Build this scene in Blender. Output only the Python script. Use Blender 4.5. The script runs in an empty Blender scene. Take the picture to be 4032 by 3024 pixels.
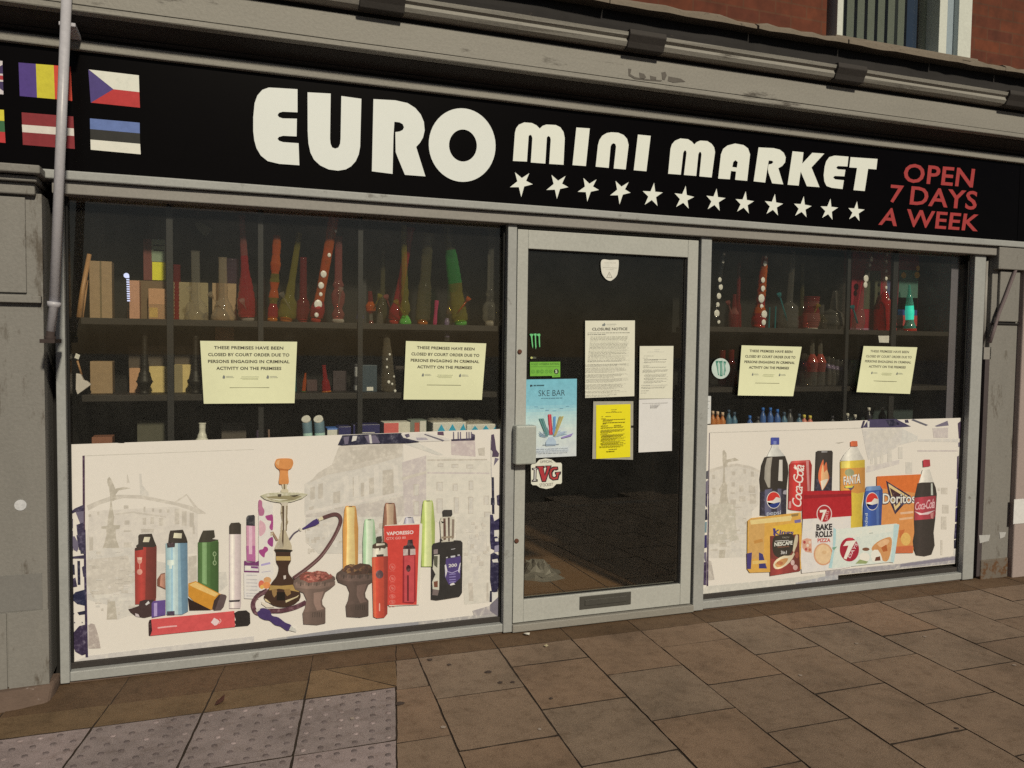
import bpy, bmesh, math, random
from mathutils import Vector, Matrix
from mathutils.geometry import tessellate_polygon
random.seed(7)
C = bpy.context.scene.collection
sc = bpy.context.scene
# ------------------------------------------------------------------ camera
CAM = Vector((0, -4.1, 1.556))
MR = Matrix(((0.939147, 0.34348, 0.004935), (-0.343274, 0.937851, 0.050967), (0.012878, -0.04956, 0.998688)))
FP = 1779.4 * 4032 / 2212
cd = bpy.data.cameras.new('camera'); cam = bpy.data.objects.new('camera', cd); C.objects.link(cam)
r_, f_, u_ = MR.col[0], MR.col[1], MR.col[2]
cam.matrix_world = Matrix(((r_.x, u_.x, -f_.x, CAM.x), (r_.y, u_.y, -f_.y, CAM.y), (r_.z, u_.z, -f_.z, CAM.z), (0, 0, 0, 1)))
cd.sensor_width = 36; cd.lens = 36 * 1779.4 / 2212; cd.clip_end = 400; cd.clip_start = .05
sc.camera = cam
def W(p, y=0.0):
    "a measured picture point (4032x3024) brought onto the real plane y"
    d = MR @ Vector(((p[0] - 2016) / FP, 1, -(p[1] - 1512) / FP))
    return CAM + d * ((y - CAM.y) / d.y)
def mpp(p, y): return (W((p[0] + 1, p[1]), y) - W(p, y)).length
CR = dict(A0=(0, 0, 1.64583), A1=(1344, 0, 1.64583), A2=(2688, 0, 1.64583), B0=(0, 1008, 1.64583), B1=(1344, 1008, 1.64583),
 B2=(2688, 1008, 1.64583), C0=(0, 2016, 1.64583), C1=(1344, 2016, 1.64583), C2=(2688, 2016, 1.64583), D1=(250, 780, 3.16),
 D2=(900, 780, 3.16), D3=(1400, 780, 3.16), D4=(2750, 930, 4.148), D5=(3200, 930, 3.403), D6=(250, 1280, 2.212),
 D7=(1150, 1280, 2.6024), D8=(2760, 1280, 2.0109), E1=(2050, 950, 3.0157), E2=(2050, 1450, 3.16), E3=(2050, 1950, 3.16),
 E4=(3700, 900, 2.765), E5=(3700, 1500, 1.8434), E6=(0, 600, 1.8434), E7=(0, 1900, 1.476), F1=(250, 1680, 2.9493),
 F2=(1000, 1680, 2.212), F3=(250, 2100, 2.7653), F4=(950, 1950, 3.0164), F5=(1250, 1900, 2.7653), F6=(2750, 1650, 2.3709), F7=(3250, 1650, 2.37))
def c1(k, x, y):
    a, b, s = CR[k]; return (a + x / s, b + y / s)
def q(k, t): return [c1(k, *map(float, w.split(','))) for w in t.split()]
def sm(pts, n=5, closed=True):
    "smooth curve through points"
    o = []; N = len(pts); rng = range(N) if closed else range(N - 1)
    for i in rng:
        g = (lambda j: pts[j % N]) if closed else (lambda j: pts[max(0, min(N - 1, j))])
        p0, p1, p2, p3 = g(i - 1), g(i), g(i + 1), g(i + 2)
        for j in range(n):
            t = j / n
            o.append(tuple(.5 * (2 * p1[k] + (p2[k] - p0[k]) * t + (2 * p0[k] - 5 * p1[k] + 4 * p2[k] - p3[k]) * t * t + (3 * p1[k] - p0[k] - 3 * p2[k] + p3[k]) * t ** 3) for k in range(len(p1))))
    if not closed: o.append(pts[-1])
    return o
def ell(k, cx, cy, rx, ry, rot=0, n=28, a0=0, a1=360):
    o = []; ca, sa = math.cos(math.radians(rot)), math.sin(math.radians(rot))
    m = n if a1 - a0 >= 360 else n + 1
    for i in range(m):
        a = math.radians(a0 + (a1 - a0) * i / n); x, y = rx * math.cos(a), ry * math.sin(a)
        o.append(c1(k, cx + x * ca - y * sa, cy + x * sa + y * ca))
    return o
def band(pts, w, w1=None):
    "a stroke along full-pixel points"
    L, Rr = [], []; n = len(pts); w1 = w if w1 is None else w1
    for i, p in enumerate(pts):
        a, b = pts[max(0, i - 1)], pts[min(n - 1, i + 1)]
        dx, dy = b[0] - a[0], b[1] - a[1]; l = math.hypot(dx, dy) or 1
        h = (w + (w1 - w) * i / max(1, n - 1)) / 2
        L.append((p[0] - dy / l * h, p[1] + dx / l * h)); Rr.append((p[0] + dy / l * h, p[1] - dx / l * h))
    return L + Rr[::-1]
# ------------------------------------------------------------------ materials
def lin(v):
    v /= 255; return v / 12.92 if v <= .04045 else ((v + .055) / 1.055) ** 2.4
ILL = (.95, .86, .675)
def S(r, g, b, k=1.0):
    "own colour of a thing that shows as r,g,b under the warm street light"
    return tuple(min(.88, max(.003, k * lin(c) / i)) for c, i in zip((r, g, b), ILL))
MATS = {}
def nodes(name):
    m = bpy.data.materials.new(name); m.use_nodes = True; nt = m.node_tree
    return m, nt, nt.nodes['Principled BSDF'], nt.nodes['Material Output']
def N(nt, t, **k):
    n = nt.nodes.new(t)
    for a, v in k.items(): setattr(n, a, v)
    return n
def noise(nt, scale, detail=6, rough=.6, stretch=(1, 1, 1)):
    g = N(nt, 'ShaderNodeNewGeometry'); mp = N(nt, 'ShaderNodeMapping'); mp.inputs['Scale'].default_value = stretch
    nt.links.new(g.outputs['Position'], mp.inputs['Vector'])
    n = N(nt, 'ShaderNodeTexNoise'); n.inputs['Scale'].default_value = scale; n.inputs['Detail'].default_value = detail; n.inputs['Roughness'].default_value = rough
    nt.links.new(mp.outputs[0], n.inputs['Vector']); return n.outputs['Fac']
def ramp(nt, fac, stops):
    r = N(nt, 'ShaderNodeValToRGB'); e = r.color_ramp.elements
    while len(e) < len(stops): e.new(.5)
    for x, (p, c) in zip(e, stops): x.position = p; x.color = (*c, 1)
    nt.links.new(fac, r.inputs[0]); return r.outputs[0]
def mixc(nt, fac, a, b, mode='MIX'):
    m = N(nt, 'ShaderNodeMix', data_type='RGBA', blend_type=mode)
    for s, v in ((m.inputs[0], fac), (m.inputs[6], a), (m.inputs[7], b)):
        if hasattr(v, 'links'): nt.links.new(v, s)
        else: s.default_value = v if isinstance(v, float) else (*v, 1)
    return m.outputs[2]
def bump(nt, bs, h, st, dist=.01):
    b = N(nt, 'ShaderNodeBump'); b.inputs['Strength'].default_value = st; b.inputs['Distance'].default_value = dist
    nt.links.new(h, b.inputs['Height']); nt.links.new(b.outputs[0], bs.inputs['Normal'])
def mul(c, k): return tuple(min(1, x * k) for x in c)
def ink(c, rough=.55, photo=False):
    c = tuple(round(x, 4) for x in c); key = ('ink', c, rough, photo)
    if key not in MATS:
        m, nt, bs, o = nodes('print_ink'); bs.inputs['Roughness'].default_value = rough
        bs.inputs['Specular IOR Level'].default_value = .25
        fade = min(c) > .33 and max(c) - min(c) < .14 and not photo; f = noise(nt, 26 if fade else 34, 10 if fade else 9, .8 if fade else .75); dark = max(c) < .13 and c[2] > c[1] * 1.2
        col = ramp(nt, f, [(.3, mul(c, .6)), (.5, c), (.62, tuple(x * 1.6 + .05 for x in c)), (.75, tuple(x * 2 + .22 for x in c))]) if dark else ramp(nt, f, [(.3, mul(c, .82)), (.5, mul(c, .95)), (.6, tuple(x * .5 + y * .5 for x, y in zip(c, (.76, .74, .72)))), (.72, (.76, .74, .72))]) if fade else ramp(nt, f, [(.25, mul(c, .82)), (.75, tuple(min(.88, x * 1.13 + .006) for x in c))])
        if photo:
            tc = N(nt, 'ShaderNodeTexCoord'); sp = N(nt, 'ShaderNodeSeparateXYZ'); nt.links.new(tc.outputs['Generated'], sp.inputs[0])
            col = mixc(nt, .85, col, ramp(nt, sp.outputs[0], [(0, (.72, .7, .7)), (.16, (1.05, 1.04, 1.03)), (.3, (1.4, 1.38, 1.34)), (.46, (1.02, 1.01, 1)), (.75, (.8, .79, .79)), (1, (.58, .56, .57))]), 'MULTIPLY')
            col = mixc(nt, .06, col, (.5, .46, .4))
        nt.links.new(col, bs.inputs['Base Color'])
        MATS[key] = m
    return MATS[key]
def paint(name, c, var=.25, scale=6, rough=.5, bst=.15, dirt=None, dirtcut=.62, stretch=(1, 1, 1), fine=70, spec=.35, fv=.5):
    if name in MATS: return MATS[name]
    m, nt, bs, o = nodes(name); bs.inputs['Roughness'].default_value = rough; bs.inputs['Specular IOR Level'].default_value = spec
    f = noise(nt, scale, 8, .65, stretch); col = ramp(nt, f, [(.25, mul(c, 1 - var)), (.5, c), (.78, mul(c, 1 + var * .6))])
    f2 = noise(nt, fine, 4); col = mixc(nt, fv, col, ramp(nt, f2, [(.3, mul(c, .85)), (.7, mul(c, 1.12))]))
    if dirt:
        f3 = noise(nt, scale * 2.3, 10, .72, stretch); k = ramp(nt, f3, [(dirtcut, (0, 0, 0)), (dirtcut + .09, (1, 1, 1))])
        col = mixc(nt, k, col, dirt)
    nt.links.new(col, bs.inputs['Base Color']); bump(nt, bs, f2, bst, .004)
    MATS[name] = m; return m
def tint(name, c, alpha=.55, rough=.06):
    "coloured glass: part of the light passes, part is caught"
    if name in MATS: return MATS[name]
    m, nt, bs, o = nodes(name); bs.inputs['Base Color'].default_value = (*c, 1); bs.inputs['Roughness'].default_value = rough
    bs.inputs['Specular IOR Level'].default_value = .8
    t = N(nt, 'ShaderNodeBsdfTransparent'); mx = max(c) or 1; t.inputs[0].default_value = (*[.25 + .7 * x / mx for x in c], 1)
    lw = N(nt, 'ShaderNodeLayerWeight'); lw.inputs[0].default_value = .5; ma = N(nt, 'ShaderNodeMath', operation='MULTIPLY_ADD', use_clamp=True); nt.links.new(lw.outputs['Facing'], ma.inputs[0]); ma.inputs[1].default_value = alpha * .95; ma.inputs[2].default_value = alpha * .62
    x = N(nt, 'ShaderNodeMixShader'); nt.links.new(ma.outputs[0], x.inputs[0])
    nt.links.new(t.outputs[0], x.inputs[1]); nt.links.new(bs.outputs[0], x.inputs[2]); nt.links.new(x.outputs[0], o.inputs[0])
    MATS[name] = m; return m
def pane(name, tr=.8, col=None, dust=.02):
    if name in MATS: return MATS[name]
    m, nt, bs, o = nodes(name); c = col or (tr, tr, tr * .97)
    t = N(nt, 'ShaderNodeBsdfTransparent'); t.inputs[0].default_value = (*c, 1)
    d = N(nt, 'ShaderNodeBsdfDiffuse'); d.inputs[0].default_value = (.4, .38, .36, 1)
    f = noise(nt, 5, 9, .7); k = ramp(nt, f, [(.35, (dust * .2,) * 3), (.8, (dust,) * 3)])
    x0 = N(nt, 'ShaderNodeMixShader'); nt.links.new(k, x0.inputs[0]); nt.links.new(t.outputs[0], x0.inputs[1]); nt.links.new(d.outputs[0], x0.inputs[2])
    g = N(nt, 'ShaderNodeBsdfGlossy'); g.inputs['Roughness'].default_value = .02
    lw = N(nt, 'ShaderNodeLayerWeight'); pw = N(nt, 'ShaderNodeMath', operation='POWER'); pw.inputs[1].default_value = 5; nt.links.new(lw.outputs['Facing'], pw.inputs[0])
    fr = N(nt, 'ShaderNodeMath', operation='MULTIPLY_ADD'); fr.inputs[1].default_value = .93; fr.inputs[2].default_value = .05; nt.links.new(pw.outputs[0], fr.inputs[0])
    x = N(nt, 'ShaderNodeMixShader'); nt.links.new(fr.outputs[0], x.inputs[0]); nt.links.new(x0.outputs[0], x.inputs[1]); nt.links.new(g.outputs[0], x.inputs[2])
    nt.links.new(x.outputs[0], o.inputs[0]); MATS[name] = m; return m
def glow(name, c, s=1):
    if name in MATS: return MATS[name]
    m, nt, bs, o = nodes(name); bs.inputs['Base Color'].default_value = (*c, 1); bs.inputs['Emission Color'].default_value = (*c, 1); bs.inputs['Emission Strength'].default_value = s
    MATS[name] = m; return m
# ------------------------------------------------------------------ objects
WL = {}
def tag(o, label=None, cat=None, group=None, kind=None):
    if label: o['label'] = label
    if cat: o['category'] = cat
    if group: o['group'] = group
    if kind: o['kind'] = kind
    return o
def put(o, loc, parent):
    C.objects.link(o); loc = Vector(loc); WL[o] = loc
    if parent is not None: o.parent = parent; o.location = loc - WL[parent]
    else: o.location = loc
    return o
def thing(name, loc, label, cat, group=None):
    return tag(put(bpy.data.objects.new(name, None), loc, None), label, cat, group)
class MB:
    def __init__(s): s.v = []; s.f = []; s.m = []; s.sm = []; s.mats = []
    def mi(s, m):
        if m not in s.mats: s.mats.append(m)
        return s.mats.index(m)
    def add(s, vs, fs, m, smooth=False):
        b = len(s.v); s.v += [tuple(v) for v in vs]; k = s.mi(m)
        for f in fs: s.f.append([b + i for i in f]); s.m.append(k); s.sm.append(smooth)
    def box(s, x0, x1, y0, y1, z0, z1, m):
        s.add([(x, y, z) for x in (x0, x1) for y in (y0, y1) for z in (z0, z1)], [(0, 1, 3, 2), (4, 6, 7, 5), (0, 4, 5, 1), (2, 3, 7, 6), (0, 2, 6, 4), (1, 5, 7, 3)], m)
    def prism(s, pts, y0, y1, m, m2=None):
        "pts: world (x,z) outline, from front y0 to back y1"
        n = len(pts); vs = [(x, y0, z) for x, z in pts] + [(x, y1, z) for x, z in pts]
        tr = tessellate_polygon([[Vector((x, z, 0)) for x, z in pts]])
        s.add(vs, [list(t) for t in tr] + [[n + i for i in t[::-1]] for t in tr] + [(i, (i + 1) % n, n + (i + 1) % n, n + i) for i in range(n)], m)
    def lathe(s, a, b, prof, m, n=20, cap=True):
        "prof: (t, radius) along a->b ; m a material or function of the segment"
        a, b = Vector(a), Vector(b); d = (b - a); L = d.length; d.normalize()
        e1 = d.orthogonal().normalized(); e2 = d.cross(e1); base = len(s.v); 
        for t, r in prof:
            p = a + d * (L * t)
            for i in range(n):
                an = 2 * math.pi * i / n; s.v.append(tuple(p + (e1 * math.cos(an) + e2 * math.sin(an)) * r))
        for j in range(len(prof) - 1):
            mm = m(j) if callable(m) else m; k = s.mi(mm)
            for i in range(n):
                i2 = (i + 1) % n; s.f.append([base + j * n + i, base + j * n + i2, base + (j + 1) * n + i2, base + (j + 1) * n + i]); s.m.append(k); s.sm.append(True)
        if cap:
            for j in (0, len(prof) - 1):
                mm = (m(0) if j == 0 else m(j - 1)) if callable(m) else m
                s.f.append([base + j * n + i for i in (range(n) if j else range(n - 1, -1, -1))]); s.m.append(s.mi(mm)); s.sm.append(False)
    def tube(s, pts, r, m, n=10):
        pts = [Vector(p) for p in pts]; base = len(s.v); k = s.mi(m); up = Vector((.31, .77, .55))
        for i, p in enumerate(pts):
            d = (pts[min(i + 1, len(pts) - 1)] - pts[max(i - 1, 0)]).normalized(); e1 = d.cross(up).normalized(); e2 = d.cross(e1)
            rr = r[i] if isinstance(r, (list, tuple)) else r
            for j in range(n):
                a = 2 * math.pi * j / n; s.v.append(tuple(p + (e1 * math.cos(a) + e2 * math.sin(a)) * rr))
        for i in range(len(pts) - 1):
            for j in range(n):
                j2 = (j + 1) % n; s.f.append([base + i * n + j, base + i * n + j2, base + (i + 1) * n + j2, base + (i + 1) * n + j]); s.m.append(k); s.sm.append(True)
        s.f.append([base + j for j in range(n)]); s.m.append(k); s.sm.append(False)
        s.f.append([base + (len(pts) - 1) * n + j for j in range(n)][::-1]); s.m.append(k); s.sm.append(False)
    def ball(s, c, rx, ry, rz, m, n=14):
        vs = []; fs = []
        for i in range(n // 2 + 1):
            th = math.pi * i / (n // 2)
            for j in range(n):
                a = 2 * math.pi * j / n; vs.append((c[0] + rx * math.sin(th) * math.cos(a), c[1] + ry * math.sin(th) * math.sin(a), c[2] + rz * math.cos(th)))
        for i in range(n // 2):
            for j in range(n): fs.append((i * n + j, i * n + (j + 1) % n, (i + 1) * n + (j + 1) % n, (i + 1) * n + j))
        s.add(vs, fs, m, True)
    def build(s, name, parent=None, bev=0, fixn=True, sub=0):
        me = bpy.data.meshes.new(name)
        xs, ys, zs = zip(*s.v); o = Vector(((min(xs) + max(xs)) / 2, (min(ys) + max(ys)) / 2, min(zs)))
        me.from_pydata([Vector(v) - o for v in s.v], [], s.f)
        for m in s.mats: me.materials.append(m)
        me.polygons.foreach_set('material_index', s.m); me.polygons.foreach_set('use_smooth', s.sm)
        if fixn:
            bm = bmesh.new(); bm.from_mesh(me); bmesh.ops.recalc_face_normals(bm, faces=bm.faces); bm.to_mesh(me); bm.free()
        ob = put(bpy.data.objects.new(name, me), o, parent)
        if bev:
            b = ob.modifiers.new('edge', 'BEVEL'); b.width = bev; b.segments = 2; b.limit_method = 'ANGLE'; b.angle_limit = .6
        return ob
FONT = {}
def glyphs(s, bold=0.0, sp=1.0, shear=0):
    key = (s, bold, sp, shear)
    if key not in FONT:
        cu = bpy.data.curves.new('lettering', 'FONT'); cu.body = s; cu.offset = bold; cu.space_character = sp; cu.shear = shear; cu.resolution_u = 3
        ob = bpy.data.objects.new('lettering', cu); me = bpy.data.meshes.new_from_object(ob)
        vs = [(v.co.x, v.co.y) for v in me.vertices]; fs = [tuple(p.vertices) for p in me.polygons]
        bpy.data.objects.remove(ob); bpy.data.curves.remove(cu); bpy.data.meshes.remove(me)
        xs = [v[0] for v in vs]; ys = [v[1] for v in vs]; x0, x1, y0, y1 = min(xs), max(xs), min(ys), max(ys)
        FONT[key] = ([((x - x0) / (x1 - x0), (y - y0) / (y1 - y0)) for x, y in vs], fs)
    return FONT[key]
def bil(Q, u, v):
    "Q = bottom-left, bottom-right, top-right, top-left"
    a = [Q[0][k] * (1 - u) + Q[1][k] * u for k in (0, 1)]; b = [Q[3][k] * (1 - u) + Q[2][k] * u for k in (0, 1)]
    return (a[0] * (1 - v) + b[0] * v, a[1] * (1 - v) + b[1] * v)
class Pr(MB):
    "printed flat shapes in the plane y; every shape lies a hair in front of the one before"
    DL = .00001
    def __init__(s, y): super().__init__(); s.y = y; s.n = 0
    def shape(s, loops, col, th=0):
        if isinstance(loops[0][0], (int, float)): loops = [loops]
        s.n += 1; y = s.y - s.n * s.DL; m = col if isinstance(col, bpy.types.Material) else ink(col)
        tr = tessellate_polygon([[Vector((p[0], p[1], 0)) for p in L] for L in loops]); pts = [p for L in loops for p in L]
        s.add([W(p, y - th) for p in pts], [list(t) for t in tr], m)
        if th:
            for L in loops:
                n = len(L); s.add([W(p, y - th) for p in L] + [W(p, y) for p in L], [(i, (i + 1) % n, n + (i + 1) % n, n + i) for i in range(n)], m)
    def text(s, t, Q, col, bold=0.0, sp=1.0, shear=0, th=0):
        s.n += 1; y = s.y - s.n * s.DL - th; vs, fs = glyphs(t, bold, sp, shear)
        s.add([W(bil(Q, *v), y) for v in vs], fs, col if isinstance(col, bpy.types.Material) else ink(col))
    def build(s, name, parent=None, **k): return super().build(name, parent, fixn=False, **k)
def TQ(k, t):
    "text box given as TL TR BR BL in a crop"
    a, b, c, d = q(k, t); return (d, c, b, a)
# ------------------------------------------------------------------ shared materials
GREY = paint('grey_frame_paint', S(158, 154, 140), .24, 3.5, .5, .12, S(112, 106, 94), .62)
GREYD = paint('grey_header_paint', S(142, 134, 119), .22, 5, .5, .08, S(100, 96, 90), .66, (.4, 1, 1))
GREYC = paint('grey_cornice_paint', S(140, 132, 115), .24, 3, .6, .4, S(70, 62, 52), .6, (.35, 1, 1.6))
DIRTY = paint('sooty_moulding_paint', S(56, 50, 44), .5, 6, .75, .3, S(95, 86, 74), .66, (.3, 1, 2))  # dirt plus the shade under the cornice, put into this paint colour
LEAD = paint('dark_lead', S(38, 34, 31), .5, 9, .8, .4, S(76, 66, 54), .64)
STONE = paint('string_course_stone', S(122, 108, 88), .35, 7, .85, .6, S(70, 60, 48), .6)
PIL = paint('pilaster_paint', S(128, 121, 107), .24, 3, .6, .4, S(90, 80, 66), .57, (1.4, 1, .4))
PILB = paint('pilaster_patch_paint', S(119, 113, 101), .14, 5, .6, .2, S(92, 86, 76), .68)
ROUGH = paint('broken_render', S(104, 84, 68), .4, 12, .9, .8, S(150, 132, 116), .62)
PINK = paint('pinkish_render', S(158, 139, 124), .16, 4, .8, .35, S(118, 96, 80), .66, (1, 1, .5))
BLACKV = paint('black_sign_vinyl', (.0025, .002, .0025), .3, 8, .22, .0, spec=.08)
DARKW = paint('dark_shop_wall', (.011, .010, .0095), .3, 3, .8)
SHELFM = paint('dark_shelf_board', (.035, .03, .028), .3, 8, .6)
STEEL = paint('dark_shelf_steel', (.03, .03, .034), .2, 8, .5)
RUST = paint('rust_stain', S(96, 60, 44), .4, 60, .8)
BLK = paint('black_plastic', (.015, .015, .016), .2, 20, .4)
GLASS = pane('shop_glass', .93)
DGLASS = pane('door_glass', .88, dust=.02)
def zav(k, t, y): 
    z = [W(p, y).z for p in q(k, t)]; return sum(z) / len(z)
def xav(k, t, y):
    z = [W(p, y).x for p in q(k, t)]; return sum(z) / len(z)
def line_z(parts, y):
    z = [W(p, y).z for k, t in parts for p in q(k, t)]; return sum(z) / len(z)
XA, XB = -2.2, 7.4
bld = thing('shop_building', (2, .1, 0), 'red brick building with a grey painted shopfront and stone ledge above the shop sign', 'building')
def strip(name, y0, y1, z0, z1, m, bev=.004, xa=XA, xb=XB, parent=bld):
    b = MB(); b.box(xa, xb, y0, y1, z0, z1, m); return b.build(name, parent, bev)
# horizontal members, heights measured on the picture at each one's own depth
zr0 = line_z([('A0', '700,1172 1300,1222 2212,1285'), ('A1', '1100,1380 2212,1453')], -.07)
zr1 = line_z([('A0', '400,1095 1300,1163 2212,1235'), ('A1', '1100,1318 2212,1400'), ('A2', '1100,1490')], -.07)
zc = line_z([('A0', '400,1240 1300,1300 2212,1372'), ('A1', '1050,1442'), ('A2', '180,1540 1300,1625')], -.045)
zt0 = line_z([('A0', '430,300 1300,415 2212,530'), ('A1', '1100,662 2212,795'), ('A2', '1100,925')], -.07)
zt1 = line_z([('A0', '430,248 1300,355 2212,472'), ('A1', '1100,605 2212,742'), ('A2', '1100,870')], -.07)
zb0 = line_z([('A1', '0,300 1100,450 2212,603'), ('A2', '1100,742')], -.2)
zb1 = line_z([('A1', '0,85 1100,240'), ('A2', '0,425 1100,575')], -.2)
zg0 = line_z([('A2', '0,365 900,490'), ('A1', '1000,162 1700,262')], -.27)
zg1 = line_z([('A2', '0,262 900,380'), ('A1', '1000,90 1700,190')], -.27)
zs0 = line_z([('A2', '0,118 900,235')], -.22)
zs1 = line_z([('A2', '0,50 470,130')], -.22)
print('Z', [round(v, 3) for v in (zc, zr0, zr1, zt0, zt1, zb0, zb1, zg0, zg1, zs0, zs1)])
def wavy(name, y0, y1, z0, z1, m, amp, seg, seed, parent=bld, bev=.004, xa=XA, xb=XB):
    "a long member that is not dead straight"
    rnd = random.Random(seed); b = MB(); n = int((xb - xa) / seg); rows = []
    for i in range(n + 1):
        x = xa + (xb - xa) * i / n; d = [rnd.uniform(-amp, amp) for _ in range(3)]
        rows.append([(x, y0 + d[0], z0 + d[1]), (x, y0 + d[0], z1 + d[2]), (x, y1, z1 + d[2]), (x, y1, z0 + d[1])])
    vs = [p for r in rows for p in r]; fs = [(0, 1, 2, 3), tuple(4 * n + i for i in (3, 2, 1, 0))]
    for i in range(n):
        for j in range(4): fs.append((4 * i + j, 4 * i + 4 + j, 4 * i + 4 + (j + 1) % 4, 4 * i + (j + 1) % 4))
    b.add(vs, fs, m); return b.build(name, parent, bev)
strip('header_bar', -.045, .2, zc, zr0 - .002, GREYD, .005, -.64, 7.4)
wavy('sign_rail', -.07, .02, zr0, zr1, GREY, .0012, .5, 2, bev=.006)
wavy('sign_rail', -.07, .02, zt0, zt1, GREYC, .0015, .5, 3, bev=.006)
# cove moulding between rail and cornice board
def profile(name, pts, m, parent=bld, amp=0, seed=1, xa=XA, xb=XB):
    rnd = random.Random(seed); b = MB(); k = len(pts); n = 24 if amp else 1; vs = []
    for i in range(n + 1):
        x = xa + (xb - xa) * i / n
        for y, z in pts: vs.append((x, y + rnd.uniform(-amp, amp), z + rnd.uniform(-amp, amp)))
    fs = [tuple(range(k)), tuple(n * k + j for j in range(k))[::-1]]
    for i in range(n):
        for j in range(k): fs.append((i * k + j, (i + 1) * k + j, (i + 1) * k + (j + 1) % k, i * k + (j + 1) % k))
    b.add(vs, fs, m); return b.build(name, parent)
h = zb0 - zt1
profile('cornice_moulding', [(.05, zt1 + .001), (-.035, zt1 + .001), (-.035, zt1 + h * .22), (-.05, zt1 + h * .24), (-.062, zt1 + h * .4), (-.055, zt1 + h * .44), (-.08, zt1 + h * .62), (-.12, zt1 + h * .8), (-.15, zt1 + h * .97), (.05, zt1 + h * .97)], DIRTY, amp=.0012)
gz = zb0 + (zb1 - zb0) * .17
profile('cornice_board', [(.05, zb0), (-.2, zb0), (-.203, zb0 + .004), (-.203, gz - .004), (-.196, gz - .002), (-.196, gz + .002), (-.2, gz + .004), (-.2, zb1), (.05, zb1)], GREYC, amp=.001, seed=5)
for t in ('1860,445 1880,450 1872,480 1900,498 1940,508 2000,515 2080,520 2070,528 1980,522 1900,512 1862,490', '1930,470 1960,478 1975,500 1960,515 1935,508', '2075,470 2100,465 2108,490 2095,520 2080,515', '2000,490 2040,500 2040,520 2005,514', '2120,495 2200,510 2230,530 2150,535 2115,525'):
    L = [W(p, -.2012) for p in q('A1', t)]; b = MB(); b.prism([(p.x, p.z) for p in L], -.2022, -.2008, paint('smeared_dirt', S(98, 90, 78), .3, 20, .8)); b.build('dirt_smear', bld)
profile('cornice_soffit', [(.05, zb1 + .002), (-.185, zb1 + .002), (-.185, zg0 + .003), (.05, zg0 + .003)], LEAD)  # the gutter's shadow over this gap is put in as a dark coat
hg = zg1 - zg0
gut = profile('gutter', [(-.1, zg0 + .005), (-.225, zg0), (-.25, zg0 + hg * .1), (-.262, zg0 + hg * .35), (-.255, zg0 + hg * .6), (-.27, zg0 + hg * .75), (-.275, zg0 + hg), (-.262, zg0 + hg), (-.255, zg0 + hg * .8), (-.1, zg0 + hg * .7)], GREYC, amp=.0015, seed=8)
def gutter_joint(k, t):
    a, b_ = q(k, t); x0, x1 = W(a, -.28).x, W(b_, -.28).x
    b = MB(); P = [(-.21, zg0 - .006), (-.258, zg0 - .004), (-.270, zg0 + hg * .35), (-.29, zg0 + hg * .8), (-.286, zg1 + .012), (-.25, zg1 + .014)]
    vs = [(x0 - .012, y, z) for y, z in P] + [(x1 + .012, y, z) for y, z in P]; n = len(P)
    b.add(vs, [tuple(range(n)), tuple(range(n, 2 * n))[::-1]] + [(i, (i + 1) % n, n + (i + 1) % n, n + i) for i in range(n)], DIRTY)
    return b.build('gutter_bracket', gut, .004)
gutter_joint('A1', '1880,300 2090,330'); gutter_joint('A2', '1015,480 1180,500'); gutter_joint('A2', '2125,650 2290,670'); gutter_joint('A1', '140,20 400,40')
profile('flashing_band', [(.05, zg1 - .03), (-.235, zg1 - .02), (-.2, zg1 + .012), (-.15, (zg1 + zs0) / 2), (-.14, zs0 - .003), (.05, zs0 - .003)], LEAD, amp=.004, seed=4)  # dark band set back between gutter and ledge
# string course: separate weathered blocks of one ledge
b = MB(); x = XA; rnd = random.Random(3)
while x < XB:
    w = rnd.uniform(.5, .95); t = [rnd.uniform(-.012, .012) for _ in range(6)]
    n = 8; vs = []
    for i in range(n + 1):
        xx = x + .004 + (w - .008) * i / n; e = rnd.uniform(-.006, .006); e2 = rnd.uniform(-.008, .012)
        vs += [(xx, -.22 + e, zs0 + rnd.uniform(-.003, .003)), (xx, -.22 + e, zs1 - .02 + e2), (xx, -.19, zs1 + t[0] * .3 + e2), (xx, .06, zs1 + .03), (xx, .06, zs0)]
    fs = [(0, 1, 2, 3, 4), tuple(5 * n + j for j in range(5))[::-1]]
    for i in range(n):
        for j in range(5): fs.append((5 * i + j, 5 * i + 5 + j, 5 * i + 5 + (j + 1) % 5, 5 * i + (j + 1) % 5))
    b.add(vs, fs, STONE); x += w
b.build('stone_ledge', bld)
# brick wall with its window
def brickmat(name, c1_, c2_, mort):
    m, nt, bs, o = nodes(name); bs.inputs['Roughness'].default_value = .9
    g = N(nt, 'ShaderNodeNewGeometry'); sx = N(nt, 'ShaderNodeSeparateXYZ'); cb = N(nt, 'ShaderNodeCombineXYZ')
    nt.links.new(g.outputs['Position'], sx.inputs[0]); nt.links.new(sx.outputs[0], cb.inputs[0]); nt.links.new(sx.outputs[2], cb.inputs[1])
    br = N(nt, 'ShaderNodeTexBrick'); nt.links.new(cb.outputs[0], br.inputs[0])
    for k, v in (('Scale', 1), ('Mortar Size', .006), ('Brick Width', .225), ('Row Height', .075), ('Mortar Smooth', .3), ('Bias', 0)): br.inputs[k].default_value = v
    br.inputs['Color1'].default_value = (*c1_, 1); br.inputs['Color2'].default_value = (*c2_, 1); br.inputs['Mortar'].default_value = (*mort, 1)
    f = noise(nt, 9, 8); col = mixc(nt, .8, br.outputs[0], ramp(nt, f, [(.3, (.45, .45, .45)), (.7, (1.1, 1.1, 1.1))]), 'MULTIPLY')
    nt.links.new(col, bs.inputs['Base Color']); bump(nt, bs, br.outputs['Fac'], -.5, .006); return m
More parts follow.
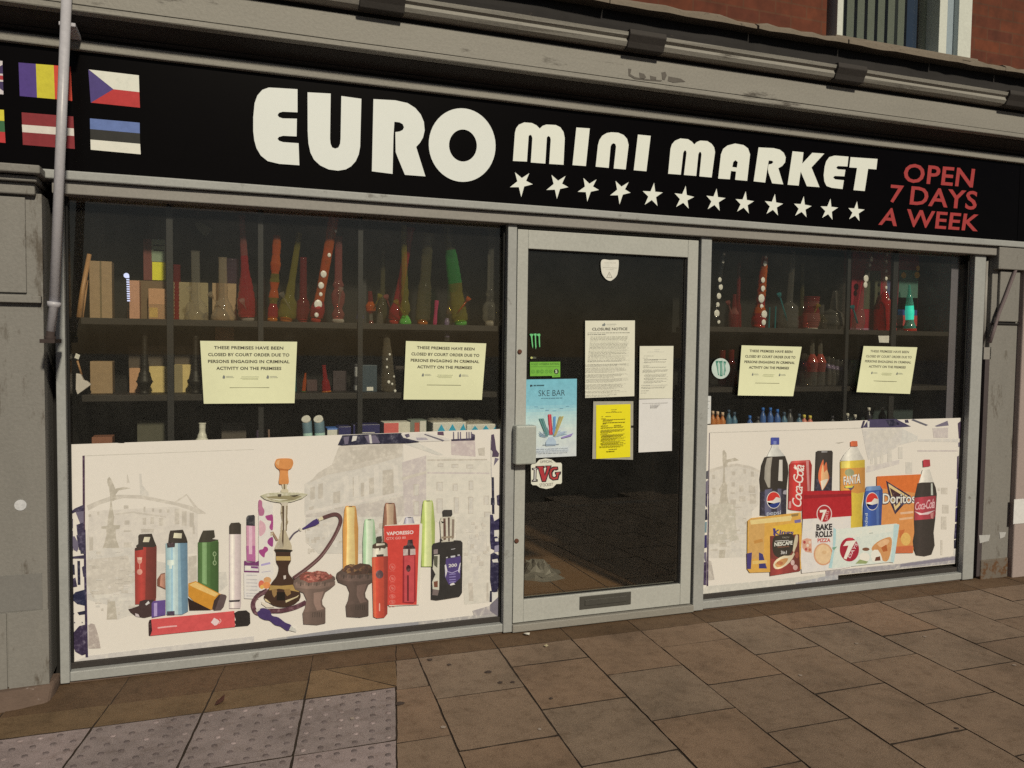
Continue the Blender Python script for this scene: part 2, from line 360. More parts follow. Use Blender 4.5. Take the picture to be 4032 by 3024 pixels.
BRICK = brickmat('orange_red_brick', S(122, 60, 32, .85), S(102, 48, 30, .85), S(100, 58, 36))
yb = .05; yw = .16
wx0 = xav('A2', '965,200 975,0', -.0); wx1 = xav('A2', '1835,350 1835,0', -.0)
wz0 = (W(c1('A2', 965, 205), yb).z + W(c1('A2', 1835, 355), yb).z) / 2
b = MB(); top = wz0 + 1.6
b.box(XA, wx0, yb, .4, zs1 - .1, 6.5, BRICK); b.box(wx1, XB, yb, .4, zs1 - .1, 6.5, BRICK); b.box(wx0, wx1, yb, .4, top, 6.5, BRICK); b.box(wx0, wx1, yb + .2, .4, zs1 - .1, wz0 - .02, BRICK)
wall = b.build('brick_wall', bld)
WHITE = paint('white_window_paint', S(206, 202, 178), .1, 6, .5)
PALEG = paint('pale_window_paint', S(146, 154, 150), .1, 6, .5)
def xw(v, y=.07): return W(c1('A2', v, 150), y).x
fr = MB()
fr.box(xw(965), xw(1002), .02, .2, wz0 - .06, top, WHITE); fr.box(xw(1632), xw(1682), .03, .2, wz0 - .06, top, WHITE)
fr.box(xw(1682), xw(1748), .06, .2, wz0 - .06, top, PALEG); fr.box(xw(1748), xw(1832), .02, .2, wz0 - .06, top, WHITE)
fr.box(xw(1002), xw(1632), .1, .2, wz0 - .06, wz0 - .02, PALEG); fr.box(xw(1002), xw(1632), .1, .2, top - .06, top, WHITE)
upw = fr.build('window', bld, .003)
sl = MB(); SLM = paint('window_blind_slat', S(140, 144, 124), .12, 10, .7)
xs0, xs1 = xw(1006), xw(1545); nsl = 8
for i in range(nsl):
    a = xs0 + (xs1 - xs0) * i / nsl; w = (xs1 - xs0) / nsl
    sl.add([(a + w * .06, .185, wz0 - .02), (a + w * .9, .2, wz0 - .02), (a + w * .9, .2, top), (a + w * .06, .185, top), (a + w * .06, .189, wz0 - .02), (a + w * .9, .204, wz0 - .02), (a + w * .9, .204, top), (a + w * .06, .189, top)], [(0, 1, 2, 3), (7, 6, 5, 4), (0, 4, 5, 1), (2, 6, 7, 3), (1, 5, 6, 2), (0, 3, 7, 4)], SLM)
sl.build('vertical_blind', upw)
b = MB(); b.box(xw(1002), xw(1632), .3, .32, wz0 - .03, top, paint('dark_room', (.02, .03, .03), .2, 2)); b.build('room_backing', upw)
b = MB(); b.box(xw(1002), xw(1632), .135, .139, wz0 - .02, top - .06, pane('upper_glass', .85)); b.build('pane', upw)
b = MB(); b.box(wx0 - .02, wx1 + .05, -.06, .14, wz0 - .085, wz0 - .062, STONE); b.build('sill', upw, .004)
# core of the building behind the sign, so that nothing shines through
b = MB(); b.box(XA, XB, .06, .3, zr0, zs1 + .02, DARKW); b.build('core_wall', bld)
# ------------------------------------------------------------------ shop windows, door
xl0 = xav('B0', '372,700', 0) ; xl0 = W((226, 1700), 0).x; xl1 = W((264, 1700), 0).x
xp0 = W((1976, 1700), 0).x; xp0 = xav('B1', '1060,900', 0); xp1 = xav('B1', '1118,900', 0)
xd1 = xav('C2', '48,300', 0); xq0 = xav('C2', '62,300', 0); xq1 = (xav('C2', '122,300', 0) + xav('B2', '165,700', 0)) / 2
xr0 = xav('B2', '1855,1200', 0); xr1 = W((3700 + 288 / 1.8434, 1500), 0).x - .02
xr0 = W((3700 + 190 / 1.8434, 1700), 0).x; xr1 = W((3700 + 262 / 1.8434, 1780), 0).x
zsl = (line_z([('C0', '470,1104 1300,1008 2212,905'), ('C1', '1000,785')], -.02)) ; zsh = line_z([('C0', '480,1048 1300,955 2212,855'), ('C1', '1000,712')], -.02)
print('X', [round(v, 3) for v in (xl0, xl1, xp0, xp1, xd1, xq0, xq1, xr0, xr1)], 'sill', zsl, zsh)
zsl = max(zsl, .004)
def shopwin(x0, x1, x2, x3, lab):
    f = MB(); f.box(x0, x1, -.02, .12, .006, zc, GREY); f.box(x2, x3, -.02, .12, .006, zc, GREY)
    f.box(x1, x2, -.012, .12, zsl, zsh, GREY); f.box(x1, x2, .022, .12, zsh, zsh + .03, DIRTY)  # dark bead: the shadow line below the film put in as colour
    f.box(x1, x1 + .012, .02, .09, zsh + .03, zc, BLK); f.box(x2 - .012, x2, .02, .09, zsh + .03, zc, BLK)
    w = f.build('shop_window', bld, .004); w['label'] = lab
    g = MB(); g.box(x1 + .002, x2 - .002, .046, .052, zsh + .03, zc, GLASS); g.build('pane', w, fixn=False)
    return w
shopwin(xl0, xl1, xp0, xp1, 'wide shop window to the left of the door')
shopwin(xq0, xq1, xr0, xr1, 'shop window to the right of the door')
def dz(k, t, y=-.01): return line_z([(k, t)], y)
d0, d1 = xp1 + .006, xd1
zl0 = dz('E3', '300,1557 1200,1448 2000,1350'); zl1 = dz('A1', '1300,1490 2100,1550')
gx0 = (xav('E1', '85,500', -.01) + xav('E3', '42,700', -.01)) / 2; gx1 = (xav('E1', '1985,600', -.01) + xav('E3', '1990,600', -.01)) / 2
gz0 = dz('E3', '200,1292 1900,1103'); gz1 = dz('E1', '300,110 1800,172')
DOORP = paint('door_paint', S(174, 169, 151), .14, 4, .45, .06, S(140, 132, 114), .74)
f = MB(); f.box(d0, gx0, -.012, .05, zl0, zl1, DOORP); f.box(gx1, d1, -.012, .05, zl0, zl1, DOORP); f.box(gx0, gx1, -.011, .05, zl0, gz0, DOORP); f.box(gx0, gx1, -.011, .05, gz1, zl1, DOORP)
door = f.build('door', bld, .003); 
b = MB(); b.box(gx0 + .001, gx1 - .001, .012, .018, gz0 + .001, gz1 - .001, DGLASS); b.build('pane', door, fixn=False)
b = MB(); b.box(gx0, gx0 + .01, .006, .012, gz0, gz1, BLK); b.box(gx1 - .01, gx1, .006, .012, gz0, gz1, BLK); b.box(gx0 + .01, gx1 - .01, .006, .012, gz0, gz0 + .008, BLK); b.box(gx0 + .01, gx1 - .01, .006, .012, gz1 - .008, gz1, BLK); b.build('glazing_bead', door)
hx0, hx1 = W(c1('B1', 1132, 1200), -.075).x, W(c1('B1', 1266, 1200), -.075).x; hz0, hz1 = W(c1('B1', 1200, 1352), -.075).z, W(c1('B1', 1200, 1100), -.075).z
f = MB(); f.box(hx0, hx1, -.075, -.012, hz0, hz1, paint('handle_paint', S(168, 166, 148), .08, 8, .4)); f.build('handle', door, .008)
lx = [W(p, -.014).x for p in q('E3', '735,1340 1372,1280')]; lz = dz('E3', '740,1422 1365,1358', -.014), dz('E3', '740,1258 1365,1202', -.014)
f = MB(); f.box(lx[0], lx[1], -.016, -.0115, lz[0], lz[1], paint('letter_plate_metal', S(74, 70, 60), .25, 30, .4)); f.box(lx[0] + .03, lx[1] - .03, -.02, -.016, lz[0] + .02, lz[1] - .02, paint('letter_plate_metal', None)); f.build('letter_plate', door, .002)
for k, x, y, r in (('B1', 1155, 620, 14), ('C1', 1135, 187, 14)):
    p = W(c1(k, x, y), -.013); rr = r / 1.646 * mpp(c1(k, x, y), 0); b = MB()
    b.lathe((p.x, -.012, p.z), (p.x, -.02, p.z), [(0, rr), (.7, rr), (1, rr * .7)], RUST, 12); b.build('lock_cylinder', door)
f = MB(); f.box(xp1, xq0, -.03, .1, .004, max(.03, zl0 - .006), GREYC); f.build('threshold', bld, .004)
b = MB(); b.box(xp1, xq0, .02, .12, zl1 + .006, zc, GREYD); b.build('door_head', bld, .003)
# plinth strip under the windows
for a_, b_ in ((xl0 + .02, xp1), (xq0, xr1)): b = MB(); b.box(a_, b_, .0, .12, -.06, max(.006, zsl - .003), ROUGH); b.build('plinth', bld)
# ------------------------------------------------------------------ pilasters
yp = -.1
px1 = W((178, 1700), yp).x
def zp(k, y_, yy=yp, x=150): return W(c1(k, x, y_), yy).z
b = MB(); z_plinth = W((120, 2405), yp - .012).z; zcap0 = W((100, 760), yp).z; zcap1 = W((100, 650), yp - .06).z
b.box(XA, px1, yp, .1, .05, zcap0, PIL)
xj = W(c1('C0', 52, 900), yp).x; b.box(XA, xj - .003, yp - .008, yp, .02, z_plinth - .004, PIL); b.box(xj + .003, px1 + .003, yp - .009, yp, .02, z_plinth - .003, PIL)
zq = W((120, 2016 + 400 / 1.64583), yp).z; b.box(XA, px1 - .02, yp - .002, yp, z_plinth, zq, PILB)
pil = b.build('pilaster', bld, .005)
b = MB(); xx = px1 - .03
for i, (dy, za, zb_) in enumerate(((.03, zcap0 - .01, zcap0 + (zcap1 - zcap0) * .38), (.055, zcap0 + (zcap1 - zcap0) * .38, zcap0 + (zcap1 - zcap0) * .62), (.09, zcap0 + (zcap1 - zcap0) * .66, zcap1))):
    b.box(XA, px1 - .035 + dy * .5, yp - dy, .1, za, zb_ - .001, PIL)
b.build('capital', pil, .006)
b = MB(); zm = W((80, 1180), yp - .03).z
b.box(XA, px1 - .004, yp - .028, yp, zm - .012, zm + .018, PIL); b.box(XA, px1 - .06, yp - .012, yp, zm + .03, zcap0 - .02, PIL)
for i in range(3): b.box(XA + 1.1 + i * .055, XA + 1.1 + i * .055 + .03, yp - .018, yp - .012, zm + .05, zcap0 - .04, PIL)
b.build('panel_moulding', pil, .005)
b = MB(); rnd = random.Random(5); pts = []
P0 = [(XA, -.33), (-.95, -.3), (-.8, -.27), (-.66, -.22), (px1 + .02, -.16), (px1 + .03, .02), (XA, .02)]
n = len(P0); lo = [(x_, y_, -.02) for x_, y_ in P0]; hi = [(x_, y_ * .5 if y_ < 0 else y_, rnd.uniform(.03, .05)) for x_, y_ in P0]
b.add(lo + hi, [tuple(range(n, 2 * n))] + [(i, (i + 1) % n, n + (i + 1) % n, n + i) for i in range(n)], ROUGH); b.build('broken_base', pil, .012)
p = W(c1('B0', 132, 1615), yp - .002); b = MB(); b.lathe((p.x, yp + .001, p.z), (p.x, yp - .003, p.z), [(0, .024), (1, .023)], paint('old_sticker_remnant', S(196, 190, 178), .3, 40, .8, .5), 18); tag(b.build('round_sticker'), 'small torn white round sticker on the grey pillar left of the window', 'sticker')
# right-hand pilaster, recess and rendered pier
yq = -.02
rx0 = W(c1('E5', 335, 400), yq).x; rx1 = W(c1('E5', 512, 500), yq).x; rz = W(c1('E4', 760, 1065), yq).z
b = MB(); b.box(rx0, rx1 + .02, yq, .1, .02, zc + .02, PIL); b.box(rx0 - .004, rx1 + .02, yq - .012, yq, rz + .01, rz + .022, LEAD); b.box(rx0, rx1 + .02, yq - .045, yq, zc - .09, zr0 - .004, PIL)
pr = b.build('pilaster', bld, .005)
b = MB(); b.box(rx0 + .05, rx1, yq - .02, yq, rz + .03, zc - .1, PIL); b.build('panel_moulding', pr, .005)
b = MB(); b.box(rx0 - .004, rx1 + .016, yq - .008, .08, -.02, .13, paint('stained_base', S(108, 96, 80), .3, 9, .8, .6, S(96, 66, 40), .5)); b.build('broken_base', pr, .006)
b = MB(); b.box(xr1, rx0, .05, .14, 0, zc + .02, paint('dark_recess_paint', S(74, 64, 60), .3, 6, .8)); b.build('recess', bld)
b = MB(); b.box(rx1 + .02, XB, -.06, .2, -.02, zr0 - .002, PINK); b.build('rendered_pier', bld, .008)
b = MB(); p0, p1 = W(c1('E5', 540, 860), -.062), W(c1('E5', 640, 1030), -.062); b.box(p0.x, p1.x + .1, -.064, -.06, p1.z, p0.z, paint('white_notice_card', S(214, 206, 190), .08, 20, .7)); tag(b.build('white_card', None, .001), 'blank white card stuck on the pinkish pier at the right edge', 'card')
for k, x0, y0, x1, y1 in (('E5', 285, 1120, 365, 1160), ('E5', 432, 1098, 480, 1130)):
    p0, p1 = W(c1(k, x0, y0), yq - .002), W(c1(k, x1, y1), yq - .002); b = MB(); b.prism([(p0.x, p0.z), (p1.x, p0.z - .004), (p1.x - .012, p1.z), (p0.x + .01, p1.z - .01)], yq - .003, yq, paint('torn_label_paper', S(176, 170, 156), .2, 40, .8)); b.build('paper_remnant', pr)
# cable down the right-hand pilaster and conduits in the recess
b = MB(); pts = [W(p, -.05) for p in q('E4', '890,260 850,380 790,540 715,740 640,930 590,1100 545,1240')]
b.tube(pts, .012, paint('brown_cable', S(110, 94, 88), .2, 30, .7)); tag(b.build('loose_cable'), 'brown cable sagging diagonally across the right-hand grey pilaster', 'cable')
b = MB(); x0 = W(c1('E4', 530, 500), .0).x; z0 = W(c1('E4', 490, 1390), .0).z; b.tube([(x0, .02, z0), (x0, .02, zc - .03)], .014, GREYD, 12); b.box(x0 - .035, x0 + .03, -.02, .045, z0 - .02, z0 + .06, GREYD); b.box(x0 - .02, x0 + .02, -.02, .045, .02, z0 - .02, paint('dark_recess_paint', None))
tag(b.build('thin_conduit'), 'thin grey conduit beside the frame of the right window', 'conduit')
# downpipe on the left
b = MB(); yq = -.25
top_, bot = W((268, -160), yq), W((213, 1208), yq); r = 21 * mpp((230, 700), yq)
PIPE = paint('pipe_paint', S(180, 172, 164), .12, 8, .35, .1)
pipe = thing('downpipe', (bot.x, yq, bot.z - .12), 'slender grey downpipe in front of the flags, ending above the left pillar', 'pipe')
b.lathe(bot, top_, [(0, r), (1, r)], PIPE, 18); b.build('pipe', pipe)
b = MB(); e = W((199, 1305), yq); d_ = (top_ - bot).normalized()
b.lathe(e, bot + d_ * .02, [(0, r * .85), (.82, r * .9), (.86, r * 1.3), (1, r * 1.35)], PIPE, 18); b.build('socket', pipe)
b = MB(); e2 = W((197, 1345), yq); b.lathe(e2, e, [(0, r * .9), (.5, r * 1.15), (.55, r * .8), (1, r * .85)], paint('rusty_iron', S(62, 50, 44), .5, 40, .8), 14); b.box(e2.x - .035, e2.x + .02, yq - .02, yp - .001, e2.z - .006, e2.z + .01, paint('rusty_iron', None)); b.build('pipe_shoe', pipe)
for fy in (90,):
    p = W((262 if fy < 300 else 240, fy), yq); b = MB(); b.box(p.x - r * 1.6, p.x + r * 1.6, yq + r * .6, -.071, p.z - .008, p.z + .008, PIPE); b.build('pipe_bracket', pipe, .003)
# ------------------------------------------------------------------ ground
def pave(name, seen, k=1.4):
    if name in MATS: return MATS[name]
    m, nt, bs, o = nodes(name); bs.inputs['Roughness'].default_value = .72; bs.inputs['Specular IOR Level'].default_value = .3; c = S(*seen, k)
    a = ramp(nt, noise(nt, 2.3, 9, .7), [(.28, mul(c, .62)), (.5, c), (.72, mul(c, 1.16))])
    a = mixc(nt, .8, a, ramp(nt, noise(nt, 15, 9, .75), [(.32, (.62, .58, .54)), (.5, (1, 1, 1)), (.75, (1.12, 1.1, 1.08))]), 'MULTIPLY')
    sp = noise(nt, 210, 3, .7); a = mixc(nt, .9, a, ramp(nt, sp, [(.3, (.5, .48, .46)), (.48, (1, 1, 1)), (.7, (1.3, 1.28, 1.25))]), 'MULTIPLY')
    nt.links.new(a, bs.inputs['Base Color']); bump(nt, bs, sp, .5, .003); MATS[name] = m; return m
PV = [pave('paving_brown', (110, 90, 70)), pave('paving_brown_warm', (111, 89, 68)), pave('paving_brown_dark', (105, 86, 67)), pave('paving_brown_grey', (109, 91, 72))]
PT = [pave('tactile_paving_mauve', (128, 112, 103)), pave('tactile_paving_grey', (120, 106, 97))]
PD = [pave('paving_stained', (82, 62, 42)), pave('paving_stained_brown', (88, 68, 48))]  # darker brown slabs for the strip along the wall foot
PL = [pave('paving_ochre', (104, 82, 56)), pave('paving_ochre_dark', (94, 74, 50))]
rnd = random.Random(11); rj = random.Random(5)
pv = MB()
JOINT = paint('joint_sand', S(46, 36, 27, 1.2), .4, 20, .95)
def slab(P, m, gap=.0035, dz=None, ret=False):
    "one paving stone: outline (x,y) shrunk by the joint, chamfered"
    D = []
    for i in range(len(P)):
        (x0_, y0_), (x1_, y1_) = P[i], P[(i + 1) % len(P)]; L_ = math.hypot(x1_ - x0_, y1_ - y0_); m_ = max(2, int(L_ / .045))
        for j in range(m_):
            t = j / m_; w_ = .0016 if j else .003
            D.append((x0_ + (x1_ - x0_) * t + rj.uniform(-w_, w_), y0_ + (y1_ - y0_) * t + rj.uniform(-w_, w_)))
    P = D; n = len(P); cx = sum(p[0] for p in P) / n; cy = sum(p[1] for p in P) / n
    def inset(g):
        o = []
        for i in range(n):
            a, b_, c = P[i - 1], P[i], P[(i + 1) % n]
            e1 = Vector((b_[0] - a[0], b_[1] - a[1])).normalized(); e2 = Vector((c[0] - b_[0], c[1] - b_[1])).normalized()
            s_ = 1 if sum(P[j][0] * P[(j + 1) % n][1] - P[(j + 1) % n][0] * P[j][1] for j in range(n)) > 0 else -1
            n1 = Vector((-e1.y, e1.x)) * s_; n2 = Vector((-e2.y, e2.x)) * s_; k = (n1 + n2); k = k / max(.3, k.dot(n1))
            o.append((b_[0] + k.x * g, b_[1] + k.y * g))
        return o
    z = rnd.uniform(-.0008, .0008) if dz is None else dz; tx, ty = rnd.uniform(-.003, .003), rnd.uniform(-.002, .002)
    zz = lambda p: z + (p[0] - cx) * tx + (p[1] - cy) * ty
    A = inset(gap); B = inset(gap + .0012)
    vs = [(p[0], p[1], -.05) for p in A] + [(p[0], p[1], zz(p) - .0009) for p in A] + [(p[0], p[1], zz(p)) for p in B]
    pv.add(vs[2 * n:], [tuple(range(n))], m); fs = []
    for j in (0, 1): fs += [(j * n + i, j * n + (i + 1) % n, (j + 1) * n + (i + 1) % n, (j + 1) * n + i) for i in range(n)]
    pv.add(vs, fs, JOINT)
seams = [.968, 1.385, 1.797, 2.207, 2.628, 3.03, 3.452, 3.862, 4.277, 4.69, 5.1, 5.51, 5.92, 6.33, 6.74, 7.15, 7.56]
sx = lambda s_, y: s_ + .077 * y
for i in range(len(seams) - 1):
    a, b_ = seams[i], seams[i + 1]
    ys = [-.2] + [(-.207 if i % 2 == 0 else .03) - .478 * k for k in range(1, 8)]
    ys = [v + rnd.uniform(-.008, .008) if j else v for j, v in enumerate(ys)]
    for j in range(len(ys) - 1):
        slab([(sx(a, ys[j]), ys[j]), (sx(a, ys[j + 1]), ys[j + 1]), (sx(b_, ys[j + 1]), ys[j + 1]), (sx(b_, ys[j]), ys[j])], rnd.choice(PV), gap=rnd.choice((.002, .0025, .003, .0045)))
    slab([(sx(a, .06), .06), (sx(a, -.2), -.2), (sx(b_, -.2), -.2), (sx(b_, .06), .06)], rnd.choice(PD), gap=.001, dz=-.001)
s0 = lambda y: .885 + .21 * y
ys = [.06, -.2, -.537, -1.022, -1.5, -1.98, -2.46, -2.94]
for j in range(len(ys) - 1):
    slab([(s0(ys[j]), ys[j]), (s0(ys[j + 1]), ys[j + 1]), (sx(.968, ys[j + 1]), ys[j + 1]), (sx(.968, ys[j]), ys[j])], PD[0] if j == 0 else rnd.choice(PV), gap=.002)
tac = [.885 - .413 * k for k in range(9)]; ts = lambda s_, y: s_ + .19 * y
BLM = pave('worn_blister', (92, 80, 74))
yt = [-.505, -.995, -1.485, -1.975, -2.465]
bl = MB()
for i in range(len(tac) - 1):
    a, b_ = tac[i + 1], tac[i]
    fa = (lambda y, a=a: ts(a, y)); fb = s0 if i == 0 else (lambda y, b_=b_: ts(b_, y))
    for j in range(len(yt) - 1):
        y0, y1 = yt[j], yt[j + 1]; dz = rnd.uniform(-.0015, .0015)
        slab([(fa(y0), y0), (fa(y1), y1), (fb(y1), y1), (fb(y0), y0)], rnd.choice(PT), gap=.003, dz=dz)
        for r in range(7):
            for c_ in range(6):
                y = y0 - .035 - r * .07; t = (c_ + .5) / 6; x = fa(y) * (1 - t) + fb(y) * t
                if rnd.random() < .03: continue
                rr = .0115; n = 10; vs = []; 
                for (q_, zz) in ((1, 0), (.95, .0028), (.6, .0042), (0, .0046)):
                    vs += [(x + rr * q_ * math.cos(2 * math.pi * k / n), y + rr * q_ * math.sin(2 * math.pi * k / n), zz - .0005 + dz) for k in range(n)]
                bl.add(vs, [(l * n + k, l * n + (k + 1) % n, (l + 1) * n + (k + 1) % n, (l + 1) * n + k) for l in range(3) for k in range(n)], BLM if rnd.random() < .75 else PT[0], True)
    # plain stones between the tactile paving and the wall
    if i == 0:
        d0_, d1_ = (.487, -.168), (.773, -.514)
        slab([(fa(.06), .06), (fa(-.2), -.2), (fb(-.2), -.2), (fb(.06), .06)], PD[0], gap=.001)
        slab([(fa(-.2), -.2), (fa(-.505), -.505), (ts(b_, -.505), -.505), (.50, -.2)], PL[0], gap=.0025); slab([(.50, -.2), (ts(b_, -.505), -.505), (fb(-.2), -.2)], PL[1], gap=.0025)
    else:
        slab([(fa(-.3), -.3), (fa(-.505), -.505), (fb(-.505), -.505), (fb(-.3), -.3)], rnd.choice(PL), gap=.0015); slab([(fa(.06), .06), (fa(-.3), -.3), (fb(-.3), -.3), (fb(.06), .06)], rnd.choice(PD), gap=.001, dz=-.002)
GUM = paint('old_chewing_gum', S(140, 124, 106, 1.25), .2, 60, .8)
GUMD = paint('trodden_gum', S(62, 50, 42, 1.25), .2, 60, .8)
def G(k, x, y, z=0):
    p = c1(k, x, y); d = MR @ Vector(((p[0] - 2016) / FP, 1, -(p[1] - 1512) / FP)); return CAM + d * ((z - CAM.z) / d.z)
for k, x, y, r, m in (('C1', 660, 1398, .012, GUM), ('C1', 1285, 1412, .009, GUM), ('C1', 70, 1342, .011, GUM), ('C2', 762, 1062, .01, GUM), ('C1', 1030, 1108, .013, GUMD), ('C1', 1360, 1212, .01, GUMD), ('C1', 1110, 1105, .012, GUMD), ('C1', 700, 992, .012, GUMD), ('C2', 1775, 1405, .01, GUMD), ('C1', 380, 1245, .02, GUMD), ('C2', 1125, 855, .009, GUM), ('C2', 1570, 810, .01, GUM), ('C2', 2150, 995, .009, GUM), ('C1', 575, 960, .016, GUMD), ('C1', 950, 1040, .018, GUMD)):
    p = G(k, x, y); n = 9; vs = [(p.x + r * rnd.uniform(.7, 1.15) * math.cos(6.283 * j / n), p.y + r * rnd.uniform(.7, 1.15) * math.sin(6.283 * j / n), .0034) for j in range(n)]
    pv.add(vs, [tuple(range(n))], m)
pv.add([(-9, .06, -.003), (9, .06, -.003), (9, -3.0, -.003), (-9, -3.0, -.003)], [(0, 1, 2, 3)], JOINT)
tag(pv.build('pavement'), kind='structure')
tag(bl.build('tactile_paving'), kind='structure')
b = MB(); x = -9
while x < 9: b.box(x + .003, x + .9, -3.14, -3.003, -.2, .0, paint('kerb_granite', S(120, 112, 102), .25, 30, .8)); x += .905
tag(b.build('kerb', None, .01), kind='structure')
b = MB(); b.add([(-90, -3.13, -.11), (90, -3.13, -.11), (90, -90, -.11), (-90, -90, -.11)], [(0, 1, 2, 3)], paint('asphalt', (.05, .05, .052), .3, 4, .9, .8)); tag(b.build('road'), kind='structure')
b = MB(); b.add([(-90, 8, -.13), (90, 8, -.13), (90, -90, -.13), (-90, -90, -.13)], [(0, 1, 2, 3)], paint('ground_soil', (.06, .05, .045), .3, 3, .9)); tag(b.build('ground'), kind='structure')
def scrap(name, k, pts, m, label, cat):
    P = [G(k, *map(float, w.split(','))) for w in pts.split()]; b = MB(); n = len(P); cx = sum(p.x for p in P) / n; cy = sum(p.y for p in P) / n
    vs = [(p.x, p.y, .004 + rnd.uniform(0, .012)) for p in P] + [(cx, cy, .012)] ; b.add(vs, [(i, (i + 1) % n, n) for i in range(n)], m); return tag(b.build(name), label, cat)
scrap('paper_scrap', 'C1', '1180,797 1200,788 1222,792 1218,803 1195,808', paint('white_litter', (.7, .68, .64), .1, 50, .7), 'small white scrap of paper lying just below the door threshold', 'litter')
scrap('paper_scrap', 'C1', '1312,874 1330,868 1342,876 1326,883', paint('yellowish_litter', (.5, .44, .3), .1, 50, .7), 'tiny yellowish scrap on the paving in front of the door', 'litter')
scrap('dead_leaf', 'C0', '1390,1262 1402,1235 1435,1222 1458,1195 1452,1238 1425,1255', paint('dead_leaf', (.07, .025, .018), .3, 60, .7), 'dark red-brown dead leaf on the ochre paving below the left window', 'leaf')
# ------------------------------------------------------------------ shop sign
ys_ = -.045
sign = thing('shop_sign', (2, ys_, zr1), 'long black fascia sign with white and red lettering, stars and flags above the shop windows', 'sign')
b = MB(); xj = W(c1('A2', 2172, 1450), ys_).x; b.box(XA, xj - .002, ys_, .05, zr1 - .004, zt0 + .004, BLACKV); b.box(xj + .002, XB, ys_, .05, zr1 - .004, zt0 + .004, BLACKV); b.build('sign_panel', sign)
LET = paint('white_letter_acrylic', S(222, 219, 200), .02, 4, .4, .0, fv=.08)
LETB = paint('cream_letter_vinyl', S(228, 224, 200), .02, 4, .45, .0, fv=.08)
def letter(k, loops, m, th=.0, smooth=False, name='letter'):
    L = [q(k, t) if isinstance(t, str) else t for t in ([loops] if isinstance(loops, str) else loops)]
    p = Pr(ys_ - .0008); p.shape(L, m, th); return p.build(name, sign)
letter('A0', '1928,578 1800,570 1742,567 1700,582 1668,618 1650,668 1641,760 1641,850 1648,910 1662,960 1690,1008 1735,1044 1810,1062 1940,1071 1935,928 1835,921 1810,913 1798,900 1808,887 1835,880 1922,884 1924,769 1832,767 1808,759 1799,746 1808,731 1832,724 1928,728', LET, .005)
letter('A0', '1993,598 2143,606 2139,900 2142,930 2152,955 2172,963 2193,956 2204,932 2207,900 2212,622 2342,640 2334,950 2325,1000 2305,1045 2275,1078 2240,1098 2190,1106 2130,1098 2075,1072 2035,1035 2012,990 1999,930 1994,850', LET, .005)
letter('A1', '208,642 350,650 430,668 480,700 515,742 535,790 540,845 530,890 510,925 485,952 545,1143 412,1133 365,1020 352,985 350,856 378,852 398,842 406,825 398,805 378,793 344,789 338,880 332,1127 198,1110', LET, .005)
letter('A1', [ell('A1', 783, 940, 216, 239, -8, 48), ell('A1', 788, 943, 90, 104, -4, 36)], LET, .005)
for k, t in (('A1', '1112,1043 1125,860 1133,830 1150,808 1185,793 1235,797 1265,812 1286,833 1305,815 1330,807 1390,810 1420,825 1440,855 1448,895 1440,1068 1347,1062 1357,905 1353,888 1342,881 1332,890 1328,960 1322,1060 1228,1053 1238,895 1233,879 1224,873 1214,881 1210,940 1203,1047'),
 ('A1', '1523,826 1610,832 1585,1076 1498,1070'), ('A1', '1648,1080 1663,940 1672,908 1690,880 1720,862 1750,857 1795,860 1830,875 1852,900 1862,940 1843,1098 1765,1092 1780,950 1776,934 1765,928 1752,934 1745,950 1733,1088'),
 ('A1', '1922,872 2005,880 1977,1110 1895,1103'),
 ('A2', '-94,1126 -79,965 -70,935 -50,912 -15,897 35,902 60,918 75,936 92,920 115,911 160,914 188,932 204,955 210,985 188,1150 108,1143 122,1000 118,986 110,984 102,998 88,1140 8,1134 25,990 21,976 12,975 4,990 -12,1132'),
 ('A2', '492,955 590,960 630,970 655,990 668,1020 664,1052 645,1076 620,1090 652,1195 580,1188 556,1120 552,1095 556,1066 576,1062 588,1051 580,1042 558,1040 548,1100 535,1183 460,1175'),
 ('A2', '712,980 783,987 775,1060 840,990 918,995 835,1085 887,1213 805,1207 765,1112 752,1203 680,1197'),
 ('A2', '1075,1015 985,1008 950,1018 930,1045 920,1080 914,1135 918,1175 932,1205 965,1217 1036,1225 1045,1168 988,1162 975,1150 986,1140 1048,1143 1055,1100 1006,1097 995,1086 1006,1076 1068,1079'),
 ('A2', '1088,1018 1263,1030 1255,1098 1202,1094 1180,1238 1107,1232 1130,1088 1080,1085')):
    letter(k, t, LETB, .003)
letter('A2', ['230,1157 248,1000 262,965 290,943 340,930 395,940 424,962 437,1000 418,1172 340,1165 346,1112 313,1108 306,1162', '322,1082 328,1050 342,1038 357,1050 351,1086'], LETB, .003)
stars = [('A1', s_) for s_ in ('1125,1116 1218,1122 1241,1194 1166,1277 1093,1213', '1362,1133 1453,1140 1471,1213 1397,1289 1329,1231', '1569,1153 1654,1162 1669,1231 1594,1306 1532,1243', '1777,1172 1862,1180 1874,1249 1803,1325 1742,1266', '2027,1184 2083,1247 2049,1334 1966,1327 1953,1238')]
stars += [('A2', s_) for s_ in ('20,1204 75,1276 39,1352 -42,1341 -52,1252', '220,1222 278,1283 240,1366 162,1356 154,1268', '409,1239 462,1304 429,1383 353,1371 343,1290', '598,1256 651,1320 618,1396 543,1386 533,1303', '785,1271 836,1335 803,1408 729,1398 722,1320', '958,1287 1007,1345 971,1424 904,1412 894,1337', '1130,1304 1179,1358 1146,1433 1079,1420 1074,1348')]
for k, t in stars:
    T = q(k, t); cx = sum(p[0] for p in T) / 5; cy = sum(p[1] for p in T) / 5; L = []
    for i in range(5):
        a, b_ = T[i], T[(i + 1) % 5]; mx, my = (a[0] + b_[0]) / 2, (a[1] + b_[1]) / 2
        L += [a, (cx + (mx - cx) * .47, cy + (my - cy) * .47)]
    letter(k, [L], LETB, .003, name='star')
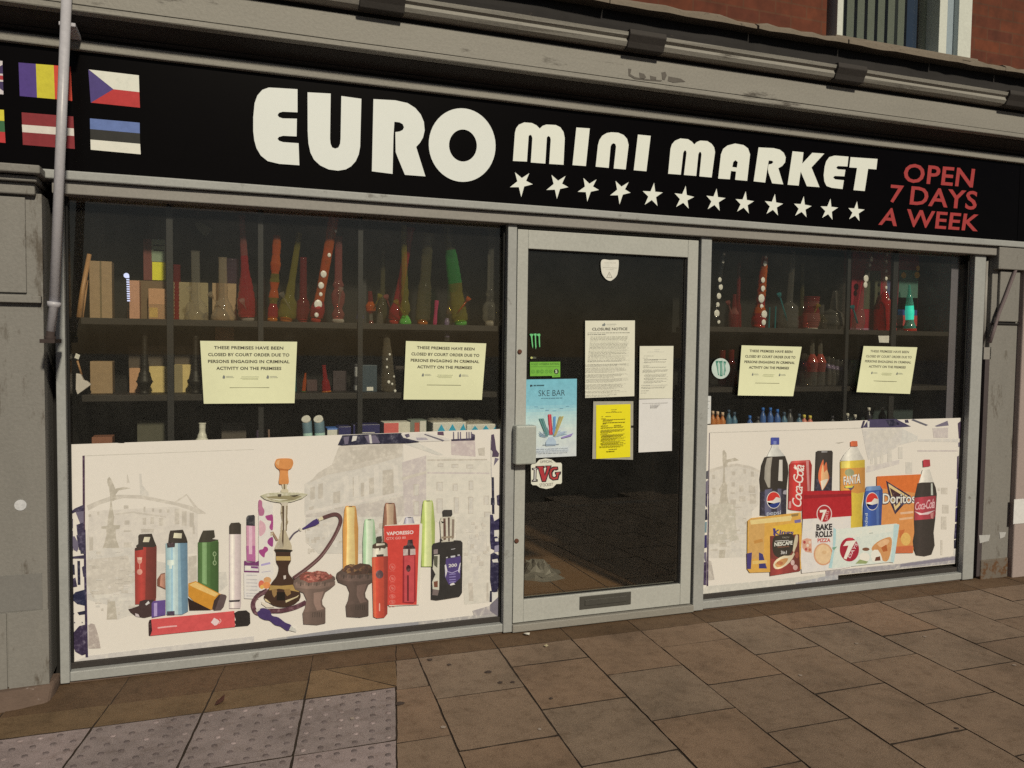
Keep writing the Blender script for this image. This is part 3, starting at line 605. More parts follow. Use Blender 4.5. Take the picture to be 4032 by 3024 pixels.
RED = paint('red_letter_vinyl', S(164, 58, 54), .12, 40, .5)
for t, Q in (('OPEN', '1440,1057 1896,1094 1880,1217 1428,1180'), ('7', '1350,1196 1435,1204 1412,1318 1340,1312'), ('DAYS', '1484,1205 1914,1240 1902,1362 1470,1326'), ('A', '1318,1345 1392,1352 1388,1466 1268,1456'), ('WEEK', '1455,1355 1930,1392 1912,1500 1446,1468')):
    p = Pr(ys_ - .0008); p.text(t, TQ('A2', Q), RED, .018, 1.05); p.build('letter', sign)
def flag(parts):
    p = Pr(ys_ - .0008)
    for t, col in parts: p.shape(q('A0', t), ink(S(*col), .4))
    p.build('flag', sign)
flag([('120,405 232,414 240,632 128,622', (78, 54, 120)), ('232,414 348,423 356,642 240,632', (206, 190, 48)), ('348,423 458,432 468,654 356,642', (208, 66, 44))])
flag([('575,450 900,488 903,597 735,578', (228, 222, 196)), ('735,578 903,597 907,698 590,665', (184, 44, 44)), ('572,449 735,578 588,666', (72, 56, 112))])
flag([('140,728 475,755 485,965 148,938', (132, 38, 42)), ('142,807 478,832 480,881 145,856', (222, 208, 186))])
flag([('583,767 905,795 906,864 584,836', (98, 116, 160)), ('584,836 906,864 908,932 586,904', (40, 38, 34)), ('586,904 908,932 912,1000 588,970', (230, 222, 196))])
flag([('-330,370 16,395 22,612 -325,580', (62, 46, 84)), ('-330,370 -290,372 22,590 22,612 -20,608 -325,420', (214, 200, 190)), ('16,395 16,420 -290,582 -325,580 -325,555 -40,390', (214, 200, 190)), ('-180,381 -125,385 -122,600 -178,595', (214, 200, 190)), ('-330,450 18,478 20,530 -328,500', (214, 200, 190)), ('-168,382 -138,384 -135,599 -166,596', (176, 50, 56)), ('-330,462 18,490 20,518 -328,488', (176, 50, 56))])
flag([('-300,690 25,712 28,784 -297,760', (214, 196, 56)), ('-297,760 28,784 32,856 -295,830', (54, 100, 60)), ('-295,830 32,856 36,926 -292,900', (190, 52, 50))])
# ------------------------------------------------------------------ window graphics
YV = .034
CREAM = (224, 212, 190)
def graphic(label, outline, y=YV):
    t = thing('window_graphic', W(outline[3], y), label, 'window sticker')
    p = Pr(y); p.shape(outline, paint('printed_vinyl', S(*CREAM), .02, 2, .5, .0, fv=.1), .0); return t, p
class Pic:
    "one printed picture on a graphic: a part of it"
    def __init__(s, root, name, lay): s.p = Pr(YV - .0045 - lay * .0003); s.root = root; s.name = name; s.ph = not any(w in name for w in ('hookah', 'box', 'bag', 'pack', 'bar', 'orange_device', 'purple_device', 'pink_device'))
    def __call__(s, k, pts, col, smooth=0):
        L = q(k, pts) if isinstance(pts, str) else pts
        if smooth: L = sm(L, smooth)
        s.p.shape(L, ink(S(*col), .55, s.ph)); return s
    def t(s, txt, k, Q, col, bold=.02, sp=1.0, shear=0): s.p.text(txt, TQ(k, Q), ink(S(*col), .55, False), bold, sp, shear); return s
    def e(s, k, cx, cy, rx, ry, col, rot=0): s.p.shape(ell(k, cx, cy, rx, ry, rot), ink(S(*col), .55, s.ph)); return s
    def st(s, k, pts, w, col, w1=None, smooth=True):
        P = q(k, pts); P = sm(P, 6, False) if smooth else P; sc_ = CR[k][2]
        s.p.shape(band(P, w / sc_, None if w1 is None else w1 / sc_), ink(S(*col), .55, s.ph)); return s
    def done(s): return s.p.build(s.name, s.root)
out = q('F1', '62,206 620,188 650,192 700,192 715,184 1400,160 2212,134') + q('F2', '720,72 1380,48 2145,20') + q('F5', '1988,700 1985,1478 1500,1525 900,1575') + q('C1', '0,795') + q('C0', '1700,868 1200,925 900,958 600,1000 520,990 470,975') + q('F3', '96,1300 80,600') + q('F1', '68,700')
gl, P = graphic('large printed film of smoking goods on a pale street view in the left window', out)
s = lambda k, t, c, n=0: P.shape(sm(q(k, t), n) if n else q(k, t), S(*c))
# faded street view
V1, V2, V3, V4, V5 = (206, 194, 172), (198, 186, 164), (190, 178, 154), (212, 202, 182), (204, 190, 176)
s('F1', '250,335 2212,262 2212,268 250,343', (198, 188, 166))
s('F1', '270,915 400,860 540,810 640,790 900,795 1100,835 1300,875 1480,920 1600,975 1660,1010 1560,1015 1450,965 1300,915 1100,875 900,838 700,830 560,860 420,905 290,975', V1)
s('F1', '300,980 1300,930 1560,1015 1560,1475 260,1475', (218, 206, 185)); s('F1', '1290,870 1430,780 1560,940 1650,1000 1640,1020 1530,960 1430,800 1310,880', V1)
for x, y, w, h in ((290, 1020, 30, 30), (390, 990, 26, 40), (700, 915, 56, 40), (930, 930, 22, 60), (1030, 950, 22, 40), (1110, 960, 30, 40), (1200, 960, 30, 40), (1290, 955, 55, 180), (1375, 985, 55, 165), (1465, 1000, 50, 170), (710, 1090, 56, 50), (920, 1060, 40, 80), (1010, 1050, 40, 80), (1110, 1060, 50, 90), (700, 1205, 90, 18), (900, 1190, 150, 40), (300, 1280, 45, 160), (700, 1345, 90, 60), (1500, 1150, 24, 100)): s('F1', f'{x},{y} {x+w},{y-3} {x+w},{y+h-3} {x},{y+h}', V2)
s('F1', '510,610 530,580 555,610 590,690 600,720 700,700 780,715 640,740 605,790 620,840 560,870 570,960 590,1050 580,1140 660,1145 650,1185 605,1195 610,1300 650,1410 690,1475 430,1475 470,1370 500,1250 495,1190 440,1185 440,1160 510,1150 515,1060 535,960 545,860 540,790 525,700 508,650', V3)
s('F1', '600,1010 800,985 1190,1040 1190,1056 800,1002 600,1024', V1); s('F1', '735,570 742,545 750,580 770,650 735,655', V1); s('F1', '880,545 905,545 915,680 985,760 990,800 890,800', V4)
s('F3', '260,210 440,160 600,160 770,150 1000,170 1000,300 1110,320 1110,420 1420,300 1480,420 1480,700 1300,820 700,900 590,940 470,940 480,780 250,720', V4); s('F3', '250,290 700,240 780,520 600,640 320,700 260,560', V1); s('F3', '480,740 560,740 585,935 470,940', V3); s('F3', '330,670 580,655 590,690 340,715', (222, 212, 190)); s('F3', '600,700 690,700 690,730 600,735', (222, 212, 190)); s('F3', '1360,250 1450,240 1450,520 1360,540', V2); s('F3', '1690,420 1770,420 1790,560 1700,640', V4)
s('F2', '440,500 700,340 740,170 1300,150 1310,780 1130,1000 440,770', V4); s('F2', '740,170 1300,145 1290,260 900,370 640,420 480,490 560,400 680,330', V1)
s('F2', '830,180 1280,150 1240,240 860,330', V2)
for x, y, w, h in ((490, 520, 40, 110), (560, 490, 40, 130), (690, 560, 60, 100), (860, 430, 55, 170), (930, 480, 50, 120), (1000, 440, 45, 140), (1120, 370, 100, 220), (480, 690, 40, 60), (700, 690, 80, 50), (870, 680, 120, 70), (1050, 640, 80, 80)): s('F2', f'{x},{y+12} {x+w},{y} {x+w},{y+h} {x},{y+h+10}', V2)
for x, y, h in ((780, 430, 220), (870, 420, 190), (960, 470, 170), (1045, 330, 250), (1215, 330, 180)): s('F2', f'{x},{y+10} {x+40},{y} {x+46},{y+h} {x},{y+h+10}', (220, 209, 188))
s('F2', '450,735 1310,560 1310,580 450,765', (220, 208, 188)); s('F2', '450,770 1310,600 1310,780 450,790', (200, 188, 170)); s('F2', '1290,310 1500,250 1500,780 1310,780', V5); s('F2', '1290,440 1500,385 1500,410 1290,470', V1)
s('F2', '1500,250 2060,300 2060,1100 1500,780', (221, 211, 188)); s('F2', '1510,285 2030,280 2030,292 1510,300', V2); s('F2', '1510,395 2050,400 2050,412 1510,410', V5); s('F2', '1715,120 1925,118 1930,260 1720,245', (202, 184, 172)); s('F2', '1950,190 2010,180 2010,255 1960,250', V2); s('F2', '1310,150 1420,140 1650,245 1600,250', (212, 204, 184))
for x, y, w, h in ((1390, 500, 45, 100), (1590, 480, 55, 80), (1730, 495, 45, 65), (1870, 470, 40, 80), (1590, 625, 55, 130), (1740, 615, 45, 140), (1865, 610, 45, 150), (2000, 600, 45, 80), (1390, 650, 45, 120), (1600, 320, 50, 30), (1720, 325, 60, 34), (1850, 330, 60, 34), (2005, 740, 60, 60)): s('F2', f'{x},{y} {x+w},{y} {x+w},{y+h} {x},{y+h}', V2); s('F2', f'{x+8},{y+8} {x+w-4},{y+8} {x+w-4},{y+h-4} {x+8},{y+h-4}', V4)
s('F2', '450,800 900,770 1130,1000 1130,1106 560,1106 450,1000', V4); s('F5', '1510,370 1870,380 1880,1300 1600,1330 1580,1000 1510,620', (216, 206, 184)); s('F5', '1650,600 1840,560 1850,720 1760,800 1640,760', V4); s('F5', '1690,880 1760,900 1740,1090 1700,1080', V4); s('F5', '1640,1095 1690,1095 1700,1290 1650,1290', V2); s('F5', '1840,1090 1860,1090 1865,1290 1840,1290', V2)
rv = random.Random(4)
for i in range(46):
    x, y = rv.uniform(440, 1120), rv.uniform(820, 1090); w, h = rv.uniform(14, 60), rv.uniform(10, 46); s('F2', f'{x},{y} {x+w},{y-4} {x+w},{y+h} {x},{y+h}', rv.choice((V1, V2, V4, (220, 210, 190))))
for i in range(46):
    x, y = rv.uniform(270, 760), rv.uniform(170, 860); w, h = rv.uniform(14, 80), rv.uniform(6, 30); s('F3', f'{x},{y} {x+w},{y-3} {x+w},{y+h} {x},{y+h}', rv.choice((V1, V2, V4, (218, 206, 186))))
for i in range(34):
    x, y = rv.uniform(1590, 1850), rv.uniform(420, 860); w, h = rv.uniform(14, 50), rv.uniform(10, 60); s('F5', f'{x},{y} {x+w},{y-3} {x+w},{y+h} {x},{y+h}', rv.choice((V1, V4, (222, 212, 192))))
# band along the bottom
s('F3', '262,1335 800,1270 2074,1120 2074,1190 600,1385 300,1430 105,1400', (206, 196, 180)); s('C1', '-480,825 0,757 600,700 1020,650 1024,690 0,792 -480,855', (176, 168, 156)); s('C1', '-350,810 0,757 500,712 500,735 0,782 -350,832', (150, 146, 142)); s('C1', '850,640 1020,590 1022,660 860,672', (170, 160, 152))
# unfaded strip at the left edge and along the roof line
PUR, PUR2, PUR3, PALE = (62, 54, 72), (42, 40, 56), (112, 102, 114), (214, 206, 190)
s('F1', '220,338 247,335 252,1475 225,1475', (76, 54, 68)); s('F3', '215,-40 240,-40 268,1350 240,1352', (60, 48, 70))
s('F1', '85,990 130,950 235,905 235,985 150,985 100,1010', PUR); s('F1', '140,990 235,980 235,1140 200,1140', PUR3); s('F1', '150,1140 235,1110 235,1290 200,1250 160,1240', PUR); s('F1', '90,1080 110,1070 110,1180 88,1160', PUR); s('F1', '80,1220 110,1210 112,1440 90,1450', PUR); s('F1', '160,1240 240,1270 240,1475 200,1475', PUR2); s('F1', '130,1380 160,1370 175,1420 150,1450', PUR3)
s('F3', '80,40 120,30 170,120 150,200 110,180', PUR3); s('F3', '140,20 240,0 240,200 170,180', PUR); s('F3', '80,255 240,235 240,275 85,275', PUR); s('F3', '100,340 120,340 125,450 105,450', PUR2); s('F3', '150,300 180,300 185,560 155,560', PUR2); s('F3', '200,370 240,340 245,480 215,470', PUR); s('F3', '90,500 130,480 150,580 90,590', PUR); s('F3', '95,680 130,640 240,610 245,790 150,770 105,730', (38, 40, 62)); s('F3', '150,860 240,840 245,880 170,890', PUR2); s('F3', '90,860 120,870 110,890', PUR); s('F3', '110,1080 170,1010 250,990 258,1310 200,1330 130,1290 95,1200', (58, 46, 66)); s('F3', '118,960 130,975 115,980', PUR); s('F3', '200,960 212,975 198,978', PUR); s('F3', '270,1000 300,980 340,990 380,1110 405,1250 300,1255 270,1250', (178, 162, 146))
s('F2', '730,160 770,75 1000,65 1280,55 1440,135 1340,145 1000,152 770,165', PUR2); s('F2', '780,90 830,85 820,150 790,155', PUR3); s('F2', '860,80 900,80 890,120 850,130', PALE); s('F2', '960,80 1060,75 1100,140 1000,145', PUR3); s('F2', '1000,70 1020,70 1030,145 1010,145', PALE); s('F2', '1280,62 1500,50 1720,110 1700,122 1450,132 1300,95', (218, 208, 190)); s('F2', '1310,70 1350,60 1358,85 1330,98', PUR); s('F2', '1410,95 1500,95 1520,115 1420,118', (170, 160, 160)); s('F2', '1490,62 1660,118 1645,128 1480,70', (110, 104, 108)); s('F2', '1600,45 1650,42 1655,75 1600,70', (96, 70, 84))
for x in (1735, 1775, 1795, 1850, 1870, 1890): s('F2', f'{x},45 {x+8},45 {x+10},115 {x},115', PUR3)
s('F2', '1720,110 1900,100 1925,118 1720,124', PUR); s('F2', '1900,60 1925,70 1925,112 1895,112', PUR)
s('F2', '2062,115 2070,115 2075,440 2066,440', (206, 196, 180))
s('F2', '2068,70 2090,65 2100,120 2110,200 2135,235 2130,262 2075,262 2080,215 2062,200', (84, 68, 84)); s('F2', '2070,440 2090,440 2095,760 2075,760', PUR2); s('F2', '2100,270 2135,280 2090,340', PUR3); s('F2', '2115,600 2140,590 2140,690 2120,680', PUR); s('F2', '2065,620 2095,620 2098,680 2065,680', PUR2)
s('F5', '1880,350 1910,350 1925,420 1990,380 1990,560 1920,560 1990,620 1985,760 1890,720 1880,640', (48, 42, 70)); s('F5', '1925,520 1975,515 1980,580 1925,590', PALE); s('F5', '1930,610 1970,605 1970,640 1935,640', PALE); s('F5', '1930,690 1975,680 1975,750 1925,760', (150, 142, 156)); s('F5', '1885,780 1920,760 1985,800 1985,1000 1960,1200 1900,1190 1880,1060', (44, 40, 62)); s('F5', '1900,840 1960,830 1970,870 1910,870', PALE); s('F5', '1900,1200 1960,1190 1950,1260 1900,1320', PALE); s('F5', '1880,1330 1985,1230 1985,1470 1880,1400', (120, 112, 116)); s('F5', '1880,1180 1900,1180 1900,1300 1875,1300', PUR2)
P.build('printed_film', gl)
DK = (44, 36, 32)
# upright vapes and their handles
a = Pic(gl, 'printed_red_device', 2); a('F3', '775,170 810,140 1012,135 1015,160 1010,690 1000,760 780,775', (168, 52, 44)); a('F3', '900,150 1014,140 1010,700 985,740 890,730', (120, 42, 36)); a('F3', '815,25 830,10 962,3 985,70 1012,135 985,150 870,150 800,160 790,135 815,115', DK); a('F3', '778,160 865,140 868,178 780,190', (52, 32, 30)); a('F3', '880,40 945,40 930,95 865,95', (222, 212, 176)); a.e('F3', 829, 295, 26, 38, (200, 140, 120)); a.st('F3', '829,335 829,385', 8, (200, 140, 120)); a.e('F3', 829, 420, 30, 32, (200, 140, 120)); a('F3', '800,262 858,262 850,290 808,290', (214, 176, 150)); a.done()
a = Pic(gl, 'printed_brown_device', 3); a('F3', '1020,500 1060,440 1105,430 1110,610 1020,570', (120, 70, 52)); a('F3', '1060,450 1105,440 1105,600 1050,570', (196, 140, 112)); a.done()
a = Pic(gl, 'printed_green_device', 4); a('F3', '1463,100 1490,80 1685,70 1690,690 1463,600', (70, 108, 52)); a('F3', '1510,100 1560,100 1560,560 1510,540', (118, 150, 96)); a('F3', '1600,100 1690,90 1690,690 1600,620', (56, 96, 40)); a('F3', '1475,75 1500,10 1520,-30 1640,-35 1650,40 1610,60 1690,70 1600,95 1470,100', (48, 44, 34)); a.e('F3', 1645, 225, 20, 26, (176, 196, 140)); a.e('F3', 1645, 225, 13, 19, (70, 108, 52)); a.e('F3', 1646, 322, 20, 26, (176, 196, 140)); a.e('F3', 1646, 322, 13, 19, (70, 108, 52)); a.st('F3', '1647,255 1647,295', 7, (176, 196, 140)); a.done()
a = Pic(gl, 'printed_orange_device', 5); a('F3', '1360,545 1440,520 1690,650 1770,690 1700,830 1600,830 1420,740 1360,680', (204, 140, 48)); a('F3', '1365,560 1440,530 1690,660 1650,690 1420,590', (232, 186, 110)); a('F3', '1355,700 1420,745 1610,835 1370,840', (48, 32, 26)); a('F3', '1690,670 1720,660 1765,670 1778,690 1745,800 1715,835 1640,840 1618,820 1640,730', (96, 78, 74)); a('F3', '1690,670 1710,665 1650,835 1618,820 1640,730', (66, 50, 46)); a.done()
a = Pic(gl, 'printed_purple_device', 6); a('F3', '960,740 1110,725 1110,890 960,920', (100, 76, 130)); a('F3', '985,760 1020,755 1020,900 985,905', (178, 156, 190)); a('F3', '705,825 740,818 820,790 830,740 880,725 990,722 960,760 960,900 880,920 790,905 730,860', (70, 52, 48)); a('F3', '890,770 925,735 940,760 900,785', (220, 214, 200)); a('F3', '780,870 815,880 830,910 785,905', (206, 190, 180)); a.done()
a = Pic(gl, 'printed_blue_device', 7); a('F3', '1112,110 1350,105 1356,850 1290,885 1115,885', (146, 178, 186)); a('F3', '1112,110 1170,108 1170,885 1115,885', (166, 194, 190)); a('F3', '1190,108 1245,106 1250,885 1195,885', (186, 204, 200)); a('F3', '1270,106 1350,105 1356,850 1290,885', (112, 148, 164)); a('F3', '1140,95 1150,10 1162,-30 1300,-40 1340,50 1352,100 1200,108', DK); a('F3', '1205,-5 1290,0 1285,55 1195,50', (222, 212, 176)); a('F3', '1125,105 1215,100 1212,150 1130,158', (50, 34, 40)); a('F3', '1125,850 1210,845 1210,890 1128,892', (52, 38, 60)); a('F3', '1130,290 1205,290 1205,345 1180,350 1180,385 1150,385 1150,350 1130,345', (206, 216, 206)); a.done()
a = Pic(gl, 'printed_pink_bar', 8); a('F3', '960,935 1860,845 1870,1020 950,1115 935,1110 940,960', (208, 84, 80)); a('F3', '935,945 955,938 965,1060 945,1118 928,1110 925,975', (52, 32, 32)); a('F3', '1855,870 1900,845 1990,838 2030,870 2035,980 2010,1005 1860,1018 1880,990 1858,965 1880,940', (46, 40, 36)); a.st('F3', '1025,1030 1120,1018 1235,1008', 16, (236, 170, 160)); a('F3', '1605,970 1640,920 1680,940 1700,960 1670,1000 1645,1005', (240, 200, 190)); a.st('F3', '1700,930 1715,955 1690,985', 8, (236, 170, 160)); a.done()
# slim vapes and their box
a = Pic(gl, 'printed_white_device', 9); a('F1', '1925,1245 2062,1250 2062,1520 2062,2060 2055,2110 1925,2110', (226, 205, 196)); a('F1', '1935,1250 1990,1250 1985,2100 1935,2100', (232, 218, 206)); a('F1', '1925,1250 1925,1150 1945,1118 2040,1112 2062,1135 2062,1248', (50, 42, 36)); a('F3', '1800,730 1925,722 1915,745 1810,750', (52, 44, 50)); a.done()
a = Pic(gl, 'printed_pink_device', 10); a('F4', '205,65 375,90 375,650 385,930 360,1000 340,1120 210,1140', (226, 216, 198)); a('F4', '205,65 245,70 250,130 275,180 265,235 235,245 208,225', (178, 108, 132), 4); a('F4', '285,250 330,235 375,240 375,405 345,405 335,370 355,310 310,295', (166, 72, 122), 4); a('F4', '215,310 250,310 285,350 290,410 265,460 215,480', (214, 168, 168), 4); a('F4', '310,560 330,515 375,500 375,605 340,600', (150, 66, 120), 4); a('F4', '215,650 255,640 275,610 310,620 318,655 285,690 270,740 215,690', (164, 70, 122), 4); a('F4', '60,360 165,365 170,790 65,780', (204, 148, 160)); a('F4', '60,600 165,600 170,790 65,780', (180, 104, 142)); a('F4', '90,365 130,365 130,700 90,700', (222, 180, 184)); a('F4', '62,360 62,260 80,240 150,233 162,250 163,365', (58, 56, 56)); a('F4', '35,780 45,775 70,795 170,795 210,775 212,920 35,915', (116, 58, 100)); a('F4', '40,835 205,840 205,900 40,895', (224, 214, 200)); a('F4', '60,845 110,847 110,880 60,878', (236, 226, 210)); a('F4', '115,842 200,845 200,872 115,865', (126, 70, 116)); a('F4', '30,915 210,920 210,1235 35,1225', (226, 216, 200)); [a.st('F4', f'60,{y} 190,{y+4}', 12, (196, 188, 178)) for y in (950, 1000, 1040, 1080, 1125, 1165, 1195)]; a.st('F4', '235,830 345,805', 24, (176, 160, 190)); a.st('F4', '240,915 350,900', 10, (190, 180, 180)); a.e('F4', 240, 1060, 36, 50, (208, 106, 80)); a.e('F4', 310, 1010, 46, 40, (214, 160, 106)); a.e('F4', 300, 1070, 50, 40, (220, 140, 80)); a.e('F4', 245, 1090, 24, 24, (226, 176, 90)); a.done()
# hookah
a = Pic(gl, 'printed_hookah', 12)
a.st('F4', '620,985 780,870 930,740 1030,610 1110,480 1170,350 1180,280 1150,235 1090,228 970,268', 44, (98, 66, 62)); a.st('F4', '640,985 800,860 950,725 1045,600 1120,480 1168,370', 10, (136, 106, 98)); a.st('F4', '920,290 970,268', 34, (216, 200, 160), 40, False); a('F4', '720,395 760,370 850,300 900,275 930,330 880,360 800,385 740,405', (70, 52, 100)); a.st('F4', '710,400 690,410', 44, (206, 196, 170), 40, False); a.st('F4', '685,415 630,450 590,500 565,535', 12, (96, 84, 92), 26)
a.st('F4', '310,1130 200,1190 145,1270 150,1350 200,1400 330,1375 480,1370 640,1330 770,1270', 54, (92, 58, 62)); a.st('F4', '320,1120 220,1185 165,1270', 14, (120, 88, 84))
a('F4', '480,105 550,105 545,250 555,300 545,340 530,420 550,480 600,600 600,650 400,650 400,620 450,500 470,430 475,340 485,300 470,200', (188, 172, 138)); a('F4', '488,110 515,110 515,300 505,420 500,610 480,620 488,400', (84, 64, 46)); a('F4', '520,320 560,305 550,345 520,345', (150, 130, 96)); a('F4', '470,200 550,205 550,222 470,218', (140, 122, 92)); a('F4', '410,640 470,480 500,620', (178, 164, 136)); a('F4', '345,440 380,430 440,530 415,540 375,470 360,480', (160, 128, 100)); a('F4', '340,470 365,440 380,450 355,485', (200, 184, 150))
a('F4', '400,640 605,650 585,680 590,780 560,840 565,930 620,1000 670,1090 705,1180 690,1240 620,1300 500,1330 390,1310 290,1250 270,1200 320,1120 360,1040 420,960 445,860 415,790 412,680', (68, 46, 34), 3); a('F4', '412,725 585,725 585,775 415,775', (190, 158, 96)); a('F4', '405,650 600,650 585,675 412,672', (40, 36, 28)); a('F4', '340,1070 480,1075 640,1060 690,1150 580,1130 450,1110 330,1130', (172, 138, 78)); a('F4', '360,1120 420,1110 430,1170 390,1215 370,1180', (150, 116, 70)); a('F4', '510,1120 580,1110 590,1170 545,1200 515,1160', (150, 116, 70)); a('F4', '420,1150 520,1150 520,1250 420,1250', (34, 26, 20)); a('F4', '275,1225 400,1275 390,1300 290,1260', (214, 190, 140)); a('F4', '525,1250 650,1205 690,1180 640,1250 530,1285', (206, 186, 140)); a('F4', '500,955 530,950 530,990 505,1000', (212, 196, 176)); a('F4', '280,1215 480,1300 690,1200 705,1180 690,1250 500,1330 380,1310', (70, 48, 34)); a('F4', '240,1260 400,1330 300,1335 240,1290', (222, 206, 178))
a('F4', '190,1400 210,1355 270,1340 340,1370 365,1430 440,1450 520,1510 590,1540 590,1580 545,1610 470,1560 400,1540 340,1490 280,1480 220,1450', (72, 54, 96), 3); a('F4', '590,1550 640,1585 660,1605 650,1625 565,1605', (200, 194, 176)); a('F4', '170,1360 215,1340 225,1360 185,1390', (214, 204, 180))
a('F2', '55,600 120,578 260,572 400,575 470,588 420,625 330,655 250,665 150,650 90,630', (192, 184, 148)); a('F2', '100,610 250,600 420,605 350,640 250,650 150,640', (150, 138, 100)); a('F2', '205,590 240,585 235,612 210,612', (84, 74, 56)); a('F2', '310,600 410,590 350,615', (84, 74, 56)); a('F2', '120,625 300,635 220,645', (220, 212, 180)); a('F2', '240,495 290,495 285,540 300,550 300,572 235,572 235,550 250,540', (206, 192, 156)); a('F2', '258,500 272,500 272,545 258,545', (130, 110, 80)); a('F2', '230,660 300,660 280,690 290,900 245,900 250,690', (206, 192, 164)); a('F2', '246,690 262,690 262,900 250,900', (80, 60, 42)); a('F2', '282,690 294,690 286,900 276,900', (140, 122, 92))
a('F2', '182,325 190,292 215,278 300,276 335,288 342,325 325,362 300,378 298,420 303,490 270,500 218,496 224,420 222,378 195,355', (214, 142, 78), 4); a('F2', '215,362 300,372 300,385 222,380', (182, 110, 54)); a('F2', '190,320 205,295 225,290 215,340', (228, 168, 110)); a.done()
def bowl(name, lay, dx, dy, tob, tob2, w):
    a = Pic(gl, name, lay); o = lambda t: ' '.join(f'{float(p.split(",")[0])+dx},{float(p.split(",")[1])+dy}' for p in t.split())
    a('F4', o('625,1010 700,960 1060,940 1110,970 1118,1000 1105,1025 1118,1060 1060,1110 1000,1150 960,1250 965,1300 1000,1340 1000,1520 900,1540 740,1530 730,1400 760,1330 775,1240 740,1160 640,1120 615,1060'), w); a('F4', o('620,1040 750,1070 900,1070 1118,1020 1110,1070 950,1110 760,1110 640,1095'), mul3(w, 1.18)); a('F4', o('860,1160 980,1140 940,1260 950,1320 985,1350 900,1370 860,1280'), mul3(w, 1.35)); a('F4', o('735,1390 1000,1370 1000,1520 900,1540 740,1530'), mul3(w, .9))
    for i in range(9): a.st('F4', o(f'{660+i*48},{1030+4*(i%3)} {655+i*48},{1075+4*(i%2)}'), 14, mul3(w, .72 if i % 2 else 1.3), smooth=False)
    for i in range(5): a.st('F4', o(f'{850+i*26},{1390} {848+i*26},{1450}'), 9, mul3(w, .6), smooth=False)
    a('F4', o('690,985 720,930 780,905 850,915 900,895 1010,910 1060,960 1085,985 960,1020 800,1040'), tob)
    rb = random.Random(lay)
    for i in range(60):
        x, y = rb.uniform(700, 1070), rb.uniform(915, 1020)
        if (x - 880) ** 2 / 190 ** 2 + (y - 970) ** 2 / 58 ** 2 > 1: continue
        r = rb.uniform(10, 26); an = rb.uniform(0, 3); a('F4', o(' '.join(f'{x+r*math.cos(an+j*2.1)*1.3},{y+r*math.sin(an+j*2.1)}' for j in range(3))), rb.choice(tob2))
    a.done()
def mul3(c, k): return tuple(min(250, x * k) for x in c)
# tall slim flavours
for nm, lay, x0, x1, y0, y1, c, cl, k in (('printed_orange_stick', 13, 275, 445, 255, 950, (218, 156, 76), (238, 200, 130), 'F5'), ('printed_mint_stick', 14, 492, 640, 400, 950, (176, 208, 160), (206, 224, 184), 'F5'), ('printed_brown_stick', 15, 712, 868, 222, 700, (146, 98, 76), (190, 160, 128), 'F5'), ('printed_grey_stick', 16, 935, 1065, 375, 470, (176, 170, 176), (200, 194, 192), 'F5'), ('printed_lime_stick', 17, 1128, 1280, 195, 915, (184, 200, 104), (214, 224, 150), 'F5')):
    a = Pic(gl, nm, lay); w = x1 - x0; m_ = .12 * w
    a(k, f'{x0+m_},{y0+40} {x0+m_*1.6},{y0} {x1-m_*1.6},{y0} {x1-m_},{y0+40} {x1},{y0+250 if y1-y0>300 else y1} {x1-4},{y1} {x0+4},{y1} {x0},{y0+250 if y1-y0>300 else y1}', c)
    a(k, f'{x0+m_*1.9},{y0+12} {x1-m_*1.9},{y0+12} {x1-m_*2.2},{y0+(y1-y0)*.35} {x1-m_*1.5},{y1-4} {x0+m_*1.8},{y1-4} {x0+m_*2.4},{y0+(y1-y0)*.35}', cl)
    a(k, f'{(x0+x1)/2-20},{y0+2} {(x0+x1)/2+20},{y0} {(x0+x1)/2+18},{y0+10} {(x0+x1)/2-18},{y0+11}', mul3(c, .5))
    a.done()
bowl('printed_tobacco_bowl', 18, 512, -88, (74, 48, 38), [(96, 62, 44), (58, 36, 30), (126, 92, 58), (80, 50, 42)], (84, 66, 58))
bowl('printed_tobacco_bowl', 19, 0, 0, (146, 76, 64), [(176, 96, 82), (120, 58, 50), (190, 120, 100), (104, 56, 44)], (112, 90, 78))
a = Pic(gl, 'printed_red_box', 20); a('F5', '735,465 1112,440 1142,450 1110,1330 780,1345 770,1310 720,500', (226, 216, 190)); a('F5', '722,480 735,472 1112,455 1080,1330 760,1335', (206, 70, 58)); a.t('VAPORESSO', 'F5', '752,538 1045,520 1045,560 752,576', (240, 214, 200), .03); a.t('GTX GO 80', 'F5', '750,597 962,586 962,612 750,626', (232, 170, 156), .01)
a('F5', '930,720 1065,715 1070,1290 1040,1320 925,1310', (150, 44, 48)); a('F5', '945,800 1055,795 1050,1300 945,1300', (196, 76, 76)); a('F5', '930,720 940,690 975,680 985,625 1035,620 1042,680 1060,700 1066,735', (62, 46, 46)); a('F5', '932,725 1066,722 1068,785 935,795', (190, 168, 156)); a('F5', '985,725 1010,725 1010,790 985,790', (90, 60, 56)); a.e('F5', 990, 935, 24, 38, (74, 36, 36)); a.st('F5', '985,1010 985,1290', 20, (110, 40, 42), smooth=False)
for y in (920, 1045, 1150, 1240, 1300): a.e('F5', 815, y, 34, 38 if y < 1200 else 24, (218, 108, 94)); a.e('F5', 815, y, 26, 30 if y < 1200 else 16, (206, 72, 60)); a('F5', f'800,{y-18} 822,{y-12} 834,{y+6} 818,{y+20} 804,{y+8}', (216, 112, 98)); a.st('F5', f'784,{y+49} 812,{y+47}', 5, (214, 100, 86), smooth=False); a.st('F5', f'820,{y+47} 846,{y+45}', 5, (214, 100, 86), smooth=False)
a.done()
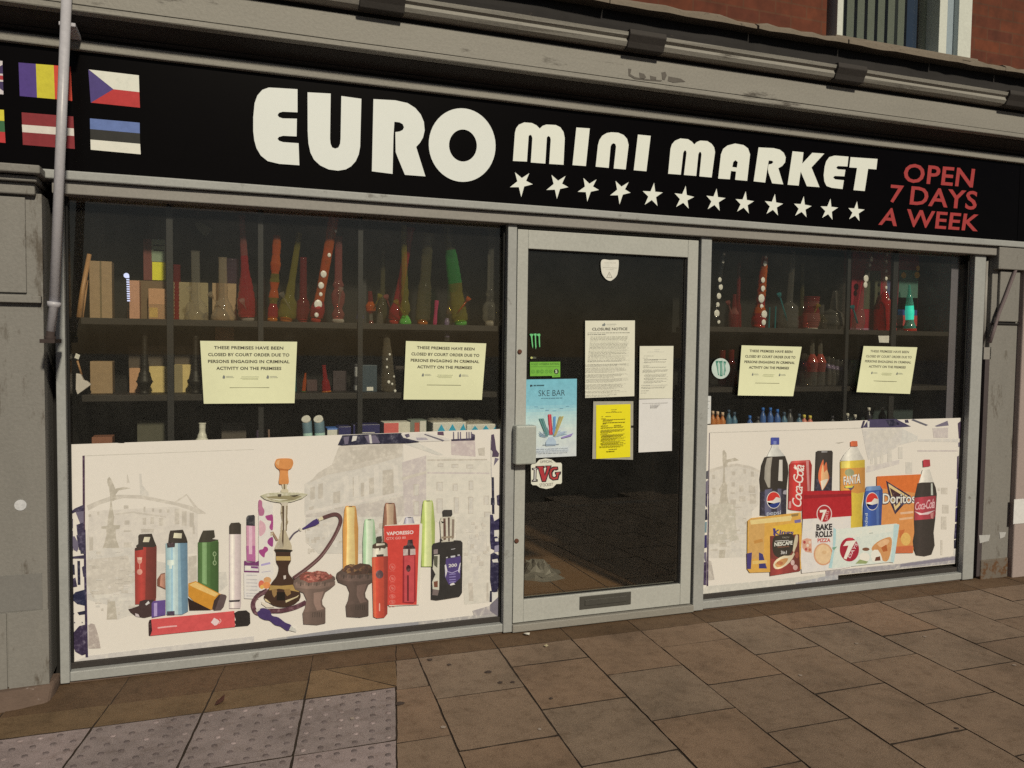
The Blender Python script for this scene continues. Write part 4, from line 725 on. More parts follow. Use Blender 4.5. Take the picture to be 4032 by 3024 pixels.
a = Pic(gl, 'printed_red_device', 21); a('F5', '592,815 768,800 762,1430 730,1470 650,1478 610,1460', (196, 66, 46)); a('F5', '592,815 630,812 640,1475 610,1460', (214, 96, 62)); a('F5', '720,805 768,800 762,1430 730,1470', (170, 52, 42)); a.e('F5', 676, 1000, 42, 46, (92, 66, 70)); a.st('F5', '676,1315 676,1400', 12, (236, 170, 150), smooth=False); a('F5', '600,700 760,680 765,800 600,812', (222, 214, 188)); a('F5', '598,715 600,680 640,655 740,648 765,670 765,705 750,700 735,720 690,712 680,750 668,715 625,720', (70, 52, 40)); a('F5', '640,665 730,660 735,680 640,690', (206, 196, 170)); a('F5', '645,590 700,582 705,645 645,652', (48, 44, 38)); a('F5', '640,785 720,780 720,805 645,810', (60, 44, 44)); a.done()
a = Pic(gl, 'printed_box_mod', 22); a('F5', '1245,690 1260,665 1360,640 1500,628 1560,632 1580,655 1575,1200 1550,1240 1400,1265 1300,1280 1240,1272', (52, 48, 44)); a('F5', '1270,790 1330,785 1325,1170 1300,1180 1255,1175 1250,1080 1285,1000 1255,940', (204, 198, 172)); a('F5', '1265,800 1310,800 1305,930 1270,900', (90, 88, 70)); a('F5', '1265,1080 1310,1070 1310,1140 1270,1140', (120, 76, 56)); a('F5', '1255,1160 1325,1170 1310,1230 1250,1225', (120, 104, 96)); a('F5', '1265,730 1310,725 1310,775 1265,780', (140, 124, 116)); a('F5', '1400,830 1560,800 1555,1040 1480,1110 1430,1110 1385,1020', (82, 66, 112)); a('F5', '1385,900 1400,890 1415,960 1395,1035', (214, 206, 224)); a('F5', '1550,880 1560,870 1545,990 1530,960', (214, 206, 224)); a.st('F5', '1390,960 1465,985 1555,945', 7, (180, 166, 200), smooth=False); a.t('200', 'F5', '1428,888 1520,880 1518,914 1426,924', (226, 218, 230), .02)
for y in (1000, 1030, 1060, 1085): a.st('F5', f'1435,{y} 1505,{y-6}', 10, (140, 126, 170), smooth=False)
a('F5', '1445,1105 1480,1090 1500,1110 1445,1122', (226, 218, 226)); a('F5', '1450,800 1500,793 1500,812 1452,818', (200, 196, 190)); a('F5', '1400,812 1420,808 1418,822 1400,824', (190, 186, 180)); a('F5', '1525,785 1550,782 1550,798 1525,798', (190, 186, 180)); a.st('F5', '1455,728 1500,720', 6, (190, 186, 180), smooth=False)
a('F5', '1335,420 1350,375 1490,370 1500,420 1490,600 1480,640 1350,650 1345,600', (206, 196, 170)); a('F5', '1365,305 1380,297 1465,297 1470,350 1455,370 1370,372', (62, 58, 52)); a('F5', '1370,390 1395,390 1400,620 1372,630', (104, 76, 64)); a('F5', '1420,380 1440,380 1440,640 1425,640', (90, 70, 60)); a('F5', '1340,420 1390,430 1360,445', (48, 44, 38)); a('F5', '1465,400 1490,400 1485,600 1462,620', (140, 122, 104)); a('F5', '1350,590 1480,580 1480,600 1350,610', (150, 132, 108)); a('F5', '1340,600 1370,640 1340,640', (60, 50, 44)); a.done()
# ---- right-hand film
out = q('F6', '64,56 500,38 1304,22') + q('F7', '340,12 1050,-5 1302,-12 1240,1250 1250,1345 700,1400 0,1470') + q('F6', '900,1560 400,1600 28,1642 40,1000')
gr, P = graphic('large printed film of drinks and snacks on a pale street view in the right window', out)
for t in ('110,490 300,415 480,435 560,470 560,800 500,860 480,1290 95,1300',): s('F6', t, (214, 203, 182))
s('F6', '105,470 240,430 360,415 480,440 570,480 570,500 480,465 360,438 240,455 110,500', V1); s('F6', '225,300 238,285 262,320 265,380 340,360 380,385 275,405 265,440 245,450 250,580 270,620 265,690 280,780 330,800 350,900 330,1000 370,1130 260,1150 245,1295 190,1300 200,1160 90,1140 100,1010 110,930 90,820 190,790 210,700 190,660 225,600 235,450 225,400', V3); s('F6', '100,800 340,780 350,1000 380,1140 95,1170', (200, 190, 166)); s('F6', '80,1310 120,1330 150,1500 82,1508', (186, 174, 156)); s('F6', '110,1180 480,1150 490,1200 110,1230', (216, 206, 184)); s('F6', '300,1160 390,1150 400,1280 310,1290', V4)
for x, y, w, h in ((310, 490, 34, 34), (310, 590, 30, 40), (420, 470, 24, 40), (490, 490, 28, 50), (380, 620, 40, 60), (470, 620, 60, 70), (380, 720, 60, 50), (480, 700, 60, 90), (130, 520, 26, 40), (300, 680, 40, 20), (300, 750, 50, 50), (130, 640, 30, 60)): s('F6', f'{x},{y} {x+w},{y} {x+w},{y+h} {x},{y+h}', V2)
for i in range(40):
    x, y = rv.uniform(100, 440), rv.uniform(800, 1240); w, h = rv.uniform(12, 70), rv.uniform(5, 22); s('F6', f'{x},{y} {x+w},{y-3} {x+w},{y+h} {x},{y+h}', rv.choice((V1, V2, V4, (216, 206, 186))))
s('F6', '100,128 106,128 92,1560 76,1560', (70, 54, 72)); s('F6', '108,124 1304,88 1304,94 108,130', (200, 190, 170)); s('F7', '0,90 340,80 340,86 0,96', (200, 190, 170))
for t, c in (('55,495 92,480 90,560 52,560', (84, 80, 84)), ('50,600 90,570 88,700 50,690', PUR3), ('55,700 85,690 82,830 60,800', PUR), ('45,850 82,840 84,940 46,950', PUR2), ('60,960 80,960 76,1060 50,1060', (120, 140, 140)), ('40,1090 80,1080 80,1200 42,1210', (56, 48, 92)), ('45,1250 75,1240 78,1330 60,1330', PUR3), ('40,1340 78,1330 74,1550 34,1550', (66, 52, 74))): s('F6', t, c)
s('F7', '350,80 400,5 530,0 660,0 800,70 700,78 480,80', (74, 66, 88)); s('F7', '350,85 330,84 352,15 372,15', PUR); s('F7', '390,20 412,20 410,75 395,80', PALE); s('F7', '560,10 640,5 700,50 600,70', PUR2); s('F7', '740,8 770,5 780,35 745,35', PUR); s('F7', '820,0 960,55 940,65 800,10', (104, 100, 104)); s('F7', '1020,65 1140,15 1150,60 1040,72', (120, 110, 120)); s('F7', '1235,40 1260,20 1262,110 1285,170 1275,190 1245,180', (84, 68, 84)); s('F7', '1240,220 1290,200 1285,260 1240,260', PUR3)
s('F7', '340,90 720,80 715,230 560,330 400,380 380,300', (212, 202, 184)); s('F7', '400,110 700,90 620,180 440,230', V4); s('F7', '720,90 860,160 860,200 700,240', (214, 206, 188)); s('F7', '1000,85 1145,80 1145,175 1010,175', V5); s('F7', '870,190 1240,185 1240,215 870,210', (214, 204, 186)); s('F7', '860,290 1240,290 1240,302 860,304', V5); s('F7', '390,440 690,380 690,420 380,500', (212, 200, 184))
for x, y, w, h in ((420, 300, 24, 120), (460, 310, 24, 130), (510, 290, 30, 130), (580, 270, 40, 130), (680, 260, 40, 110), (750, 400, 60, 110), (1080, 640, 60, 60), (1090, 800, 60, 80), (1080, 910, 50, 120), (1075, 1130, 18, 140), (1050, 640, 20, 30)): s('F7', f'{x},{y} {x+w},{y} {x+w},{y+h} {x},{y+h}', V4 if x < 1000 else V1)
for t, c in (('1230,350 1245,340 1240,560 1225,560', (84, 68, 84)), ('1265,330 1290,320 1280,450 1260,440', (190, 180, 176)), ('1240,480 1290,440 1285,640 1230,640', (70, 62, 88)), ('1245,540 1262,540 1262,620 1248,620', PALE), ('1225,650 1280,620 1275,800 1215,820', (96, 86, 110)), ('1235,740 1262,735 1260,790 1235,790', PALE), ('1215,830 1272,800 1270,960 1210,960', (60, 50, 84)), ('1210,980 1262,960 1258,1110 1200,1120', (64, 56, 76)), ('1200,1130 1255,1115 1245,1200 1200,1210', (44, 42, 54)), ('1200,1215 1250,1205 1240,1260 1198,1270', PALE)): s('F7', t, c)
s('F6', '80,1560 700,1500 1304,1430 1304,1540 500,1600 30,1640 34,1600', (206, 198, 178)); s('F6', '900,1530 1304,1440 1304,1540 950,1570', (176, 172, 166)); s('F7', '0,1420 700,1350 1240,1270 1248,1340 700,1395 0,1465', (168, 160, 154)); s('F7', '700,1355 1240,1280 1245,1310 700,1380', (136, 128, 132)); s('F7', '90,222 180,212 130,228', (170, 160, 140))
P.build('printed_film', gr)
def globe(a, k, cx, cy, rx, ry):
    a.e(k, cx, cy, rx, ry, (228, 220, 206)); 
    def arc(y0f, fl):
        o = []
        for i in range(13):
            t = math.pi * i / 12; o.append((cx + rx * .93 * math.cos(t), cy - fl * ry * .93 * math.sin(t)))
        return o
    up = [p for p in arc(0, 1)]; lo = arc(0, -1)
    a.p.shape([c1(k, *p) for p in up[1:] + [(cx - rx * .9, cy + ry * .15), (cx - rx * .1, cy + ry * .05), (cx + rx * .35, cy - ry * .35)]], S(206, 58, 48))
    a.p.shape([c1(k, *p) for p in lo[::-1][1:-1] + [(cx + rx * .75, cy + ry * .25), (cx, cy + ry * .4), (cx - rx * .75, cy + ry * .55)]], S(44, 60, 120))
a = Pic(gr, 'printed_cola_bottle', 2); a('F6', '640,350 680,270 690,240 745,240 750,270 810,350', (212, 208, 192)); a('F6', '680,172 755,172 755,238 678,238', (58, 72, 150)); a('F6', '700,205 730,205 728,238 702,238', (120, 130, 180)); a('F6', '620,355 810,345 835,420 840,500 825,640 820,890 700,905 575,900 580,660 572,560 590,430', (34, 28, 26)); a('F6', '640,365 690,355 675,470 670,640 650,640 615,560 620,450', (150, 142, 126)); a('F6', '755,380 785,380 785,580 745,575', (222, 214, 198)); a('F6', '578,680 822,650 820,890 700,905 577,900', (36, 34, 56)); a('F6', '620,660 690,650 680,680 680,900 620,900', (84, 82, 104)); a('F6', '740,650 775,650 770,890 730,890', (96, 92, 112)); globe(a, 'F6', 703, 756, 66, 80); a.t('pepsi', 'F6', '638,862 770,852 770,900 638,915', (196, 196, 204), .0); a('F6', '795,670 825,660 820,705 790,700', (190, 180, 180)); a.done()
a = Pic(gr, 'printed_cola_can', 3); a('F6', '850,425 875,392 1040,382 1060,430 1050,670 960,860 870,850 838,840', (188, 38, 38)); a('F6', '870,392 1040,382 1050,400 860,415', (206, 80, 74)); a('F6', '1005,390 1030,388 1040,690 1020,690', (226, 150, 140)); a.t('Coca-Cola', 'F6', '880,820 905,410 985,420 965,825', (238, 220, 206), .0, .85, .25) if False else None
a.p.text('Coca-Cola', (c1('F6', 960, 822), c1('F6', 990, 430), c1('F6', 890, 424), c1('F6', 872, 812)), S(238, 222, 208), .004, .82, .3); a.st('F6', '905,470 900,430 930,500 915,560', 10, (238, 222, 208)); a('F6', '845,770 865,765 865,830 842,835', (222, 150, 140)); a.done()
a = Pic(gr, 'printed_lighter', 4); a('F6', '1100,305 1115,296 1245,294 1255,310 1245,690 1085,690', (46, 40, 38)); a('F6', '1090,560 1248,540 1245,690 1086,690', (34, 30, 50)); a('F6', '1150,300 1205,299 1202,312 1148,312', (150, 146, 140)); a('F6', '1125,480 1165,375 1170,440 1195,400 1205,480 1222,550 1190,620 1155,665 1140,620 1120,560', (212, 106, 62), 3); a('F6', '1150,470 1165,420 1175,500 1200,470 1215,560 1160,660 1145,580', (236, 176, 120), 2); a('F6', '1140,580 1190,560 1215,560 1155,668', (238, 214, 186)); a.done()
a = Pic(gr, 'printed_orangeade_bottle', 5); a('F7', '240,260 300,260 330,320 365,390 140,390 175,330', (220, 212, 192)); a('F7', '235,212 250,205 298,205 302,255 235,255', (208, 100, 58)); a('F7', '140,395 368,380 370,640 340,800 345,1035 180,1035 165,850 140,640', (222, 190, 62)); a('F7', '150,395 230,390 225,1030 185,1030 165,850', (232, 206, 100)); a('F7', '140,460 370,452 370,680 300,695 140,660', (216, 150, 66)); a.e('F7', 225, 500, 44, 36, (150, 150, 110)); a.p.text('FANTA', TQ('F7', '165,540 335,505 330,600 170,620'), S(70, 66, 84), .06); a.p.text('FANTA', TQ('F7', '168,538 330,508 326,596 173,615'), S(240, 232, 214), .03); a('F7', '175,630 270,622 262,645 235,670 215,648 180,645', (82, 70, 92)); a('F7', '180,628 262,622 250,640 190,642', (206, 200, 80)); a.done()
a = Pic(gr, 'printed_crisp_bag', 6); a('F7', '480,535 890,515 900,525 845,700 820,1250 660,1250 640,1100 520,990', (214, 142, 78)); a('F7', '480,535 890,515 900,525 840,690 480,640', (214, 112, 52)); a('F7', '660,1190 820,1180 815,1250 655,1252', (200, 106, 66)); a('F7', '690,1040 740,1030 720,1100 690,1110', (196, 110, 60)); a('F7', '565,575 800,720 650,890 600,770', (58, 46, 62)); a('F7', '585,600 770,720 650,855', (220, 190, 130)); a('F7', '600,640 735,722 655,815', (74, 48, 48)); a.p.text('Doritos', TQ('F7', '532,690 845,690 845,795 530,800'), S(54, 46, 66), .06); a.p.text('Doritos', TQ('F7', '537,695 840,695 840,785 535,790'), S(234, 226, 208), .015); a.st('F7', '700,880 820,868', 20, (226, 180, 140)); a.st('F7', '690,935 815,920', 20, (226, 176, 130)); a.e('F7', 750, 1120, 46, 60, (222, 176, 96)); a.done()
a = Pic(gr, 'printed_cola_can', 7); a('F7', '375,660 385,630 510,622 535,660 520,1020 480,1035 350,1035 355,820', (46, 82, 150)); a('F7', '385,630 510,622 520,660 375,672', (110, 140, 176)); a('F7', '470,680 500,670 500,1020 480,1030', (80, 114, 172)); globe(a, 'F7', 437, 768, 60, 84); a.p.text('pepsi', (c1('F7', 365, 1015), c1('F7', 375, 875), c1('F7', 405, 880), c1('F7', 400, 1020))[::-1] if False else (c1('F7', 370, 880), c1('F7', 365, 1018), c1('F7', 398, 1020), c1('F7', 402, 880)), S(206, 212, 224), .0); a.done()
a = Pic(gr, 'printed_cola_bottle', 8); a('F7', '910,470 975,470 1010,590 870,600', (222, 214, 196)); a('F7', '912,385 925,378 975,378 980,440 915,448', (176, 44, 58)); a('F7', '860,600 900,592 1010,590 1030,640 1040,700 1025,940 1010,1060 1020,1180 990,1265 930,1280 850,1270 820,1190 815,1140 830,1060 825,940 830,730', (46, 38, 36)); a('F7', '985,600 1000,600 1005,710 985,710', (206, 206, 186)); a('F7', '832,735 1030,715 1030,890 1010,930 830,945', (170, 52, 66)); a.p.text('Coca-Cola', TQ('F7', '838,780 1022,740 1018,830 838,850'), S(226, 176, 170), .012, .82, .25); a('F7', '830,860 900,880 1025,850 960,890 880,895', (230, 200, 192)); a('F7', '980,880 1010,870 1005,930 985,925', (212, 140, 130)); a.done()
a = Pic(gr, 'printed_snack_bag', 9); a('F6', '460,950 490,925 955,870 965,1000 965,1400 900,1420 480,1435 455,1400', (216, 164, 76)); a('F6', '470,960 500,930 620,920 610,1300 470,1310', (206, 160, 92)); a('F6', '480,945 880,900 860,950 490,985', (232, 200, 130)); a('F6', '700,1000 960,960 960,1080 700,1090', (222, 178, 62)); a('F6', '452,1255 500,1245 490,1400 455,1400', (74, 62, 110)); a('F6', '565,1245 600,1260 640,1395 565,1395', (66, 60, 108)); a.p.text('Kings', TQ('F6', '690,1030 890,1040 890,1090 700,1098') , S(72, 60, 116), .03, 1, .2); a('F6', '695,1020 720,1020 720,1090 705,1095', (72, 60, 116)); a('F6', '895,945 955,935 955,965 900,972', (120, 108, 150)); a('F6', '865,890 935,880 930,905 870,912', (150, 120, 70)); a.st('F6', '520,1150 600,1130', 30, (196, 140, 70)); a.st('F6', '505,1340 640,1330', 30, (228, 186, 106)); a.done()
a = Pic(gr, 'printed_rusk_bag', 10); a('F6', '970,685 990,672 1304,672 1420,665 1425,1380 1330,1400 965,1440 955,1300 975,940', (226, 216, 200)); a('F6', '970,685 990,672 1300,668 1428,665 1432,905 1300,915 972,935', (176, 40, 44)); a('F6', '985,710 1300,700 1428,695 1428,720 985,745', (146, 36, 40)); a.e('F6', 1175, 885, 72, 84, (226, 200, 190)); a.e('F6', 1175, 885, 64, 75, (170, 44, 46)); a.t('7', 'F6', '1132,850 1198,845 1180,955 1142,955', (238, 226, 214), .04); a.p.text('DAYS', (c1('F6', 1205, 945), c1('F6', 1222, 860), c1('F6', 1192, 852), c1('F6', 1180, 940))[0:4], S(226, 170, 160), .01); a.t('BAKE', 'F6', '1100,982 1250,975 1248,1035 1100,1042', (52, 46, 46), .05); a.t('ROLLS', 'F6', '1093,1048 1252,1042 1250,1100 1093,1108', (52, 46, 46), .05); a.t('PIZZA', 'F6', '1112,1115 1235,1112 1232,1148 1112,1152', (196, 84, 70), .04); a.e('F6', 1165, 1262, 90, 104, (212, 158, 116)); a.e('F6', 1165, 1262, 76, 90, (228, 190, 142)); a.e('F6', 1175, 1245, 22, 18, (216, 176, 126)); a('F6', '970,1130 1010,1112 1055,1120 1060,1250 1000,1240 970,1200', (214, 160, 130)); [a.e('F6', x, y, 12, 14, c) for x, y, c in ((990, 1150, (170, 70, 66)), (1020, 1180, (230, 206, 180)), (1005, 1215, (176, 80, 70)), (1040, 1150, (230, 200, 170)), (1040, 1220, (190, 110, 80)))]; a.done()
a = Pic(gr, 'printed_coffee_sachet', 11); a('F6', '668,1092 940,1075 950,1420 670,1465', (120, 44, 38)); a('F6', '672,1300 940,1380 950,1420 670,1465', (150, 50, 46)); a('F6', '700,1110 740,1085 860,1070 895,1110 890,1200 850,1270 780,1300 710,1270 690,1190', (40, 32, 26), 3); a.t('NESCAFE', 'F6', '710,1152 880,1135 878,1172 710,1190', (232, 226, 206), .03); a.st('F6', '715,1140 845,1132', 5, (214, 206, 190), smooth=False); a.t('ORIGINAL', 'F6', '740,1190 850,1182 850,1194 740,1203', (170, 110, 80), .0); a.t('3in1', 'F6', '770,1230 825,1228 823,1260 770,1262', (222, 214, 200), .02); a.t('TASTY', 'F6', '782,1100 850,1098 850,1112 782,1115', (170, 160, 140), .0); a('F6', '698,1360 730,1310 800,1275 870,1270 920,1180 930,1090 905,1090 880,1230 900,1260 850,1340 780,1390 720,1400', (226, 206, 166), 2); a('F6', '715,1355 770,1310 840,1300 800,1360 740,1385', (196, 142, 84), 2); a.e('F6', 760, 1345, 30, 18, (170, 100, 60)); a.e('F6', 880, 1340, 18, 26, (228, 190, 176)); a.e('F6', 905, 1385, 22, 26, (226, 180, 166)); a.e('F6', 920, 1270, 16, 30, (170, 80, 60)); a.done()
a = Pic(gr, 'printed_croissant_pack', 12); a('F7', '75,1010 95,1030 660,975 690,985 650,1140 640,1340 600,1335 60,1395 30,1390 60,1250 95,1150', (214, 220, 208)); a('F7', '75,1010 100,1030 95,1150 60,1390 30,1390 70,1200', (176, 204, 204)); a('F7', '640,980 690,985 640,1340 610,1330', (186, 206, 204)); a('F7', '100,1030 640,985 620,1050 300,1100 100,1120', (224, 224, 208)); a.e('F7', 224, 1218, 90, 112, (164, 42, 56)); a('F7', '195,1140 290,1130 255,1190 195,1310 170,1300 215,1180 165,1185', (236, 226, 216)); a('F7', '200,1110 260,1108 250,1132 205,1138', (200, 60, 70)); a.p.text('DAYS', (c1('F7', 232, 1300), c1('F7', 305, 1170), c1('F7', 285, 1150), c1('F7', 210, 1285)), S(232, 196, 188), .015); a('F7', '430,1215 480,1150 560,1110 610,1105 620,1170 590,1310 540,1325 500,1270', (206, 146, 90), 3); a('F7', '480,1165 560,1120 600,1140 540,1200', (226, 176, 126), 2); a('F7', '520,1200 570,1170 580,1230 540,1240', (176, 96, 50)); a('F7', '430,1240 490,1220 530,1300 520,1330 440,1330', (234, 226, 208), 2); a('F7', '470,1290 510,1280 515,1320 460,1325', (110, 60, 44)); a.e('F7', 365, 1290, 48, 44, (236, 230, 212)); a.e('F7', 378, 1215, 34, 16, (126, 84, 60)); a('F7', '280,1350 320,1310 400,1330 380,1350', (150, 160, 104)); a('F7', '60,1200 110,1190 80,1225', (120, 160, 130)); a.st('F7', '410,1068 445,1062', 10, (180, 184, 166)); a.done()
# ------------------------------------------------------------------ sheets stuck to the glass
class Sheet(MB):
    "a sheet of paper on the pane: Q full-pixel corners BL BR TR TL, curl(u,v) lifts it towards the street"
    def __init__(s, Q, y, curl=None): super().__init__(); s.Q = Q; s.y = y; s.c = curl or (lambda u, v: 0); s.n = 0
    def P(s, u, v, n=0): return W(bil(s.Q, u, v), s.y - s.c(u, v) - n * .00012)
    def base(s, m, nx=14, ny=14, u0=0, u1=1, v0=0, v1=1, edge=None):
        g = [[(u0 + (u1 - u0) * i / nx, v0 + (v1 - v0) * j / ny) for i in range(nx + 1)] for j in range(ny + 1)]
        s.n += 1; vs = [s.P(u, v, s.n) for r in g for u, v in r]; k = nx + 1
        s.add(vs, [(j * k + i, j * k + i + 1, (j + 1) * k + i + 1, (j + 1) * k + i) for j in range(ny) for i in range(nx)], m, True); return s
    def text(s, t, u0, u1, v0, v1, col, bold=.02, sp=1.0, th=1):
        s.n += 1; vs, fs = glyphs(t, bold, sp); s.add([s.P(u0 + (u1 - u0) * a, v0 + (v1 - v0) * b, s.n + 1) for a, b in vs], fs, ink(S(*col))); return s
    def bar(s, u0, u1, v0, v1, col): 
        s.n += 1; s.add([s.P(*p, s.n + 1) for p in ((u0, v0), (u1, v0), (u1, v1), (u0, v1))], [(0, 1, 2, 3)], ink(S(*col))); return s
    def poly(s, pts, col):
        s.n += 1; tr = tessellate_polygon([[Vector((*p, 0)) for p in pts]]); s.add([s.P(*p, s.n + 1) for p in pts], [list(t) for t in tr], ink(S(*col))); return s
    def words(s, u0, u1, v, h, col, rnd):
        u = u0
        while u < u1 - .02: w = min(u1 - u, rnd.uniform(.02, .08)); s.bar(u, u + w, v, v + h, col); u += w + .011
    def dot(s, u, v, ru, rv, col, n=16): return s.poly([(u + ru * math.cos(6.283 * i / n), v + rv * math.sin(6.283 * i / n)) for i in range(n)], col)
    def build(s, name, lab, cat='notice', grp=None): return tag(MB.build(s, name, None, fixn=False), lab, cat, grp)
def paper(name, c): return paint(name, S(*c), .03, 9, .7, .02, fine=30, spec=.2, fv=.15)
YEL = paper('cream_notice_paper', (222, 217, 168)); WHT = paper('white_notice_paper', (222, 214, 184)); WHT2 = paper('white_court_paper', (220, 212, 196)); SUN = paper('bright_yellow_paper', (232, 214, 34))
def court(Q, curl, lab, tc=(70, 64, 50)):
    s = Sheet(Q, .036, curl); s.base(YEL, 20, 16); rnd = random.Random(2)
    for t, v, a, b_ in (('THESE PREMISES HAVE BEEN', .868, .14, .86), ('CLOSED BY COURT ORDER DUE TO', .757, .075, .925), ('PERSONS ENGAGING IN CRIMINAL', .648, .07, .93), ('ACTIVITY ON THE PREMISES', .538, .155, .845)): s.text(t, a, b_, v, v + .052, tc, .028, 1.04)
    for u in (.22, .69): s.poly([(u, .40), (u + .022, .40), (u + .026, .43), (u + .012, .46), (u - .002, .425)], (120, 120, 110)); s.bar(u + .035, u + .12, .412, .422, (178, 176, 138)); s.bar(u + .035, u + .11, .432, .44, (172, 170, 140))
    s.bar(.41, .6, .4, .41, (200, 196, 150)); s.bar(.42, .61, .425, .435, (196, 192, 148)); s.bar(.43, .6, .385, .39, (206, 202, 154)); s.bar(.29, .72, .252, .258, (112, 106, 76))
    return s.build('court_notice', lab, grp='court closure notices on the windows')
N1 = (q('D6', '1222,685')[0], q('D6', '2012,680')[0], q('D6', '2035,145')[0], q('D6', '1190,137')[0])
court(N1, lambda u, v: .012 * (1 - v) ** 2 * (1 - 4 * (u - .5) ** 2) + .002 * math.sin(6 * u), 'wide cream court order notice, leftmost of four, beside the shelf of wooden boxes')
N2 = (q('D7', '1142,763')[0], q('D7', '1945,766')[0], q('D7', '1990,188')[0], q('D7', '1167,163')[0])
court(N2, lambda u, v: .03 * max(0, u - .75) ** 1.5 * max(0, .6 - v) * 4 + .002 * math.sin(5 * v), 'cream court order notice with a curled lower right corner, just left of the door')
N3 = (q('D8', '292,557')[0], q('D8', '730,563')[0], q('D8', '798,172')[0], q('D8', '322,160')[0])
court(N3, lambda u, v: .02 * (1 - v) ** 2 + .004 * u, 'slanting cream court order notice beside the round green and white sticker')
N4 = (q('D8', '1232,530')[0], q('D8', '1655,545')[0], q('D8', '1713,176')[0], q('D8', '1288,166')[0])
court(N4, lambda u, v: .03 * max(0, .5 - u) * max(0, .5 - v) * 3 + .006 * (1 - v), 'slanting cream court order notice, rightmost of four, below the brightly coloured boxes', (112, 106, 84))
YD = .004
rnd = random.Random(21)
Q = (q('E2', '803,370')[0], q('E2', '1414,347')[0], c1('E1', 1357, 940), c1('E1', 767, 943))
s_ = Sheet(Q, YD, lambda u, v: .003 * math.sin(3 * v)); s_.base(WHT, 12, 16)
s_.poly([(.34, .928), (.395, .928), (.41, .95), (.385, .972), (.365, .955), (.345, .955)], (128, 130, 120)); s_.bar(.43, .63, .945, .958, (198, 192, 166)); s_.bar(.44, .6, .928, .934, (204, 198, 172)); s_.text('CLOSURE NOTICE', .14, .85, .872, .908, (66, 62, 54), .02)
s_.words(.05, .9, .838, .006, (150, 146, 126), rnd); s_.words(.05, .42, .818, .006, (160, 156, 136), rnd)
for i in range(20): v = .79 - i * .0145; s_.words(.11, .88 - (rnd.random() * .3 if i % 5 == 4 else 0), v, .004, (186, 180, 154), rnd)
for a_, n_, u1 in ((.475, 2, .9), (.43, 4, .88), (.355, 3, .86), (.3, 3, .86), (.24, 4, .88), (.165, 2, .85), (.115, 2, .8), (.06, 2, .84)):
    for i in range(n_): s_.words(.05, u1 if i < n_ - 1 else u1 * .8, a_ - i * .014, .0045, (176, 170, 146), rnd)
s_.build('closure_notice', 'large white closure notice densely printed in the middle of the door glass')
Q = (q('E2', '1475,380')[0], q('E2', '1888,374')[0], c1('E1', 1815, 1243), c1('E1', 1415, 1245))
s_ = Sheet(Q, YD, lambda u, v: .002 * math.sin(4 * u + v)); s_.base(WHT, 10, 12); s_.bar(.42, .6, .93, .936, (190, 184, 164)); s_.bar(.43, .57, .9, .906, (190, 184, 164)); s_.bar(.24, .72, .885, .89, (186, 180, 160))
for v, a, b_ in ((.81, .12, .42), (.77, .1, .26), (.745, .14, .83), (.735, .14, .55), (.7, .14, .8), (.69, .14, .36), (.63, .12, .3), (.6, .12, .8), (.55, .12, .86), (.535, .12, .84), (.52, .12, .5), (.465, .18, .85), (.45, .18, .8), (.41, .18, .86), (.395, .18, .5), (.355, .18, .86), (.34, .18, .7), (.29, .12, .4), (.255, .12, .86), (.24, .12, .84), (.19, .12, .36), (.15, .12, .3)): s_.words(a, b_, v, .006, (164, 158, 140), rnd)
s_.build('typed_sheet', 'white typed page at the right of the door glass, above a mostly blank page')
Q = (q('E2', '1467,1048')[0], q('E2', '1882,1027')[0], q('E2', '1888,376')[0], q('E2', '1474,388')[0])
s_ = Sheet(Q, YD, lambda u, v: .003 * math.sin(3 * v) * u); s_.base(WHT2, 10, 12); s_.words(.1, .86, .915, .01, (172, 164, 150), rnd)
for i in range(4): s_.words(.34, .64 - .03 * i, .885 - .018 * i, .008, (172, 164, 150), rnd)
s_.build('typed_sheet', 'mostly blank white page hanging under the typed page on the door glass')
Q = (q('E2', '892,1128')[0], q('E2', '1398,1138')[0], q('E2', '1402,410')[0], q('E2', '905,412')[0])
s_ = Sheet(Q, YD + .0012); s_.base(paint('plastic_sleeve', S(168, 160, 136), .06, 8, .3), 4, 4); s_.bar(.945, 1.0, .545, .585, (40, 36, 30)); slv = s_.build('plastic_sleeve', 'dull plastic sleeve taped behind the bright yellow sheet on the door', 'sleeve')
Q = (q('E2', '940,1128')[0], q('E2', '1364,1104')[0], q('E2', '1367,445')[0], q('E2', '940,458')[0])
s_ = Sheet(Q, YD, lambda u, v: .001 + .001 * math.sin(5 * v)); s_.base(SUN, 10, 12); OL = (138, 124, 30)
for v, a, b_ in ((.9, .44, .6), (.87, .45, .58), (.85, .28, .76), (.775, .16, .2), (.775, .27, .43), (.735, .15, .28), (.715, .2, .85), (.695, .2, .5), (.66, .2, .85), (.645, .2, .3), (.605, .15, .36), (.605, .53, .74), (.57, .15, .5), (.575, .53, .8), (.525, .15, .86), (.51, .15, .8), (.495, .15, .5), (.46, .15, .34), (.435, .18, .86), (.42, .18, .8), (.405, .18, .46), (.375, .18, .86), (.36, .18, .6), (.345, .18, .26), (.31, .18, .86), (.295, .18, .7), (.25, .15, .86), (.235, .15, .8), (.16, .36, .64), (.15, .37, .6)): s_.words(a, b_, v, .011, OL, rnd)
s_.build('yellow_notice', 'bright yellow printed sheet low on the door glass')
